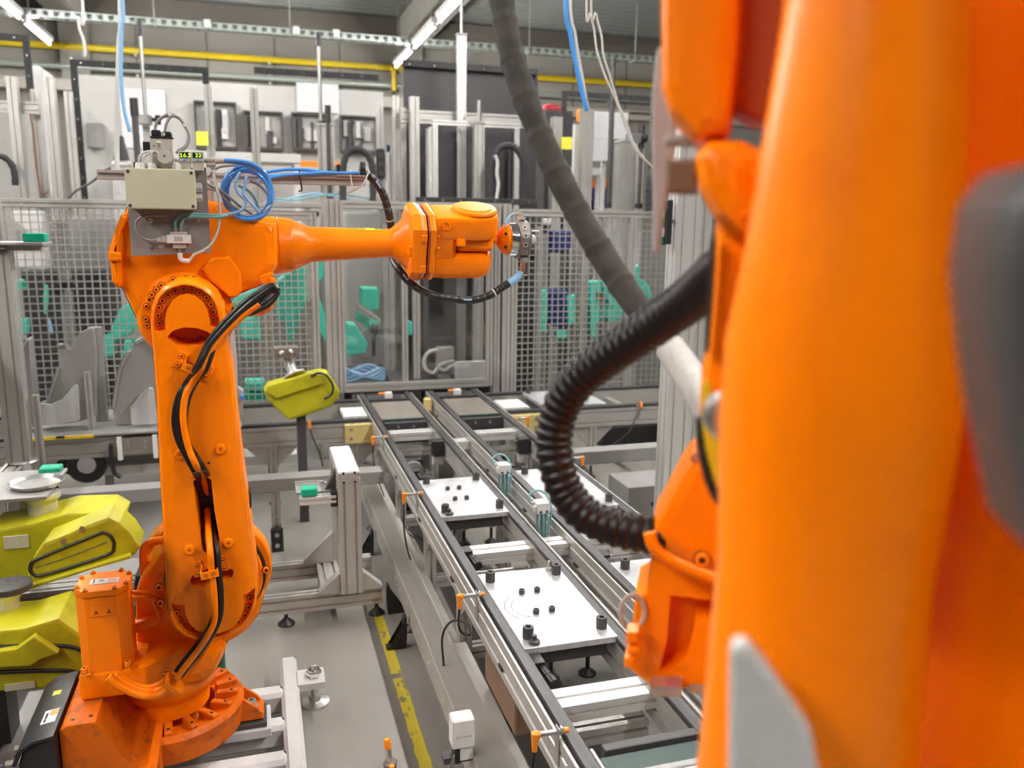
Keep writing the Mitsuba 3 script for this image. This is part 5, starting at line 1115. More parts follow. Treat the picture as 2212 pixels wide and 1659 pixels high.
# base ring
base = part(R, 'base', lathe([(.19, BZ), (.205, BZ+.006), (.212, BZ+.075), (.2, BZ+.09), (.15, BZ+.075), (.13, BZ+.075), (.12, BZ+.03)], (BCX, BCY, 0), (0, 0, 1), 72), 'm_orange_base', 30)
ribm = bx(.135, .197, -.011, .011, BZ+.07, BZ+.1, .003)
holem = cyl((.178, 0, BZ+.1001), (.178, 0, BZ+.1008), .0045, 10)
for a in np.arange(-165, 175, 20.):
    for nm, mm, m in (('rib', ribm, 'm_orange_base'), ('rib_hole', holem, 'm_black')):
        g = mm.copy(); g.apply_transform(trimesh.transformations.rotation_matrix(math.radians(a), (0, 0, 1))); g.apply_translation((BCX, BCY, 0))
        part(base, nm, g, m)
for a in (0, 112, -122):
    lug = [bx(.17, .268, -.042, .042, BZ-.0, BZ+.024, .006)]
    web = [prism([(.19, BZ+.02), (.262, BZ+.02), (.25, BZ+.04), (.195, BZ+.088)], s*.036-.006, s*.036+.006, 'y', .002) for s in (-1, 1)]
    M4 = trimesh.transformations.rotation_matrix(math.radians(a), (0, 0, 1)); M4[:3, 3] = (BCX, BCY, 0)
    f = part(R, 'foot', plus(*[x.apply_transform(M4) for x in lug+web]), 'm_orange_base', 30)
    c = M4 @ np.array([.232, 0, BZ+.0245, 1])
    part(f, 'washer', lathe([(.02, 0), (.02, .003)], c[:3], (0, 0, 1), 20), 'm_steel', 35)
    bolts(f, [c[:3]+V(0, 0, .0032)], .0145, (0, 0, 1), 'm_steel', 'bolt', .02)
    for dz0, dz1, m, e in ((BZ-.016, BZ-.0003, 'm_darkgrey', .0), (ZF+.0003, BZ-.0163, 'm_white_paint', .012)):
        g = bx(.15, .275+e, -.055-e, .055+e, dz0, dz1, .002); g.apply_transform(M4)
        if m == 'm_darkgrey': part(R, 'foot_pad', g, m)
        else: solo('mounting_pad', 'white mounting pad under the %s foot of the focused robot' % {0: 'right', 112: 'rear', -122: 'front'}[a], 'pad', g, m)
# rear cable box of the base
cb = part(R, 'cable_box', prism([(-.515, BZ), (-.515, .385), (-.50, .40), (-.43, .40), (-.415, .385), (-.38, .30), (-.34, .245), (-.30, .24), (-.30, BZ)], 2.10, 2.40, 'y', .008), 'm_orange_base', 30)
part(cb, 'screw_hole', cyl((-.485, 2.125, .4), (-.485, 2.125, .4008), .005, 10), 'm_black'); part(cb, 'screw_hole', cyl((-.445, 2.13, .4), (-.445, 2.13, .4008), .005, 10), 'm_black')
part(cb, 'black_cover', bx(-.50, -.42, 2.33, 2.39, .4003, .412, .004), 'm_black')
part(cb, 'cover_ring', lathe([(.008, 0), (.011, 0), (.011, .003), (.008, .003)], (-.445, 2.37, .4122), (0, 0, 1), 16), 'm_steel', 35)
bk = part(R, 'connector_box', prism([(-.60, BZ+.0), (-.60, .33), (-.588, .365), (-.56, .385), (-.516, .392), (-.516, BZ)], 2.07, 2.37, 'y', .008), 'm_black', 30, 'black plastic connector box')
part(bk, 'lid', prism([(-.612, .335), (-.598, .372), (-.565, .394), (-.5165, .402), (-.5165, .3935), (-.562, .386), (-.59, .366), (-.602, .335)], 2.06, 2.375, 'y', .002), 'm_black', 30)
def onlid(u, v, w, h, m, nm, d=.0006):
    """A flat sticker on the sloping lid: u along x (fraction), v along y."""
    x0, z0, x1, z1 = -.565, .394, -.5165, .402
    dx = V(x1-x0, 0, z1-z0); dx /= np.linalg.norm(dx); n = np.cross(dx, (0, 1, 0))
    n = n if n[2] > 0 else -n
    c = V(x0, v, z0)+dx*u+n*.0003
    q = [c+dx*(-w/2)+V(0, -h/2, 0), c+dx*(w/2)+V(0, -h/2, 0), c+dx*(w/2)+V(0, h/2, 0), c+dx*(-w/2)+V(0, h/2, 0)]
    b = trimesh.convex.convex_hull(np.array(q+[p+n*d for p in q]))
    return part(bk, nm, b, m)
onlid(.022, 2.16, .034, .062, 'm_paper', 'warning_label'); onlid(.029, 2.175, .018, .028, 'm_orange_plug', 'label_print', .0009); onlid(.015, 2.275, .02, .022, 'm_yellow_note', 'yellow_label')
part(bk, 'label_text', text_at('ABB 960902', .005, (-.552, 2.155, .3975), (0, 1, 0), (-1, 0, -.165), .0009), 'm_black', stuff=True)
for y, z in ((2.12, .30), (2.2, .29), (2.15, .245)):
    part(bk, 'cable_gland', lathe([(.022, 0), (.022, .02), (.017, .022), (.017, .04)], (-.6005, y, z), (-1, 0, 0), 8), 'm_ring')
part(bk, 'black_plug', tube([(-.601, 2.08, .215), (-.63, 2.08, .214), (-.652, 2.078, .205), (-.658, 2.076, .185), (-.658, 2.074, .13)], .016, 12), 'm_black', True)
part(bk, 'cable', tube([(-.64, 2.12, .30), (-.68, 2.115, .295), (-.74, 2.11, .26), (-.8, 2.1, .15), (-.85, 2.08, .05)], .011, 10), 'm_black', True)
part(bk, 'cable', tube([(-.658, 2.074, .13), (-.66, 2.07, .06), (-.7, 2.05, .015)], .006, 8), 'm_grey_cable', True)
part(R, 'green_stem', cyl((-.16, 2.62, .0), (-.16, 2.62, .38), .014, 12), 'm_pcb', 35, 'green stem behind the base')
part(R, 'chrome_pin', cyl((-.185, 2.60, .25), (-.185, 2.60, .37), .02, 16, None, .004), 'm_steel', 35)
# rotating turret
part(R, 'turret', lathe([(.115, .235), (.118, .285), (.135, .300), (.145, .325), (.146, .36), (.135, .395), (.11, .425), (.08, .44)], (BCX, BCY, 0), (0, 0, 1), 56), OR, 35)
part(R, 'turret_bulge', prism(rnd([(-0.4065,0.4334),(-0.3905,0.4663),(-0.3574,0.4805),(-0.2998,0.4747),(-0.2054,0.4692),(-0.1454,0.4633),(-0.1243,0.4462),(-0.1306,0.419),(-0.1498,0.3768),(-0.1877,0.3516),(-0.2604,0.3451),(-0.3302,0.3635),(-0.386,0.3973)], .012), 2.29, 2.56, 'y', .04), OR, 35)
part(R, 'turret_column', prism(rnd([(-0.3552,0.6187),(-0.3364,0.6591),(-0.2986,0.7105),(-0.2709,0.7472),(-0.1906,0.76),(-0.072,0.7341),(-0.0192,0.6459),(-0.0146,0.5757),(-0.0322,0.5146),(-0.0653,0.4725),(-0.0974,0.4515),(-0.1202,0.4421),(-0.119,0.4149),(-0.1366,0.409),(-0.1402,0.4351),(-0.2086,0.434),(-0.3503,0.4495),(-0.3632,0.4652)], .012), 2.34, 2.56, 'y', .018), OR, 35)
part(R, 'column_step', prism(rnd([(-0.3576,0.5489),(-0.308,0.5613),(-0.2921,0.5537),(-0.2935,0.532),(-0.3366,0.5161),(-0.3597,0.5166)], .004), 2.315, 2.345, 'y', .01), OR, 35)
part(R, 'column_rib', prism(rnd([(-0.3137,0.6188),(-0.3066,0.6206),(-0.2896,0.5561),(-0.293,0.5402),(-0.2998,0.5438)], .003), 2.315, 2.345, 'y', .006), OR, 35)
# axis 2 drive and disc
A2 = ((-0.142,2.2,0.6539))
part(R, 'axis_disc', lathe([(.118, 0), (.126, .004), (.126, .03)], (A2[0], 2.302, A2[2]), (0, 1, 0), 64), OR, 30)
part(R, 'axis_gap_ring', lathe([(.135, 0), (.135, .01)], (A2[0], 2.333, A2[2]), (0, 1, 0), 64), 'm_black')
part(R, 'axis_cover', lathe([(.142, 0), (.147, .006), (.147, .06), (.14, .075)], (A2[0]+.004, 2.36, A2[2]+.004), (0, 1, 0), 64), OR, 30)
bolts(R, [((-0.2861,2.3,0.6545)), ((-0.2858,2.3,0.6091)), ((-0.0069,2.3,0.6722))], .009, (0, -1, 0), OR, 'disc_bolt')
part(R, 'gear_cover', prism(rnd([(-0.363,0.5803),(-0.3594,0.6355),(-0.3448,0.6752),(-0.3153,0.7064),(-0.2816,0.7248),(-0.1986,0.7273),(-0.1834,0.5506)], .02), 2.57, 2.68, 'y', .02), OR, 35)
part(R, 'lifting_handle', tube([(-0.3408,2.45,0.583),(-0.3412,2.45,0.6328),(-0.34,2.45,0.6889),(-0.3348,2.45,0.7135),(-0.3206,2.45,0.726),(-0.3008,2.45,0.7296),(-0.2737,2.45,0.7296)], .012, 12), OR, True)
# axis 1 motor
mx, my = -.415, 2.27
hw = .062
oct_ = [(mx-hw, my-hw*.55), (mx-hw*.6, my-hw), (mx+hw*.6, my-hw), (mx+hw, my-hw*.55), (mx+hw, my+hw*.55), (mx+hw*.6, my+hw), (mx-hw*.6, my+hw), (mx-hw, my+hw*.55)]
mt = part(R, 'motor', prism(oct_, .44, .682, 'z', .004), OR, 30)
part(mt, 'motor_base', prism(rnd([(mx-hw-.006, my-hw-.004), (mx+hw+.03, my-hw-.004), (mx+hw+.12, my+.02), (mx+hw+.12, my+hw+.06), (mx-hw-.006, my+hw)], .012), .40, .475, 'z', .01), OR, 35)
part(mt, 'motor_lid', prism([(mx+(x-mx)*1.04, my+(y-my)*1.04) for x, y in oct_], .6825, .7, 'z', .003), OR, 30)
part(mt, 'lid_label', bx(mx-.032, mx+.036, my-.02, my+.012, .7003, .7012), 'm_paper', label='white pictogram label')
part(mt, 'label_mark', bx(mx-.024, mx-.021, my-.014, my+.008, .7013, .7017), 'm_black'); part(mt, 'label_mark', prism([(mx-.014, my-.008), (mx-.004, my+.004), (mx+.004, my-.01), (mx-.003, my-.002)], .7013, .7017, 'z'), 'm_black')
for k in range(4): part(mt, 'label_line', bx(mx+.012, mx+.032, my-.014+.006*k, my-.0115+.006*k, .7013, .7016), 'm_orange_plug')
bolts(mt, [(x*.93+mx*.07, y*.93+my*.07, .7003) for x, y in oct_[::1]], .0055, (0, 0, 1), OR, 'lid_screw', .006)
part(mt, 'front_panel', bx(mx-.028, mx+.03, my-hw-.003, my-hw-.0002, .63, .672, .002), OR)
for s in (-.012, .018): part(mt, 'vent', prism([(mx+s-.006, .638), (mx+s+.006, .638), (mx+s, .65)], my-hw-.0042, my-hw-.0031, 'y'), 'm_socket')
bolts(mt, [(mx-hw*.8, my-hw-.012, .485), (mx+hw*.85, my-hw-.01, .488)], .008, (0, 0, 1), OR, 'motor_bolt', .014)
part(mt, 'cable', tube([(mx+hw, my, .66), (mx+hw+.03, my+.02, .645), (mx+hw+.06, my+.05, .62), (mx+hw+.075, my+.09, .56), (mx+hw+.05, my+.1, .5), (mx+hw+.03, my+.09, .47)], .006, 8), 'm_orange_plain', True)
part(mt, 'cable', tube([(mx+hw, my-.01, .65), (mx+hw+.03, my+.01, .635), (mx+hw+.058, my+.04, .61), (mx+hw+.07, my+.08, .55), (mx+hw+.04, my+.09, .48)], .006, 8), 'm_orange_plain', True)
# lower arm: cast body with chamfered front, pockets and openings cut out
LAQ = [(-0.2416,1.3922),(-0.2408,1.3267),(-0.24,1.2268),(-0.2435,1.0562),(-0.246,0.88),(-0.2496,0.735)]
lower = [(-0.2488,0.6607),(-0.2351,0.6201),(-0.2136,0.5957),(-0.1764,0.5739),(-0.1399,0.5712),(-0.0942,0.5866),(-0.0578,0.6163),(-0.0345,0.6543)]
right = [(-0.0275,0.712),(-0.0345,0.812),(-0.043,0.9236),(-0.0494,1.0015),(-0.0541,1.0663),(-0.0606,1.1826),(-0.0641,1.2666),(-0.0726,1.3337),(-0.0767,1.3996)]
top = [(-0.0784,1.4284),(-0.0924,1.4594),(-0.113,1.4792),(-0.136,1.4902),(-0.1591,1.4936),(-0.1835,1.4906),(-0.2093,1.4779),(-0.2276,1.4556),(-0.2374,1.4267)]
poly = LAQ+lower+right+top
wide, slim = .034, .009
ins = [slim*1.5]+[wide*.8, wide, wide, wide, wide]+[slim]*8+[wide, wide, wide, wide, wide, wide, wide, wide*.7, slim*1.5]+[slim]*9
if not Polygon(poly).exterior.is_ccw: poly, ins = poly[::-1], ins[::-1]
arm = prism(poly, 2.10, 2.295, 'y', .012, np.array(ins), None, .022, None)
A3 = ((-0.161,2.1,1.4079)); A2f = ((-0.1392,2.1,0.6929))
def ring_cut(outer, tongue, depth): return prism(Polygon(outer).buffer(0).difference(Polygon(tongue).buffer(0)).simplify(.0005), 2.08, 2.10+depth, 'y')
up_out = [(-0.2334,1.379),(-0.2329,1.4028),(-0.2272,1.4308),(-0.2136,1.4565),(-0.1935,1.4735),(-0.1689,1.4819),(-0.1487,1.4817),(-0.1247,1.4728),(-0.104,1.4551),(-0.0918,1.4308),(-0.0871,1.3999),(-0.0878,1.3866),(-0.0965,1.3801),(-0.1077,1.3848),(-0.2257,1.3744)]
up_ton = [(-0.2089,1.3696),(-0.2069,1.4023),(-0.2014,1.4261),(-0.1892,1.4454),(-0.1723,1.4581),(-0.1559,1.4612),(-0.1399,1.4567),(-0.1241,1.4445),(-0.1128,1.4246),(-0.1089,1.4003),(-0.1081,1.3759)]
lo_out = [(-0.2364,0.6889),(-0.2338,0.6587),(-0.2226,0.6297),(-0.2044,0.6045),(-0.1768,0.5879),(-0.1438,0.582),(-0.1077,0.5885),(-0.0752,0.6071),(-0.0512,0.6372),(-0.0394,0.6715),(-0.0357,0.7066),(-0.0599,0.6944),(-0.2042,0.6848)]
lo_ton = [(-0.2041,0.7047),(-0.2053,0.665),(-0.1983,0.6352),(-0.182,0.6128),(-0.1585,0.5994),(-0.132,0.5957),(-0.1048,0.6022),(-0.0825,0.6196),(-0.0677,0.6471),(-0.0631,0.6745),(-0.0664,0.7003)]
eye_up = rnd([(-0.2065,1.3597),(-0.1913,1.3758),(-0.1665,1.3828),(-0.1399,1.3811),(-0.1156,1.3717),(-0.1007,1.358),(-0.1149,1.3461),(-0.1381,1.3379),(-0.163,1.3364),(-0.1852,1.3415)], .004)
eye_lo = rnd([(-0.19,0.7439),(-0.186,0.757),(-0.1548,0.7719),(-0.1229,0.7745),(-0.0977,0.7716),(-0.0848,0.7615),(-0.0889,0.7457),(-0.1186,0.7292),(-0.1561,0.7262),(-0.184,0.7345)], .004)
slot = rnd([(-0.168,1.0037),(-0.1558,1.0134),(-0.1366,1.0131),(-0.1263,1.0052),(-0.1227,0.9284),(-0.1148,0.8487),(-0.1179,0.8307),(-0.1471,0.8141),(-0.1552,0.8248),(-0.1607,0.8837),(-0.1649,0.9441)], .004)
arm = minus(arm, ring_cut(up_out, up_ton, .030), ring_cut(lo_out, lo_ton, .034), prism(eye_up, 2.08, 2.19, 'y'), prism(eye_lo, 2.08, 2.18, 'y'), prism(slot, 2.08, 2.2, 'y'))
L = part(R, 'lower_arm', arm, OR, 28)
bolts(L, [(p[0], 2.1302, p[1]) for p in [(-0.2227,1.3908),(-0.2247,1.409),(-0.2214,1.4277),(-0.2127,1.4441),(-0.1994,1.4579),(-0.1829,1.4666),(-0.1645,1.4706),(-0.1457,1.4687),(-0.129,1.4613),(-0.1148,1.4491),(-0.1051,1.4336),(-0.1005,1.4155),(-0.1014,1.397)]], .0063, (0, -1, 0), OR, 'flange_bolt')
bolts(L, [(p[0], 2.1342, p[1]) for p in [(-0.2289,0.6519),(-0.2221,0.6299),(-0.2095,0.6101),(-0.1919,0.5953),(-0.1717,0.5834),(-0.1248,0.5821),(-0.1018,0.5913),(-0.081,0.607),(-0.0645,0.6244),(-0.0543,0.6453),(-0.0493,0.6688)]], .0068, (0, -1, 0), OR, 'flange_bolt')
bolts(L, [(p[0], 2.1902, p[1]) for p in [(-0.1931,1.341),(-0.1741,1.3372),(-0.1559,1.3373),(-0.1371,1.3439)]], .0063, (0, -1, 0), OR, 'flange_bolt')
for p in [(-0.1935,1.0747),(-0.1004,1.0816),(-0.1857,0.8297),(-0.0938,0.8374)]:
    part(L, 'boss', lathe([(.0125, 0), (.0125, .006), (.0105, .009), (.0035, .009), (.0034, .004)], (p[0], 2.1005 if p[0] < -.1 else 2.103, p[1]), (0, -1, 0), 24), OR, 35)
part(L, 'bumper', prism(rnd([(-0.0582,0.9565),(-0.0491,0.9533),(-0.0406,0.9374),(-0.04,0.8993),(-0.0494,0.895),(-0.0555,0.9134)], .003), 2.17, 2.23, 'y', .004), OR)
part(L, 'bumper_pad', bx(-0.0432, -0.0357, 2.175, 2.225, 0.8969, 0.9425, .006), 'm_black')
part(L, 'slot_back', prism(slot, 2.1995, 2.2005, 'y'), 'm_black')
part(L, 'screw_hole', cyl(((-0.1294,2.1,1.048)), ((-0.1294,2.099,1.0482)), .003, 10), 'm_black')
# shoulder housing at axis 3
hous3 = [(-0.2978,1.6617),(-0.3176,1.6187),(-0.3395,1.5608),(-0.3392,1.5347),(-0.339,1.4785),(-0.3223,1.4587),(-0.3052,1.4118),(-0.2858,1.3619),(-0.2691,1.3162),(-0.2457,1.2842),(-0.1043,1.2917),(-0.0817,1.3767),(-0.064,1.4345),(-0.0324,1.4462),(0.0101,1.4639),(0.044,1.494),(0.0566,1.5145),(0.0586,1.6281),(0.015,1.6346),(-0.0304,1.641),(-0.0634,1.659),(-0.0736,1.6773),(-0.1397,1.6829),(-0.2373,1.6786)]
H3 = part(R, 'shoulder_housing', prism(rnd(hous3, .008), 2.275, 2.56, 'y', .026), OR, 30)
part(H3, 'side_cover', prism(rnd([(-0.2978,1.6617),(-0.3176,1.6187),(-0.3405,1.5608),(-0.3403,1.5347),(-0.3401,1.4785),(-0.3223,1.4587),(-0.3119,1.4864),(-0.3109,1.5324),(-0.3056,1.5781),(-0.3083,1.6007),(-0.2933,1.6348)], .006), 2.255, 2.40, 'y', .014), OR, 30)
part(H3, 'cover_step', prism(rnd([(-0.3409,1.5552),(-0.3096,1.5507),(-0.311,1.5301),(-0.3406,1.5301)], .003), 2.245, 2.26, 'y', .006), OR, 30)
part(H3, 'axis_boss', lathe([(.083, 0), (.088, .004), (.112, .03), (.118, .045)], ((-0.1748), 2.245, (1.3891)), (0, 1, 0), 64), OR, 40)
bo = [(-0.2606,1.4211),(-0.2637,1.3893),(-0.2624,1.3739),(-0.2464,1.4491),(-0.2358,1.4617),(-0.2236,1.4723),(-0.1952,1.4856),(-0.1643,1.4885),(-0.1491,1.4858),(-0.1338,1.4804),(-0.1087,1.463),(-0.09,1.4366),(-0.0855,1.4216),(-0.082,1.4071)]
part(H3, 'flange_ring', lathe([(.074, 0), (.1005, 0), (.1015, .002), (.1015, .02)], ((-0.1748), 2.233, (1.3891)), (0, 1, 0), 72), OR, 35)
bolts(H3, [(p[0], 2.2328, p[1]) for p in bo], .0063, (0, -1, 0), OR, 'flange_bolt')
for p in [(-0.253,1.4369),(-0.1201,1.4733)]: part(H3, 'pin_hole', cyl((p[0], 2.2329, p[1]), (p[0], 2.2318, p[1]), .0038, 12), 'm_black')
# cast rib frame right of the boss
rib = Polygon([(-0.1281,1.5101),(-0.1137,1.5311),(-0.1045,1.5381),(-0.0607,1.5405),(-0.0365,1.5027),(-0.0342,1.4527),(-0.0485,1.4385),(-0.0667,1.4387),(-0.0883,1.4604),(-0.1108,1.4807)], [[(-0.0998,1.5194),(-0.0636,1.5264),(-0.0481,1.4957),(-0.0495,1.4672),(-0.0613,1.4566),(-0.0935,1.49)]])
part(H3, 'cast_rib', prism(rnd(rib, .003), 2.25, 2.30, 'y', .006), OR, 35)
part(H3, 'rib_pocket', prism(rnd([(-0.0997,1.5217),(-0.0636,1.5276),(-0.0503,1.498),(-0.0516,1.4696),(-0.0613,1.4577),(-0.0956,1.4935)], .003), 2.2735, 2.2748, 'y'), 'm_socket')  # flat dark sheet painting the shade inside the rib
# upper arm tube
FYC = 2.42
def fz(px, py): return 0
fa = [(-0.0355), (0.0617), (0.1012), (0.1311), (0.1512), (0.2699), (0.3722), (0.3948), (0.4242), (0.4296)]
fr = [0.0781, 0.0778, 0.0705, 0.0566, 0.0484, 0.0432, 0.0397, 0.0558, 0.0839, 0.0827]
FZ = (1.5627); FZ2 = (1.5731)
fo, fax = V(fa[0], FYC, FZ), V(fa[8]-fa[0], 0, (FZ2-FZ)*1.15); fax /= np.linalg.norm(fax)
pf = [(r, x-fa[0]) for x, r in zip(fa, fr)]
def smooth_prof(p, n=4):
    p = np.array(p); out = []
    return [tuple(q) for q in p]
F = part(R, 'forearm', lathe([(fr[0]*.9, -.02)]+pf[:1]+[(fr[0]*1.0, .045), (fr[1], pf[1][1]-.004), (fr[1]-.003, pf[1][1]-.002), (fr[1]-.003, pf[1][1]+.001), (fr[1]-.0005, pf[1][1]+.003)]+[(fr[2]+.002, pf[2][1]-.006)]+pf[2:5]+[(fr[4]*.985, pf[4][1]+.03)]+pf[5:7]+[(fr[6]*1.08, pf[6][1]+.006)]+pf[7:], fo, fax, 56), OR, 38)
cut1 = [(-0.0179,1.6154),(-0.0031,1.6132),(0.0091,1.6039),(0.0213,1.5921),(-0.0168,1.5895)]
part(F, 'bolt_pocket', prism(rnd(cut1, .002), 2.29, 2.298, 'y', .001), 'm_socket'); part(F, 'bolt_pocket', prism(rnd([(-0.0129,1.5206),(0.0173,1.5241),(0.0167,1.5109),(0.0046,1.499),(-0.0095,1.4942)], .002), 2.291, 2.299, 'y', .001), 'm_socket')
part(F, 'pocket_lip', tube([(-0.0167,2.288,1.5897),(-0.0008,2.288,1.5887),(0.0211,2.288,1.5912)], .003, 8), OR, True); part(F, 'pocket_lip', tube([(-0.0094,2.288,1.495),(0.0057,2.288,1.4997),(0.0166,2.288,1.5116)], .003, 8), OR, True)
# warning stripes on the tube
def band(x0, x1, a0, a1, m, nm):
    n = 14; vs = []; fs = []
    for s in (0, 1):
        x = (x0, x1)[s]; c = fo+fax*(x-fa[0]); r = np.interp(x, fa, fr)+.0012
        for k in range(n):
            a = math.radians(a0+(a1-a0)*k/(n-1)); vs.append(c+V(0, -r*math.cos(a), r*math.sin(a)))
    for k in range(n-1): fs += [(k, k+1, n+k+1), (k, n+k+1, n+k)]
    return part(F, nm, tm(vs, fs), m)
band(fa[5], fa[6]-.02, 58, 120, 'm_yellow', 'warning_band')
band(fa[5]-.0, fa[5]+.03, 62, 120.5, 'm_black', 'warning_stripe'); band(fa[6]-.045, fa[6]-.018, 64, 121, 'm_black', 'warning_stripe')
# wrist, rolled a little towards the camera
WX = lambda px: 0
wz = (1.5779)
ROT = trimesh.transformations.rotation_matrix(math.radians(17), (1, 0, 0), (0, FYC, wz))
ROT5 = trimesh.transformations.rotation_matrix(math.radians(5), (1, 0, 0), (0, FYC, wz))
def rot(m, M=ROT): m = m.copy(); m.apply_transform(M); return m
xw = [(0.4109), (0.427), (0.4674), (0.4892), (0.5648), (0.6025), (0.6816)]
hc = .098
def octo(h, w, c): return [(FYC-w, wz-h+c), (FYC-w+c, wz-h), (FYC+w-c, wz-h), (FYC+w, wz-h+c), (FYC+w, wz+h-c), (FYC+w-c, wz+h), (FYC-w+c, wz+h), (FYC-w, wz+h-c)]
W = part(R, 'wrist_collar', rot(prism(octo(hc, .092, .035), xw[1]-.012, xw[2], 'x', .02)), OR, 30)
part(R, 'wrist_ring', rot(prism(octo(hc-.001, .091, .035), xw[2]+.0015, xw[3], 'x', .007)), OR, 30)
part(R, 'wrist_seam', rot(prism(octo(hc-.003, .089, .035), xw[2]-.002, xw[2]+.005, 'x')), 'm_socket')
for dx0, dz0, dz1 in ((.004, .028, .05), (.004, -.062, -.04)): part(W, 'raised_pad', rot(bx(xw[2]-.024, xw[2]-.006, FYC-.0955, FYC-.09, wz+dz0, wz+dz1, .002)), OR)
part(W, 'lug', rot(bx(xw[1]-.016, xw[1]-.002, FYC-.085, FYC-.066, wz-.016, wz+.014, .003)), 'm_orange')
fw, fl = .074, xw[6]-xw[3]
def lobe(z0, z1, xe, b): 
    r = fw; xc = xe-r
    p = [(xw[3]-.01, FYC-r*.93)]+[(xw[3]+.02, FYC-r*.95)]+arc((xc, FYC), r, -90, 90, 25)+[(xw[3]+.02, FYC+r*.95), (xw[3]-.01, FYC+r*.93)]
    return prism(p, z0, z1, 'z', b)
fork = part(R, 'wrist_fork', rot(lobe(wz+.022, wz+.093, xw[6]+.004, .016)), OR, 38)
part(R, 'wrist_fork', rot(lobe(wz-.094, wz-.020, xw[6]-.006, .022)), OR, 38)
part(R, 'fork_root', rot(bx(xw[3]-.012, xw[4]-.012, FYC-.066, FYC+.066, wz-.04, wz+.04, .012)), OR, 30)
part(fork, 'top_cap', rot(lathe([(.066, 0), (.066, .006), (.062, .010), (.05, .0105), (.049, .013), (.02, .0135)], (xw[6]-.068, FYC, wz+.0932), (0, 0, 1), 48)), OR, 35)
part(fork, 'plug_hole', rot(lathe([(.011, 0), (.013, .004), (.013, .006), (.008, .006), (.007, -.006)], (xw[3]+.028, FYC-.069, wz+.07), (0, -1, .2), 20)), OR, 35)
part(R, 'fork_bump', rot(bx(xw[3]+.03, xw[3]+.065, FYC-.04, FYC+.0, wz-.1, wz-.09, .006)), OR, 35)
part(R, 'wrist_hub', cyl((xw[4]+.004, FYC-.03, wz), (xw[6]-.03, FYC-.03, wz), .0235, 20, None, .003), OR, 35)
part(R, 'wrist_tilt', bx(xw[4]-.006, xw[6]-.016, FYC-.05, FYC+.05, wz-.026, wz+.03, .008), OR, 30)
part(R, 'stop_block', bx(xw[4]-.016, xw[4]+.01, FYC-.083, FYC-.048, wz-.012, wz+.012, .003), OR)
bolts(W, [(xw[3]+.003, FYC-.088, wz+.015), (xw[3]+.003, FYC-.087, wz-.018)], .006, (1, -.4, 0), OR, 'collar_screw')
# flange and tool changer
TX = (0.6716); TZ = (1.5857)
part(R, 'flange', lathe([(.014, 0), (.014, .016), (.022, .02), (.044, .04), (.046, .045), (.046, .05)], (TX, FYC, TZ), (1, 0, .0), 40), OR, 30)
bolts(R, [(TX+.036, FYC-.036, TZ+.017), (TX+.036, FYC-.034, TZ-.022)], .0045, (-1, -.8, 0), 'm_black', 'flange_screw', .003)
tc = thing('tool_changer', 'round aluminium and grey-brown tool changer on the flange of the focused robot', 'tool changer')
TW = TX+.0505
part(tc, 'adapter_ring', lathe([(.046, 0), (.049, .002), (.049, .022), (.051, .0225), (.051, .024)], (TW, FYC, TZ), (1, 0, 0), 48), 'm_chrome', 30)
part(tc, 'body', lathe([(.054, 0), (.057, .003), (.057, .03), (.052, .036), (.03, .0362)], (TW+.0245, FYC, TZ), (1, 0, 0), 48), 'm_ring', 30)
for dz in (.036, .012, -.014, -.036):
    yy = FYC-math.sqrt(.057**2-dz**2)
    d = V(0, yy-FYC, dz)/.057
    p = V(TW+.040, yy, TZ+dz)
    part(tc, 'port', lathe([(.008, 0), (.008, .0006), (.004, .0006), (.0038, -.003)], p, d, 16), 'm_grey_plastic'); part(tc, 'port_hole', lathe([(.004, 0), (.004, .0009)], p, d, 12), 'm_black')
for k in range(3):
    dz = .025; yy = FYC-math.sqrt(.057**2-dz**2); part(tc, 'dot', lathe([(.0015, 0), (.0015, .0006)], (TW+.034+.006*k, yy, TZ+dz), (0, yy-FYC, dz), 8), 'm_black')
part(tc, 'hub', lathe([(.02, 0), (.02, .01), (.016, .014), (.014, .022), (.008, .026)], (TW+.061, FYC, TZ), (1, 0, 0), 24), 'm_white', 35)
part(tc, 'pin', cyl((TW+.06, FYC-.03, TZ+.026), (TW+.088, FYC-.03, TZ+.026), .0026, 10), 'm_chrome')
part(tc, 'elbow_fitting', plus(bx(TW+.03, TW+.05, FYC-.02, FYC-.006, TZ+.056, TZ+.066, .002), bx(TW+.03, TW+.042, FYC-.019, FYC-.007, TZ+.06, TZ+.078, .002), bx(TW+.014, TW+.04, FYC-.019, FYC-.007, TZ+.07, TZ+.08, .002)), 'm_beige')
part(tc, 'air_line', tube([(TW+.015, FYC-.013, TZ+.075), (TW+.0, FYC-.02, TZ+.068), (TW-.012, FYC-.03, TZ+.05), (TW-.016, FYC-.035, TZ+.035)], .0026, 8), 'm_blue_pale', True)
part(tc, 'lower_fitting', bx(TW+.036, TW+.056, FYC-.036, FYC-.012, TZ-.066, TZ-.052, .002), 'm_sheet')
part(tc, 'chrome_socket', cyl((TW+.046, FYC-.026, TZ-.066), (TW+.042, FYC-.03, TZ-.105), .0125, 14, .014, .002), 'm_chrome', 35)
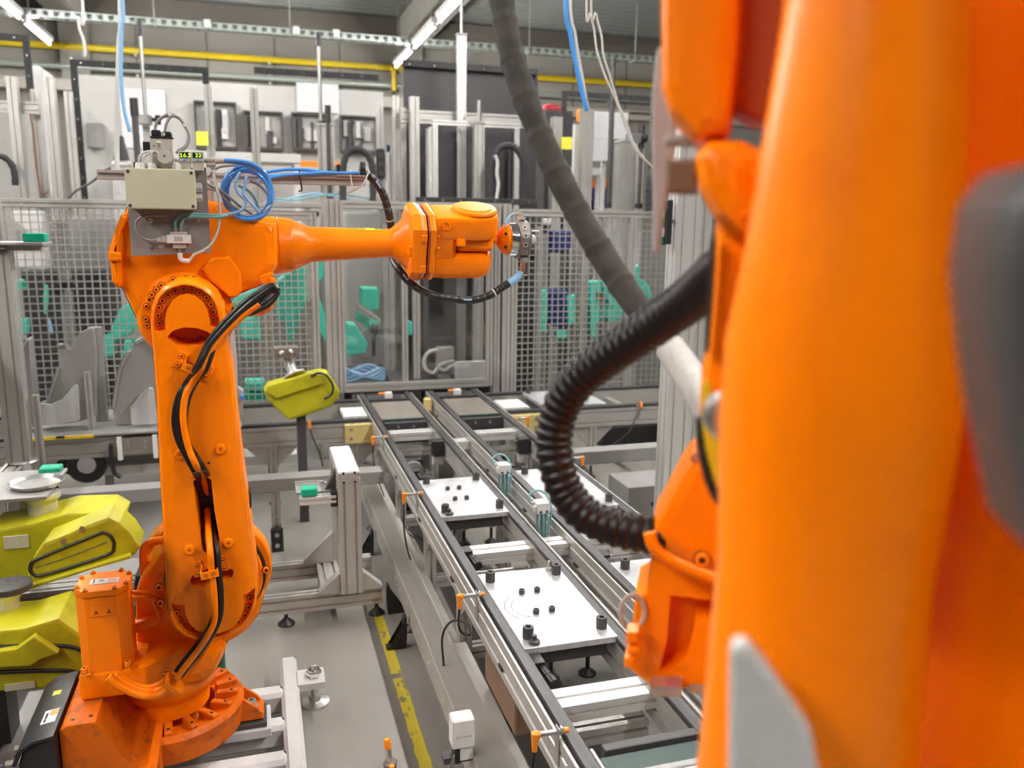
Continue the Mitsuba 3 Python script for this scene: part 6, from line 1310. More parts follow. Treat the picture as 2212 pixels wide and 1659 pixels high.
# ---------------------------------------------------------------- spiral wrapped hose to the tool changer
h = thing('dress_hose', 'black spiral wrapped hose looping from the aluminium arm under the forearm to the tool changer', 'hose')
HP = [(0.3085,2.5,1.7717),(0.3295,2.5,1.7593),(0.3491,2.5,1.739),(0.3662,2.5,1.7105),(0.3765,2.5,1.6777),(0.3842,2.5,1.6445)]+[(0.3937,2.53,1.604),(0.3932,2.53,1.5631),(0.3982,2.53,1.5219)]+[(0.3998,2.44,1.4968),(0.424,2.44,1.4658),(0.458,2.44,1.4398)]+[(0.4898,2.36,1.4261),(0.551,2.36,1.4147),(0.6063,2.36,1.4126),(0.655,2.36,1.4268),(0.69,2.36,1.448),(0.7097,2.36,1.46)]
def hosemesh(L, r, pitch, rib, n=14):
    p, s = resample(spline(L, 8), pitch/7)
    ph = (s/pitch) % 1
    return sweep(p, r*(1+rib*np.where((ph > .12), 1., -1.)), n)
part(h, 'wrap', hosemesh(HP, .0108, .021, .05), 'm_black', 25)
pp, ss = resample(spline(HP, 8), .003)
for k in range(6): part(h, 'blue_line', sweep(pp[int(len(pp)*(.06+.15*k)):int(len(pp)*(.06+.15*k))+9]+V(0, -.0112, .002), .003, 6), 'm_blue_pale', True)
part(h, 'clear_end', tube([(0.7512,2.385,1.4935),(0.7471,2.385,1.4798),(0.7329,2.385,1.4662),(0.7144,2.385,1.4568)], .0115, 14), 'm_blue_pale', True, 'clear blue end piece')
part(h, 'clip', lathe([(.013, 0), (.013, .004)], pp[int(len(pp)*.93)], pp[int(len(pp)*.93)+1]-pp[int(len(pp)*.93)], 18), 'm_white', 35); part(h, 'clip', lathe([(.0126, 0), (.0126, .003)], pp[int(len(pp)*.2)], pp[int(len(pp)*.2)+1]-pp[int(len(pp)*.2)], 18), 'm_white', 35)
# ---------------------------------------------------------------- aluminium arm with air lines above the robot
am = thing('support_rail', 'aluminium rail fixed level across the top of the focused robot', 'rail')
ra_, rb_ = np.array((-0.3828,2.47,1.7499)), np.array((0.3094,2.47,1.7382))
zr = (ra_[2]+rb_[2])/2
part(am, 'rail', prof((ra_[0], 2.47, zr), (rb_[0], 2.47, zr), .045, .024, (0, 0, 1)), 'm_alu')
part(am, 'mount', bx(-.2, -.1, 2.44, 2.5, (1.6785), zr-.0125, .004), 'm_sheet')
part(am, 'end_plate', bx((0.2298), rb_[0], 2.44, 2.5, zr+.0125, zr+.0165), 'm_alu')
hb = thing('hose_holder', 'black hose holder ring on the right end of the aluminium rail', 'holder')
part(hb, 'ring', lathe([(.011, 0), (.02, 0), (.021, .003), (.021, .012), (.02, .015), (.011, .015)], ((0.2957), 2.47, zr+.035), (1, 0, -.12), 24), 'm_black', 35)
part(hb, 'foot', bx((0.2905), (0.3061), 2.46, 2.48, zr+.0168, zr+.022), 'm_black')
t = thing('tube_clip', 'black tube clip near the right end of the aluminium rail', 'clip')
part(t, 'clip', bx((0.2299), (0.2401), 2.445, 2.495, zr+.0168, zr+.045, .003), 'm_black'); part(t, 'wing', bx((0.2133), (0.2292), 2.45, 2.49, zr+.0168, zr+.028, .002), 'm_black')
for k, (lab, L_) in enumerate((('blue air line along the top of the aluminium rail, upper one', [(0.0395,2.45,1.7613),(0.0949,2.45,1.7704),(0.1446,2.45,1.7707),(0.1946,2.45,1.7659),(0.2327,2.45,1.7658),(0.2906,2.45,1.7662)]), ('blue air line along the top of the aluminium rail, middle one', [(0.0328,2.445,1.7486),(0.0942,2.445,1.7553),(0.1563,2.445,1.7571),(0.2131,2.445,1.7612),(0.2513,2.445,1.7598),(0.2938,2.445,1.7623)]), ('blue air line along the top of the aluminium rail, lowest one', [(0.0203,2.44,1.7382),(0.0694,2.44,1.7506),(0.1312,2.44,1.7586),(0.1938,2.44,1.7641),(0.2445,2.44,1.7644),(0.2933,2.44,1.7671)]))):
    solo('air_line', lab, 'air line', tube(L_, .0045, 10), 'm_blue_tube', True)
for lab, x, m in (('black cable tie hanging on the aluminium rail', 650, 'm_black'), ('white cable tie with a long tail near the right end of the aluminium rail', 758, 'm_white')):
    c = (0.1308) if x == 650 else (0.2697)
    solo('cable_tie', lab, 'cable tie', tube([(c, 2.46, zr+.028), (c-.003, 2.442, zr+.02), (c, 2.438, zr-.01), (c+.002, 2.445, zr-.028), (c-.004, 2.47, zr-.03)]+([(c+.03, 2.44, zr-.01), (c+.05, 2.44, zr+.03)] if x == 758 else []), .0022, 6), m, True)
# ---------------------------------------------------------------- grey plate, cream box and valves on the shoulder
mp = thing('mounting_plate', 'grey mounting plate screwed to the shoulder of the focused robot', 'plate')
pl = [(-0.2862,1.7519),(-0.286,1.5433),(-0.1029,1.5515),(-0.104,1.7576)]
part(mp, 'plate', prism(pl, 2.228, 2.2325, 'y', .0008), 'm_plateau')
bolts(mp, [(p[0], 2.228, p[1]) for p in [(-0.2382,1.629),(-0.1295,1.6339),(-0.2361,1.5626)]], .006, (0, -1, 0), 'm_chrome', 'screw', .0035)
part(mp, 'tag', bx(*(-0.2243, -0.2107, 2.2272, 2.2279, 1.5638, 1.5694)), 'm_paper')
part(mp, 'tag_text', text_at('Y740', .0035, (-0.2176, 2.2271, 1.5666), (1, 0, 0), (0, 0, 1), .0003), 'm_black', stuff=True)
jb = thing('junction_box', 'cream plastic junction box on the grey mounting plate above the robot shoulder', 'junction box')
bq = (-0.2805,-0.1271,2.165,2.227,1.6554,1.7486)
lidm = rnd([(bq[0], bq[4]), (bq[1], bq[4]), (bq[1], bq[5]), (bq[0], bq[5])], .005)
part(jb, 'lid', prism(lidm, 2.165, 2.182, 'y', .003), 'm_cream', 30)
part(jb, 'case', prism(rnd([(bq[0]+.002, bq[4]+.002), (bq[1]-.002, bq[4]+.002), (bq[1]-.002, bq[5]-.002), (bq[0]+.002, bq[5]-.002)], .005), 2.1823, 2.2277, 'y', .001), 'm_cream', 30)
bolts(jb, [(x, 2.165, z) for x in (bq[0]+.008, bq[1]-.008) for z in (bq[4]+.008, bq[5]-.008)], .0036, (0, -1, 0), 'm_darkgrey', 'screw', .0016)
for px in (304, 329, 381):
    x = (-0.2479) if px == 304 else (-0.2226) if px == 329 else (-0.1694)
    part(jb, 'cable_gland', lathe([(.0125, 0), (.0125, .011), (.0105, .016), (.007, .0162)], (x, 2.2, bq[5]-.0015), (0, 0, 1), 8), 'm_white', 30)
for z in (.028, .052): part(jb, 'cable_gland', lathe([(.0125, 0), (.0125, .009), (.0105, .014), (.007, .0142)], (bq[1]-.0015, 2.205, bq[4]+z), (1, 0, 0), 8), 'm_grey_plastic', 30)
# small solenoid valve on the plate
sv = thing('solenoid_valve', 'small white solenoid valve with two teal tubes on the grey plate', 'valve')
b = (-0.2023,-0.1466,2.205,2.223,1.5748,1.5958)
part(sv, 'body', bx(*b, .0015), 'm_white')
part(sv, 'label', bx(b[0]+.017, b[0]+.037, b[2]-.0003, b[2]-.0001, b[4]+.005, b[5]-.004), 'm_grey_plastic')
part(sv, 'coil', bx(b[0]-.011, b[0]-.0002, b[2]+.002, b[3], b[4]+.002, b[5]-.003, .001), 'm_grey_plastic')
part(sv, 'manifold', bx(b[0]+.008, b[1]-.008, b[2]+.004, b[3]+.004, b[5]+.0002, b[5]+.007, .001), 'm_beige')
part(sv, 'underblock', bx(b[0]+.012, b[1]-.012, b[2]+.006, b[3]+.004, b[4]-.012, b[4]-.0002, .001), 'm_grey_plastic')
for px in (378, 391):
    x = (-0.1817) if px == 378 else (-0.1691)
    part(sv, 'fitting', cyl((x, 2.214, b[5]+.0072), (x, 2.214, b[5]+.017), .0045, 12), 'm_steel', 35)
xs_ = (-0.1817), (-0.1691)
part(sv, 'tube', tube([(xs_[0], 2.214, b[5]+.0165)]+[(-0.1808,2.212,1.6233),(-0.1759,2.212,1.6343),(-0.1629,2.212,1.6422),(-0.1417,2.212,1.6448),(-0.1152,2.212,1.6452),(-0.0832,2.212,1.6435),(-0.0616,2.212,1.6438)], .0035, 10), 'm_teal_tube', True); part(sv, 'tube', tube([(xs_[1], 2.214, b[5]+.0165)]+[(-0.1658,2.208,1.6235),(-0.1599,2.208,1.6346),(-0.1449,2.208,1.6392),(-0.1153,2.208,1.6396),(-0.0833,2.208,1.639),(-0.0594,2.208,1.6427)], .0035, 10), 'm_teal_tube', True)
part(sv, 'brass_nipple', cyl(((b[0]+b[1])/2, 2.213, b[4]-.0122), ((b[0]+b[1])/2, 2.213, b[4]-.024), .0055, 6), 'm_ring')
xe = (b[0]+b[1])/2
part(sv, 'elbow', tube([(xe, 2.213, b[4]-.022), (xe, 2.213, b[4]-.034), (xe+.004, 2.213, b[4]-.04), (xe+.011, 2.213, b[4]-.042), (xe+.022, 2.213, b[4]-.042)], .006, 12, 4), 'm_white', True)
part(sv, 'clear_tube', tube([(xe+.02, 2.213, b[4]-.042)]+[(-0.1417,2.212,1.5478),(-0.1198,2.212,1.558),(-0.0995,2.212,1.5761),(-0.0876,2.212,1.5987),(-0.0797,2.212,1.6268),(-0.0762,2.212,1.6547),(-0.0769,2.212,1.6824),(-0.082,2.212,1.7099),(-0.0862,2.212,1.7317),(-0.0862,2.212,1.7525)], .0035, 10), 'm_lightcable', True)
part(sv, 'plug_cable', tube([(b[0]-.011, 2.212, b[4]+.008)]+[(-0.2294,2.215,1.5819),(-0.2449,2.215,1.5829),(-0.2618,2.215,1.5927),(-0.2698,2.215,1.6112),(-0.2677,2.215,1.6265),(-0.2537,2.215,1.6376),(-0.2309,2.215,1.6401),(-0.1998,2.215,1.6406)], .0028, 8), 'm_grey_cable', True)
part(sv, 'plug', bx(b[0]-.022, b[0]-.0112, 2.207, 2.218, b[4]+.003, b[4]+.014, .001), 'm_grey_plastic')
# filter regulator stack above the box
fr_ = thing('valve_stack', 'beige vacuum valve with a black top and looping grey cables above the cream box', 'valve')
b = (-0.2258,-0.1767,2.21,2.24,1.766,1.8214)
part(fr_, 'body', bx(b[0], b[1], b[2], b[3], bq[5]+.0005, b[5], .002), 'm_beige')
b2 = (-0.2246,-0.1747,2.207,2.243,1.8169,1.8296)
part(fr_, 'collar', bx(b2[0], b2[1], b2[2], b2[3], b[5]+.0002, b[5]+.004, .001), 'm_black')
for i, (a0, a1, h_) in enumerate(((327, 349, .014), (351, 371, .011))):
    x0_, x1_ = ((-0.2215), (-0.2011)) if i == 0 else ((-0.1981), (-0.1776))
    part(fr_, 'coil', bx(x0_, x1_, 2.21, 2.24, b[5]+.0042, b[5]+.0042+h_, .002), 'm_black')
part(fr_, 'white_plug', bx((-0.1959), (-0.1908), 2.2075, 2.2098, b[5]+.005, b[5]+.013, .0005), 'm_white')
part(fr_, 'button', cyl(((-0.2171), 2.2101, (1.8027)), ((-0.2171), 2.2095, (1.8027)), .0018, 12), 'm_black')
part(fr_, 'side_block', bx((-0.2425), b[0]-.0003, 2.22, 2.24, (1.79), (1.8123), .001), 'm_black')
k0 = ((-0.1932,2.19,1.7788))
part(fr_, 'knob', lathe([(.0155, 0), (.0165, .002), (.0165, .02), (.015, .022)], (k0[0], 2.182, k0[2]-.002), (0, 1, -.1), 28), 'm_beige', 35)
part(fr_, 'knob_hole', cyl((k0[0], 2.1818, k0[2]), (k0[0], 2.181, k0[2]), .002, 10), 'm_black')
part(fr_, 'small_knob', lathe([(.006, 0), (.006, .012), (.004, .014)], ((-0.2032,2.19,1.7985)), (0, -.4, .9), 16), 'm_beige', 35)
for L_ in ([(-0.2134,2.225,1.837),(-0.2126,2.225,1.8497),(-0.2057,2.225,1.8627),(-0.1949,2.225,1.8716),(-0.1812,2.225,1.8776),(-0.166,2.225,1.8751),(-0.1542,2.225,1.8651),(-0.1447,2.225,1.8495),(-0.1394,2.225,1.8315),(-0.1435,2.225,1.8142),(-0.1537,2.225,1.8009),(-0.1666,2.225,1.794)], [(-0.1916,2.222,1.8376),(-0.1899,2.222,1.8483),(-0.185,2.222,1.8612),(-0.1762,2.222,1.8722),(-0.1617,2.222,1.8729),(-0.15,2.222,1.8607),(-0.1417,2.222,1.844),(-0.1384,2.222,1.827),(-0.1426,2.222,1.8097),(-0.1537,2.222,1.7974),(-0.1708,2.222,1.7893)], [(-0.2147,2.228,1.8372),(-0.2106,2.228,1.8543),(-0.1995,2.228,1.8675),(-0.1848,2.228,1.8746),(-0.1723,2.228,1.8773),(-0.1583,2.228,1.8694)]):
    part(fr_, 'cable', tube(L_, .0032, 8), 'm_grey_cable', True)
for L_ in ([(-0.2518,2.2,1.7638),(-0.249,2.2,1.7765),(-0.2403,2.2,1.7853),(-0.228,2.2,1.7889),(-0.2138,2.2,1.7894)], [(-0.2432,2.195,1.7637),(-0.2405,2.195,1.7744),(-0.2319,2.195,1.782),(-0.2176,2.195,1.7857),(-0.2046,2.195,1.7841)], [(-0.2225,2.19,1.7641),(-0.2227,2.19,1.7768),(-0.219,2.19,1.7874),(-0.2108,2.19,1.7888),(-0.2063,2.19,1.7805)]): part(fr_, 'cable', tube(L_, .003, 8), 'm_lightcable', True)
part(fr_, 'marker', cyl(((-0.1821,2.222,1.8751)), ((-0.1749,2.222,1.8754)), .0042, 10), 'm_white'); part(fr_, 'marker', cyl(((-0.1503,2.222,1.8564)), ((-0.1465,2.222,1.8502)), .0042, 10), 'm_white')
# displays
for lab, x0_, x1_, txt, b in (('left pressure display showing 16.2 in green', 0, 0, '16.2', (-0.1634,-0.1365,2.2,2.222,1.7671,1.7928)), ('right pressure display showing 22 in green', 0, 0, '22', (-0.1344,-0.1073,2.2,2.222,1.768,1.7928))):
    t = thing('pressure_display', lab, 'display')
    part(t, 'case', bx(*b, .002), 'm_grey_plastic')
    part(t, 'screen', bx(b[0]+.003, b[1]-.003, b[2]-.0004, b[2]-.0001, b[4]+.009, b[5]-.003), 'm_lcd')
    dm = text_at(txt, .0085, ((b[0]+b[1])/2+.002, b[2]-.0005, b[4]+.016), (1, 0, 0), (0, 0, 1), .0003, True)
    k = part(t, 'digits', dm, 'm_lcd', stuff=True); scene[k]['emitter'] = {'type': 'area', 'radiance': col((1.1, 2.2, .05))}
    part(t, 'button', bx((b[0]+b[1])/2-.004, (b[0]+b[1])/2+.004, b[2]-.0008, b[2]-.0001, b[4]+.003, b[4]+.0065, .0003), 'm_blue_tube')
    part(t, 'rest', bx(b[0]+.001, b[1]-.001, b[2]+.003, b[3]-.002, bq[5]+.0004, b[4]-.0002), 'm_beige')
# tee fittings and coiled blue tube
tf = thing('tee_fitting', 'beige tee fittings beside the right pressure display', 'fitting')
for q0, q1 in ((((-0.1024,2.22,1.7731)), ((-0.0789,2.22,1.7772))), (((-0.1029,2.22,1.7633)), ((-0.0816,2.22,1.7651)))): part(tf, 'tee', cyl(q0, q1, .006, 12, None, .001), 'm_beige', 35)
part(tf, 'tee', cyl(((-0.0834,2.22,1.7716)), ((-0.0619,2.22,1.7756)), .0065, 12, None, .001), 'm_beige', 35); part(tf, 'stem', tube([(-0.1078,2.222,1.7731),(-0.1004,2.222,1.7733),(-0.0964,2.222,1.768),(-0.0866,2.222,1.753)], .0045, 8), 'm_teal_tube', True)
ct = thing('tube_coil', 'coil of blue air tube hanging beside the cream box', 'tube coil')
rr = random.Random(5)
cc = np.array((-0.0107,2.3,1.6995)); ru, rv = (0.0594), (0.0653)
for k in range(7):
    du, dv, ph = rr.uniform(.86, 1.06), rr.uniform(.86, 1.04), rr.uniform(0, 6.28)
    a = np.linspace(0, 2*np.pi, 49)
    tl = rr.uniform(-.25, .25)
    x, z = ru*du*np.cos(a), rv*dv*np.sin(a)
    p = np.stack([cc[0]+x*math.cos(tl)-z*math.sin(tl)+rr.uniform(-.004, .004), 2.285+.008*k+.012*np.sin(a+ph), cc[2]+x*math.sin(tl)+z*math.cos(tl)+rr.uniform(-.004, .004)], 1)
    part(ct, 'turn', sweep(p, .0038, 8), 'm_blue_tube', True)
for L_ in ([(-0.063,2.26,1.778),(-0.0346,2.26,1.7779),(-0.0017,2.26,1.7733),(0.0255,2.26,1.7584),(0.0415,2.26,1.7384),(0.0473,2.26,1.7146),(0.0457,2.26,1.6744)], [(-0.0634,2.27,1.7764),(-0.0295,2.27,1.773),(0.009,2.27,1.7629),(0.0328,2.27,1.7432),(0.0443,2.27,1.7183),(0.0453,2.27,1.6861),(0.0361,2.27,1.657),(0.015,2.27,1.6393),(-0.0191,2.27,1.6342),(-0.0466,2.27,1.643)]): part(ct, 'turn', tube(L_, .0045, 8), 'm_blue_tube', True)
part(ct, 'inner_loop', tube([(-0.025,2.27,1.7506),(-0.0345,2.27,1.7356),(-0.0397,2.27,1.7185),(-0.0339,2.27,1.7016),(-0.019,2.27,1.6848),(-0.0173,2.27,1.6733),(-0.0293,2.27,1.6559),(-0.052,2.27,1.6475),(-0.0743,2.27,1.6437)], .004, 8), 'm_blue_pale', True)
part(ct, 'inner_loop', tube([(-0.012,2.268,1.7418),(-0.0153,2.268,1.719),(-0.0205,2.268,1.7018),(-0.0112,2.268,1.6849),(0.0048,2.268,1.6668),(0.0177,2.268,1.6509)], .004, 8), 'm_blue_pale', True)
for L_, m in (([(-0.1149,2.29,1.7264),(-0.0914,2.29,1.7133),(-0.0742,2.29,1.7046),(-0.0507,2.29,1.6845),(-0.0291,2.29,1.6665),(-0.0016,2.29,1.6484)], 'm_grey_cable'), ([(-0.1159,2.29,1.7082),(-0.0961,2.29,1.7087),(-0.0745,2.29,1.6978),(-0.0557,2.29,1.6729),(-0.0296,2.29,1.6549)], 'm_grey_cable'), ([(-0.1724,2.3,1.7768),(-0.1558,2.3,1.7841),(-0.135,2.3,1.768),(-0.1146,2.3,1.7426),(-0.1025,2.3,1.7202),(-0.0777,2.3,1.7071)], 'm_lightcable'), ([(-0.1038,2.3,1.7384),(-0.0805,2.3,1.7618),(-0.0469,2.3,1.7685),(-0.0133,2.3,1.7685),(0.02,2.3,1.7534)], 'm_grey_cable'), ([(-0.0037,2.31,1.7324),(0.0187,2.31,1.7214),(0.0384,2.31,1.6985),(0.0398,2.31,1.675),(0.032,2.31,1.6537)], 'm_grey_cable'), ([(-0.0325,2.305,1.7199),(-0.0049,2.305,1.7032),(0.0109,2.305,1.6744),(0.0133,2.305,1.6487)], 'm_teal_tube')):
    solo('grey_cable' if m == 'm_grey_cable' else 'pale_cable' if m == 'm_lightcable' else 'teal_line', {'m_grey_cable': 'grey cable running through the coil of blue tube', 'm_lightcable': 'pale grey cable from the cream box gland to the coil of blue tube', 'm_teal_tube': 'teal line crossing inside the coil of blue tube'}[m], 'cable', tube(L_, .0036, 8), m, True, group='grey cables through the tube coil' if m == 'm_grey_cable' else None)
solo('cable_tie', 'white cable tie around the lower right of the blue tube coil', 'cable tie', sweep(np.array([cc+V(ru*.8+.012*math.cos(a), -.008+.03*math.sin(a), -rv*.55+.012*math.cos(a)) for a in np.linspace(0, 6.28, 24)]), .0022, 6), 'm_white', True)
# ---------------------------------------------------------------- cables along the lower arm
cg = thing('cable_set', 'bundle of three black cables and one orange cable running down the front of the lower arm', 'cables')
UP = {
 'a': ([(0.048,2.03,1.4789),(0.0337,2.03,1.4855),(0.0083,2.03,1.4707),(-0.0255,2.03,1.4475),(-0.0574,2.03,1.4181),(-0.0894,2.03,1.3844),(-0.1132,2.03,1.3527),(-0.1381,2.03,1.3017)]+[(-0.1654,2.085,1.2577),(-0.1845,2.085,1.2272),(-0.1971,2.085,1.1885),(-0.2004,2.085,1.1491),(-0.1935,2.085,1.1087),(-0.1772,2.085,1.0673),(-0.1624,2.085,1.0313)]+[((-0.1586,2.13,0.9937)), ((-0.1526,2.17,0.944))], 'm_rubber', .0062),
 'b': ([(0.0496,2.015,1.4758),(0.0353,2.015,1.4812),(0.0079,2.015,1.4634),(-0.0216,2.015,1.4404),(-0.0534,2.015,1.4111),(-0.0852,2.015,1.3776),(-0.1087,2.015,1.3483),(-0.1332,2.015,1.3019)]+[(-0.1574,2.075,1.2593),(-0.1755,2.075,1.2288),(-0.188,2.075,1.1902),(-0.1913,2.075,1.1509),(-0.1843,2.075,1.1107),(-0.168,2.075,1.0695),(-0.1533,2.075,1.0336)]+[((-0.15,2.13,0.993)), ((-0.146,2.17,0.9435))], 'm_rubber', .0062),
 'c': ([(0.0494,2.02,1.4689),(0.0351,2.02,1.4734),(0.0117,2.02,1.4544),(-0.0158,2.02,1.4334),(-0.0456,2.02,1.4061),(-0.0777,2.02,1.3704),(-0.0992,2.02,1.343),(-0.1177,2.02,1.2961)]+[(-0.1427,2.07,1.2596),(-0.1609,2.07,1.2269),(-0.1712,2.07,1.1904),(-0.1752,2.07,1.1569),(-0.1716,2.07,1.1112),(-0.1549,2.07,1.0757),(-0.1397,2.07,1.0457)]+[((-0.1316,2.12,1.0042)), ((-0.1325,2.16,0.9579))], 'm_rubber', .0062),
 'd': ([(0.0051,2.02,1.4438),(-0.0266,2.02,1.4207),(-0.0585,2.02,1.3914),(-0.0862,2.02,1.362),(-0.1099,2.02,1.3304),(-0.1278,2.02,1.2965)]+[(-0.1503,2.06,1.2595),(-0.1683,2.06,1.2293),(-0.1767,2.06,1.1896),(-0.177,2.06,1.1481),(-0.1695,2.06,1.0989),(-0.1554,2.06,1.0555)]+[((-0.1447,2.12,1.0005)), ((-0.1435,2.17,0.9482))], 'm_orange_plain', .0078)}
for k, (L_, m, r) in UP.items(): part(cg, 'orange_cable' if 'orange' in m else 'black_cable', tube(L_, r, 12), m, True)
LOW = [([((-0.1441,2.17,0.8938))]+[((-0.1357,2.12,0.8616))]+[(-0.1275,2.07,0.8313),(-0.1268,2.07,0.7826),(-0.1234,2.07,0.7208),(-0.1273,2.07,0.6654),(-0.1449,2.07,0.6215)]+[(-0.1748,2.09,0.5737),(-0.2076,2.09,0.5366),(-0.229,2.09,0.5066)], 'm_rubber', .0062),
       ([((-0.14,2.175,0.8917))]+[((-0.1303,2.12,0.8611))]+[(-0.1185,2.062,0.8335),(-0.1169,2.062,0.7788),(-0.1155,2.062,0.721),(-0.1206,2.062,0.6621),(-0.1393,2.062,0.6172)]+[(-0.1679,2.08,0.5691),(-0.2006,2.08,0.5308),(-0.2218,2.08,0.5035)], 'm_rubber', .0062),
       ([((-0.1534,2.175,0.8929))]+[((-0.1477,2.12,0.8628))]+[(-0.1386,2.075,0.8305),(-0.1368,2.075,0.7816),(-0.1313,2.075,0.7195),(-0.1338,2.075,0.6701),(-0.1515,2.075,0.6249)]+[(-0.1791,2.095,0.5807),(-0.2121,2.095,0.5396),(-0.2357,2.095,0.51)], 'm_rubber', .0062),
       ([((-0.1435,2.17,0.9061))]+[((-0.1402,2.11,0.8719))]+[(-0.1351,2.055,0.8381),(-0.1344,2.055,0.7898),(-0.1314,2.055,0.7224),(-0.1349,2.055,0.655),(-0.1544,2.055,0.6129)]+[(-0.182,2.075,0.5662),(-0.2112,2.075,0.5301),(-0.2346,2.075,0.5007)], 'm_orange_plain', .0078)]
for L_, m, r in LOW: part(cg, 'orange_cable' if 'orange' in m else 'black_cable', tube(L_, r, 12), m, True)
part(cg, 'cable_tie', sweep(np.array([((-0.1495,2.07,1.0395))+V(.017*math.cos(a), -.004+.016*math.sin(a), .002*math.cos(a)) for a in np.linspace(0, 6.28, 24)]), .0016, 6), 'm_black', True)
# elbow loop behind and its orange bracket
for k, L_ in enumerate(([(0.0543,2.2,1.4654),(0.0423,2.2,1.4468),(0.0168,2.2,1.4273),(-0.0118,2.2,1.4125),(-0.0397,2.2,1.4084),(-0.0616,2.2,1.4134)], [(0.0549,2.24,1.4527),(0.0378,2.24,1.4267),(0.0073,2.24,1.4081),(-0.0239,2.24,1.3967),(-0.0542,2.24,1.3997)])): part(cg, 'black_cable', tube(L_, .0062, 10), 'm_rubber', True)
for k, L_ in enumerate(([(0.0404,2.25,1.4877),(0.0413,2.25,1.452),(0.0309,2.25,1.4222),(0.0051,2.25,1.4071),(-0.0294,2.25,1.4005),(-0.063,2.25,1.4082)], [(0.0315,2.27,1.4864),(0.0323,2.27,1.448),(0.0199,2.27,1.4265),(-0.0083,2.27,1.4149),(-0.0461,2.27,1.4131)])): part(cg, 'orange_cable', tube(L_, .0085, 10), 'm_orange_plain', True)
part(H3, 'cable_bracket', prism(rnd([(0.0087,1.4919),(0.0436,1.5036),(0.0447,1.475),(0.0491,1.4391),(0.0471,1.4174),(0.0335,1.4248),(0.0375,1.4656),(0.0148,1.4729)], .003), 2.25, 2.262, 'y', .002), OR)
part(H3, 'cable_guide', prism(rnd([(-0.0406,1.4185),(0.0066,1.436),(0.0418,1.4356),(0.0406,1.405),(0.0163,1.387),(-0.0306,1.383),(-0.0599,1.3763)], .01), 2.28, 2.36, 'y', .014), OR, 35)
def saddle(nm, c, ang, w, hh, y):
    """Orange cable saddle: two tabs with screws and a raised strap."""
    ca, sa = math.cos(ang), math.sin(ang)
    U, W_ = V(ca, 0, sa), V(-sa, 0, ca)
    s = part(R, nm, plus(*[trimesh.convex.convex_hull(np.array([np.array(c)+U*u+W_*v+V(0, d, 0) for u in a for v in b for d in dd])) for a, b, dd in (((-w, -w*.45), (-hh, hh), (0, -.005)), ((w*.45, w), (-hh, hh), (0, -.005)), ((-w*.5, -w*.42), (-hh*.45, hh*.45), (0, -.058)), ((w*.42, w*.5), (-hh*.45, hh*.45), (0, -.058)), ((-w*.5, w*.5), (-hh*.45, hh*.45), (-.054, -.058)))]), OR, 30)
    bolts(s, [np.array(c)+U*u*w*.72+W_*v*hh*.55+V(0, -.0052, 0) for u in (-1, 1) for v in (-1, 1)], .005, (0, -1, 0), OR, 'screw')
    bolts(s, [np.array(c)+U*u*w*.2+V(0, -.0582, 0) for u in (-1, 1)], .004, (0, -1, 0), OR, 'rivet', .001)
saddle('cable_saddle', ((-0.1511,2.1,1.2903)), math.radians(-28), .046, .02, 2.1)
saddle('cable_saddle', ((-0.139,2.1,0.7812)), math.radians(8), .042, .02, 2.1)
# orange cables around the turret
for L_, r in (([(-0.254,2.17,0.4552),(-0.2746,2.17,0.4319),(-0.3032,2.17,0.4232),(-0.3359,2.17,0.4338),(-0.3674,2.17,0.4573),(-0.3929,2.17,0.4822)], .0085), ([(-0.2455,2.15,0.4572),(-0.265,2.15,0.4313),(-0.2958,2.15,0.4192),(-0.3339,2.15,0.4294),(-0.3735,2.15,0.4567),(-0.4035,2.15,0.4899)], .0105), ([(-0.2618,2.18,0.4534),(-0.2866,2.18,0.436),(-0.3173,2.18,0.4303),(-0.3476,2.18,0.4431),(-0.3769,2.18,0.4662)], .007)):
    part(R, 'turret_cable', tube(L_, r, 12), 'm_orange_plain', True)
part(R, 'cable_clip', prism(rnd([(-0.2583,0.497),(-0.2208,0.4573),(-0.2324,0.4487),(-0.2701,0.4833)], .003), 2.075, 2.13, 'y', .003), OR)
bolts(R, [((-0.271,2.14,0.4813)), ((-0.2594,2.14,0.4912))], .006, (0, -1, 0), OR, 'clip_screw')

# ---------------------------------------------------------------- the blurred robot close to the camera
N = thing('robot_arm', 'huge blurred orange robot arm close to the camera, filling the right of the photo', 'robot')
ccx, ccy = .375, .475
NT = math.radians(30)
def near(poly, d0, d1, bev=.01, r=.006):
    """A block of the near robot, which is turned 30 degrees from the hall's axes."""
    m = prism(rnd(poly, r) if r else poly, d0, d1, 'y', bev); v = m.vertices.copy()
    m.vertices = np.stack([v[:, 0]*math.cos(NT)+v[:, 1]*math.sin(NT), -v[:, 0]*math.sin(NT)+v[:, 1]*math.cos(NT), v[:, 2]], 1)
    return m
part(N, 'upper_arm', lathe([(.05, 0), (.11, .002), (.115, .03), (.1, .3), (.085, .8), (.08, 1.15), (.076, 1.28), (.073, 1.40), (.078, 1.50), (.078, 1.56), (.069, 1.62), (.055, 1.775), (.047, 1.95), (.045, 2.15)], (ccx, ccy, 0), (.004, 0, 1), 64), 'm_orange', True)
part(N, 'left_housing', near([(0.0049,1.6557),(0.0048,1.5971),(0.0035,1.5364),(0.0002,1.509),(0.0002,1.4813),(0.0065,1.4497),(0.0171,1.418),(0.0412,1.3976),(0.0838,1.4017),(0.0644,1.6598)], 0.7, 0.8, 0.015), 'm_orange', 35)
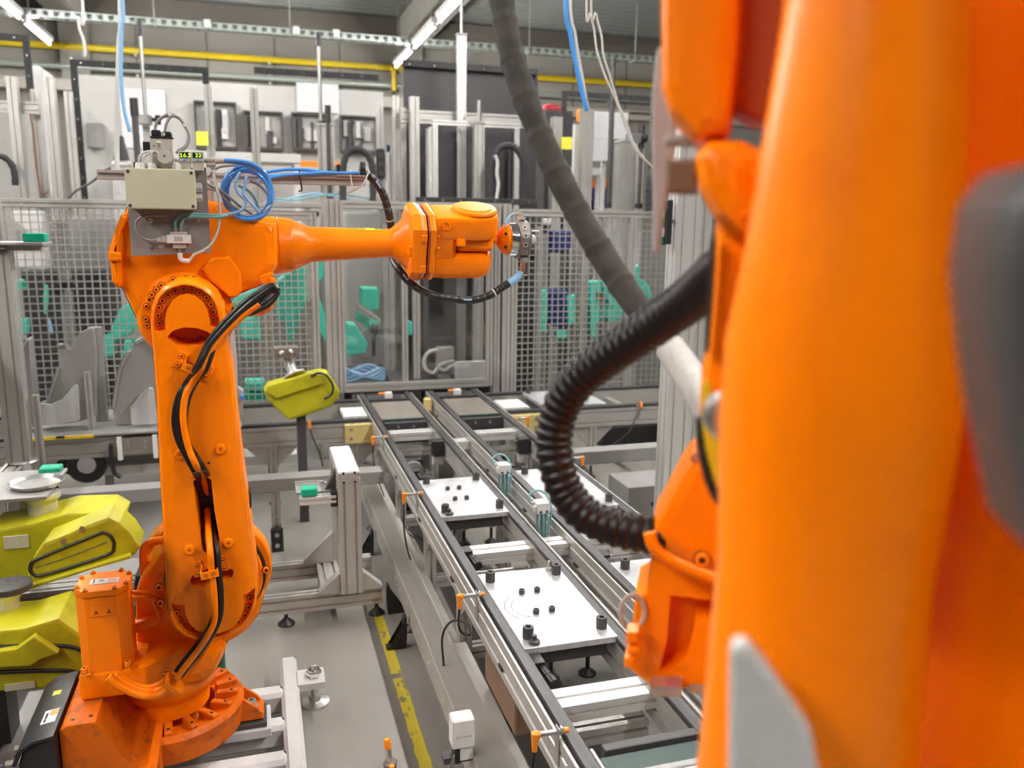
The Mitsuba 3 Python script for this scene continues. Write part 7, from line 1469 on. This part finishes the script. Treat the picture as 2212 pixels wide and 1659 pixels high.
part(N, 'round_housing', near([(-0.0144,1.6919),(-0.0048,1.7018),(0.0184,1.7029),(0.0453,1.6916),(0.0441,1.6619),(0.0394,1.6349),(0.0232,1.6278),(0.0036,1.6446),(-0.0095,1.6649)], 0.66, 0.78, 0.022), 'm_orange', 40)
part(N, 'bracket', near([(-0.0513,1.9),(-0.0425,1.7432),(-0.0353,1.7245),(-0.0247,1.7148),(-0.0154,1.7037),(0.012,1.7069),(0.0152,1.7634),(0.0131,1.8953)], 0.68, 0.8, 0.014), 'm_orange', 35)
part(N, 'recess', near([(0.0036,1.9111),(0.0078,1.7605),(0.0131,1.7322),(0.0335,1.7206),(0.0506,1.7282),(0.0701,1.7894),(0.074,1.9059)], 0.72, 0.8, 0.006), 'm_socket', 35)  # dark block painted as the deep shade between bracket and arm
part(N, 'rear_body', bx(.50, .72, .30, .62, .9, 2.1, .05), 'm_orange', 30)
part(N, 'side_cover', near([(0.1011,1.6604),(0.0941,1.6476),(0.0935,1.6242),(0.099,1.5942),(0.1067,1.5633),(0.1192,1.5236),(0.1777,1.5192),(0.1541,1.6696)], 0.3, 0.38, 0.015), 'm_darkgrey', 35, 'dark grey side cover')
part(N, 'white_label', near([(0.0232,1.4231),(0.0311,1.4201),(0.044,1.4058),(0.0584,1.3862),(0.069,1.3715),(0.0735,1.3529),(0.0767,1.3138),(0.0291,1.3043)], 0.43, 0.445, 0.003), 'm_white', label='white plate at the bottom')
part(N, 'knob', lathe([(.012, 0), (.019, .004), (.02, .02), (.014, .024)], ((0.3489,0.5666,1.4942)), (-.25, -1, .0), 24), 'm_steel', 35, 'grey round knob')
part(N, 'warning_sticker', near([(0.003,1.5257),(0.0011,1.5062),(0.0017,1.4828),(0.007,1.4553),(0.0144,1.4318),(0.0255,1.4105),(0.0402,1.4033),(0.038,1.4378),(0.028,1.455),(0.0178,1.476),(0.0102,1.5029)], 0.694, 0.6985, 0.001), 'm_yellow', label='yellow warning sticker')
part(N, 'sticker_mark', near([(0.0234,1.4259),(0.0293,1.4337),(0.0309,1.4322),(0.0268,1.4262),(0.0339,1.4309),(0.0348,1.4285),(0.0247,1.4228)], .692, .6935, 0, 0), 'm_black')
part(N, 'black_rim', tube([((0.356,0.6146,1.479)), ((0.3559,0.6107,1.4597)), ((0.3581,0.6061,1.4405)), ((0.3625,0.6008,1.4213)), ((0.3694,0.5957,1.4067))], .004, 8), 'm_black', True)
part(N, 'black_strip', near([(0.0052,1.6419),(0.0015,1.627),(0.0015,1.591),(0.0012,1.5392),(0.005,1.5371),(0.006,1.5802),(0.0059,1.6128)], 0.68, 0.7, 0.002), 'm_black')
part(N, 'brown_block', near([(-0.0367,1.6901),(-0.0128,1.69),(-0.0114,1.6635),(-0.0354,1.6634)], .70, 0.73, .003, 0), 'm_brown')
part(N, 'grey_plate', near([(-0.0567,1.8192),(-0.0448,1.7695),(-0.0367,1.7442),(-0.0367,1.7104),(-0.0425,1.6672),(-0.0483,1.6023),(-0.0528,1.6022),(-0.0557,1.6671),(-0.0599,1.719),(-0.0607,1.7572)], 0.84, 0.855, 0.003), 'm_grey_plastic', label='thin grey plate')
part(N, 'plate_bar', near([(-0.0416,1.7138),(-0.0171,1.7136),(-0.0166,1.7053),(-0.0412,1.7055)], .745, 0.775, .003, 0), 'm_grey_plastic')
# wrist of the near robot
wc = [(-0.0024,1.3704),(0.0063,1.3676),(0.023,1.3463),(0.0594,1.3152),(0.0762,1.2996),(0.0829,1.2008),(0.0498,1.2136),(0.0055,1.2252),(-0.0284,1.2371),(-0.0462,1.261),(-0.05,1.2707),(-0.0378,1.2956),(-0.0182,1.3428)]
part(N, 'wrist_cap', near(wc, .98, 1.10, .016, .01), 'm_orange', 35)
part(N, 'wrist_lip', tube([((0.4311,0.8444,1.282)), ((0.4351,0.8399,1.266)), ((0.4492,0.8328,1.2523)), ((0.4798,0.8204,1.2378)), ((0.5106,0.8087,1.2264)), ((0.5363,0.7987,1.2161))], .008, 10), 'm_orange_plain', True)
wb = [(-0.0476,1.2379),(-0.0288,1.2264),(0.0058,1.2131),(0.0679,1.196),(0.0735,1.1101),(0.0485,1.0607),(0.0141,1.0607),(-0.0027,1.0491),(-0.0439,1.0533),(-0.0709,1.0716),(-0.0679,1.1161),(-0.0667,1.1723),(-0.0532,1.1815)]
wp = [(-0.0221,1.1815),(0.0413,1.1805),(0.0637,1.1771),(0.065,1.1557),(0.0125,1.1533),(0.0039,1.1003),(-0.0182,1.0792),(-0.0308,1.0748),(-0.0237,1.122)]
part(N, 'wrist_body', minus(near(wb, 1.0, 1.11, .008, 0), near(wp, .95, 1.04, 0, 0)), 'm_orange', 35)
part(N, 'wrist_insert', near([(0.0093,1.1485),(0.0202,1.1562),(0.0661,1.1391),(0.0704,1.0717),(0.0544,1.0565),(0.0465,1.0936),(0.0112,1.1141)], 1.0, 1.05, 0.006), 'm_orange', 35)
part(N, 'side_rib', near([(-0.0715,1.1487),(-0.057,1.1506),(-0.0564,1.1361),(-0.0709,1.1341)], .95, 0.98, .003, 0), 'm_orange'); part(N, 'side_rib', near([(-0.0696,1.1294),(-0.0562,1.1312),(-0.0558,1.1214),(-0.0692,1.1196)], .95, 0.98, .003, 0), 'm_orange'); part(N, 'side_rib', near([(-0.0724,1.1142),(-0.0589,1.1161),(-0.0584,1.1038),(-0.0719,1.1019)], .95, 0.98, .003, 0), 'm_orange')
bolts(N, [((0.4893,0.8204,1.2518)), ((0.5175,0.8096,1.2415))], .0085, (-.5, -.866, 0), 'm_orange', 'wrist_bolt', .005)
part(N, 'cap_screw', lathe([(.006, 0), (.006, .004)], ((0.4939,0.8577,1.3632)), (0, -.7, .7), 14), 'm_socket')
part(N, 'tool_flange', near([(-0.041,1.0745),(-0.0018,1.0803),(-0.0011,1.0667),(-0.0403,1.0607)], .96, 0.99, .003, 0), 'm_steel'); part(N, 'tool_plate', near([(0.0054,1.062),(0.048,1.0683),(0.0488,1.0556),(0.0061,1.0491)], 1.0, 1.03, .003, 0), 'm_steel')
part(N, 'tool_edge', near([(0.0414,1.0782),(0.0791,1.0839),(0.0803,1.0656),(0.0425,1.0597)], .96, 0.99, .003, 0), 'm_white')
part(N, 'cable_ring', sweep(np.array([((0.4347,0.8876,1.1599))+V(.017*math.cos(a), .005*math.sin(a), .02*math.sin(a)) for a in np.linspace(0, 6.28, 30)]), .0032, 8), 'm_beige', True)
solo('bronze_block', 'small bronze block on the right conveyor belt under the near wrist', 'block', bx(1.136, 1.17, 1.63, 1.71, ZB+.0004, ZB+.05, .003), 'm_brown')
# hoses
def corr(L, r, pitch, amp, n=20):
    p, s = resample(spline(L, 10), pitch/10)
    ph = (s/pitch) % 1
    return sweep(p, r*(1+amp*np.clip(np.sin(2*np.pi*ph)*1.6, -1, 1)), n)
hp = [((0.4337,0.6917,1.6079)), ((0.4362,0.7304,1.5926)), ((0.441,0.7872,1.5648)), ((0.4351,0.8466,1.5336)), ((0.4188,0.8883,1.5046)), ((0.3997,0.9305,1.4736)), ((0.3803,0.962,1.442)), ((0.3669,0.9801,1.4066)), ((0.36,0.9846,1.3661)), ((0.3619,0.9765,1.3292)), ((0.3735,0.9658,1.2941)), ((0.3905,0.9454,1.2721)), ((0.4132,0.9258,1.2621)), ((0.4412,0.9057,1.2581)), ((0.4754,0.8843,1.2567))]
solo('ribbed_hose', 'thick ribbed black hose curving from the near robot arm down to its wrist', 'hose', corr(hp, .0235, .0135, .055), 'm_hose', True)
sp = [((0.4474,1.6106,2.3711)), ((0.4282,1.5164,2.1419)), ((0.4192,1.463,2.0235)), ((0.4253,1.4186,1.9194)), ((0.4418,1.3739,1.8295)), ((0.4676,1.3261,1.7386)), ((0.4963,1.2794,1.6576)), ((0.5257,1.2349,1.5883)), ((0.5508,1.183,1.5283)), ((0.5682,1.1379,1.4903)), ((0.584,1.1052,1.458))]
p, s = resample(spline(sp, 10), .004)
ph = (s/.072) % 1
rr_ = .0215*(1+.07*np.exp(-((ph-.1)/.06)**2)-.03*ph+.03*np.sin(s*37))
solo('sleeved_hose', 'thick dark hose wrapped in cloth sleeve, hanging diagonally across the middle of the photo', 'hose', sweep(p, rr_, 20), 'm_sleeve', True)
sl = [((0.5816,1.1008,1.4588)), ((0.5794,1.0608,1.4426)), ((0.5712,1.0063,1.4242)), ((0.5522,0.9334,1.4041)), ((0.5256,0.8527,1.3865))]
p, s = resample(spline(sl, 10), .003)
solo('hose_sleeve', 'short pale grey sleeve on the lower end of the dark hose, below the ribbed hose', 'hose sleeve', sweep(p, .0226*(1+.02*np.sin(s*300)), 20), 'm_sleeve_light', True)
# lines hanging from the ceiling
def hang(nm, lab, L, r, m, cat): solo(nm, lab, cat, tube(L, r, 10), m, True)
zc = CZ-.01
def up(q): return [(q[0], q[1], zc), (q[0], q[1], (zc+q[2])/2), q]
q = ((-0.5083,4.2,2.6298)); hang('hanging_line', 'white air line hanging straight down at the left, behind the cream box', up(q)+[(-0.5286,4.2,2.3643),(-0.5505,4.2,2.1313),(-0.5676,4.2,1.9134),(-0.5746,4.2,1.732)], .011, 'm_white', 'air line')
q = ((-0.4932,4.15,2.6188)); hang('hanging_line', 'pale blue air line hanging beside the white one at the left', up(q)+[(-0.5061,4.15,2.4321),(-0.5211,4.15,2.2419),(-0.5193,4.15,2.1074),(-0.5021,4.15,2.0029)], .008, 'm_blue_pale', 'air line')
q = ((1.5382,4.2,2.8129)); hang('hanging_line', 'blue air line hanging at the upper right of the dark sleeved hose', up(q)+[(1.5753,4.2,2.555),(1.6212,4.2,2.369),(1.644,4.2,2.2913),(1.6725,4.2,2.2017)], .012, 'm_blue_tube', 'air line')
q = ((1.5814,4.25,2.8291)); hang('hanging_line', 'pale air line hanging close beside the blue one', up(q)+[(1.6193,4.25,2.5678),(1.661,4.25,2.3789),(1.679,4.25,2.2999),(1.7028,4.25,2.2088)], .008, 'm_lightcable', 'air line')
q = ((1.1798,3,2.4851)); hang('hanging_cable', 'white cable hanging at the upper right, left one of a pair', up(q)+[(1.1978,3,2.3777),(1.2141,3,2.3238),(1.2275,3,2.2532),(1.2597,3,2.1749),(1.2995,3,2.1039),(1.3281,3,2.0478),(1.3656,3,1.9662),(1.4069,3,1.9003),(1.4753,3,1.8479)], .0045, 'm_lightcable', 'cable')
q = ((1.1976,3,2.4867)); hang('hanging_cable', 'white cable hanging at the upper right, right one of a pair', up(q)+[(1.2193,3,2.3794),(1.2439,3,2.3022),(1.2536,3,2.239),(1.2821,3,2.1682),(1.307,3,2.1043),(1.3236,3,2.0641),(1.3522,3,2.0124),(1.3943,3,1.9235),(1.4348,3,1.8808)], .0045, 'm_lightcable', 'cable')
q = ((1.2386,2.5,2.3671)); hang('hanging_cable', 'thin pale cable hanging close to the near robot at the top', up(q)+[(1.2445,2.5,2.2877),(1.2427,2.5,2.2338),(1.2482,2.5,2.1909)], .002, 'm_lightcable', 'cable')
q = ((-1.4141,9,3.4142)); hang('hanging_cable', 'white cable hanging from the ceiling at the left, above the tall guard', up(q)+[(-1.4552,9,3.431),(-1.4552,9,3.3309),(-1.4256,9,3.2122),(-1.4283,9,3.0742)], .013, 'm_white', 'cable')
# white switch box and sensor at the photo bottom
sw = thing('safety_switch', 'small white safety switch box with grey lettering, at the photo bottom beside the duct', 'switch')
b = (0.4478,0.5086,1.95,2,0.2534,0.3383)
part(sw, 'head', bx(*b, .004), 'm_white')
part(sw, 'lettering', text_at('EUCHNER', .0065, ((b[0]+b[1])/2, b[2]-.0002, b[4]+.036), (1, 0, 0), (0, 0, 1), .0004), 'm_grey_cable', stuff=True)
part(sw, 'lower_body', bx(b[0]+.022, b[1]-.002, b[2]+.006, b[3]-.004, b[4]-.04, b[4]-.0002, .002), 'm_white')
part(sw, 'black_base', bx(b[0]+.008, b[0]+.024, b[2]+.01, b[3], b[4]-.05, b[4]-.0003, .002), 'm_black')
part(sw, 'bracket', prism([(b[0]-.02, b[4]-.08), (b[0]+.008, b[4]-.02), (b[0]+.008, b[4]-.08)], b[2]+.012, b[2]+.016, 'y'), 'm_steel')
part(sw, 'stand', bx(b[0]-.02, b[1], b[2]+.017, b[3], .2205, b[4]-.0502), 'm_darkgrey')
s2 = thing('proximity_sensor', 'upright sensor with an orange cap and hexagon nut at the photo bottom, left of the yellow line', 'sensor')
q = ((0.2686,1.9,0.3169))
part(s2, 'cap', lathe([(.009, 0), (.0095, .004), (.0085, .022), (.006, .026)], (q[0], q[1], q[2]+.012), (-.1, 0, 1), 16), 'm_orange_plug', 35)
part(s2, 'barrel', cyl((q[0]+.003, q[1], q[2]-.03), q+np.array((0, 0, .0115)), .008, 16), 'm_steel', 35)
part(s2, 'nut', lathe([(.018, 0), (.018, .006)], (q[0]+.004, q[1]-.004, q[2]-.03), (-.1, -.15, 1), 6), 'm_ring')
part(s2, 'plug', lathe([(.007, 0), (.007, .02)], (q[0]+.006, q[1]-.02, q[2]-.045), (0, 0, 1), 14), 'm_orange_plug', 35)
part(s2, 'bracket', bx(q[0]-.012, q[0]+.02, q[1]-.01, q[1]+.012, .0, q[2]-.0305), 'm_sheet')
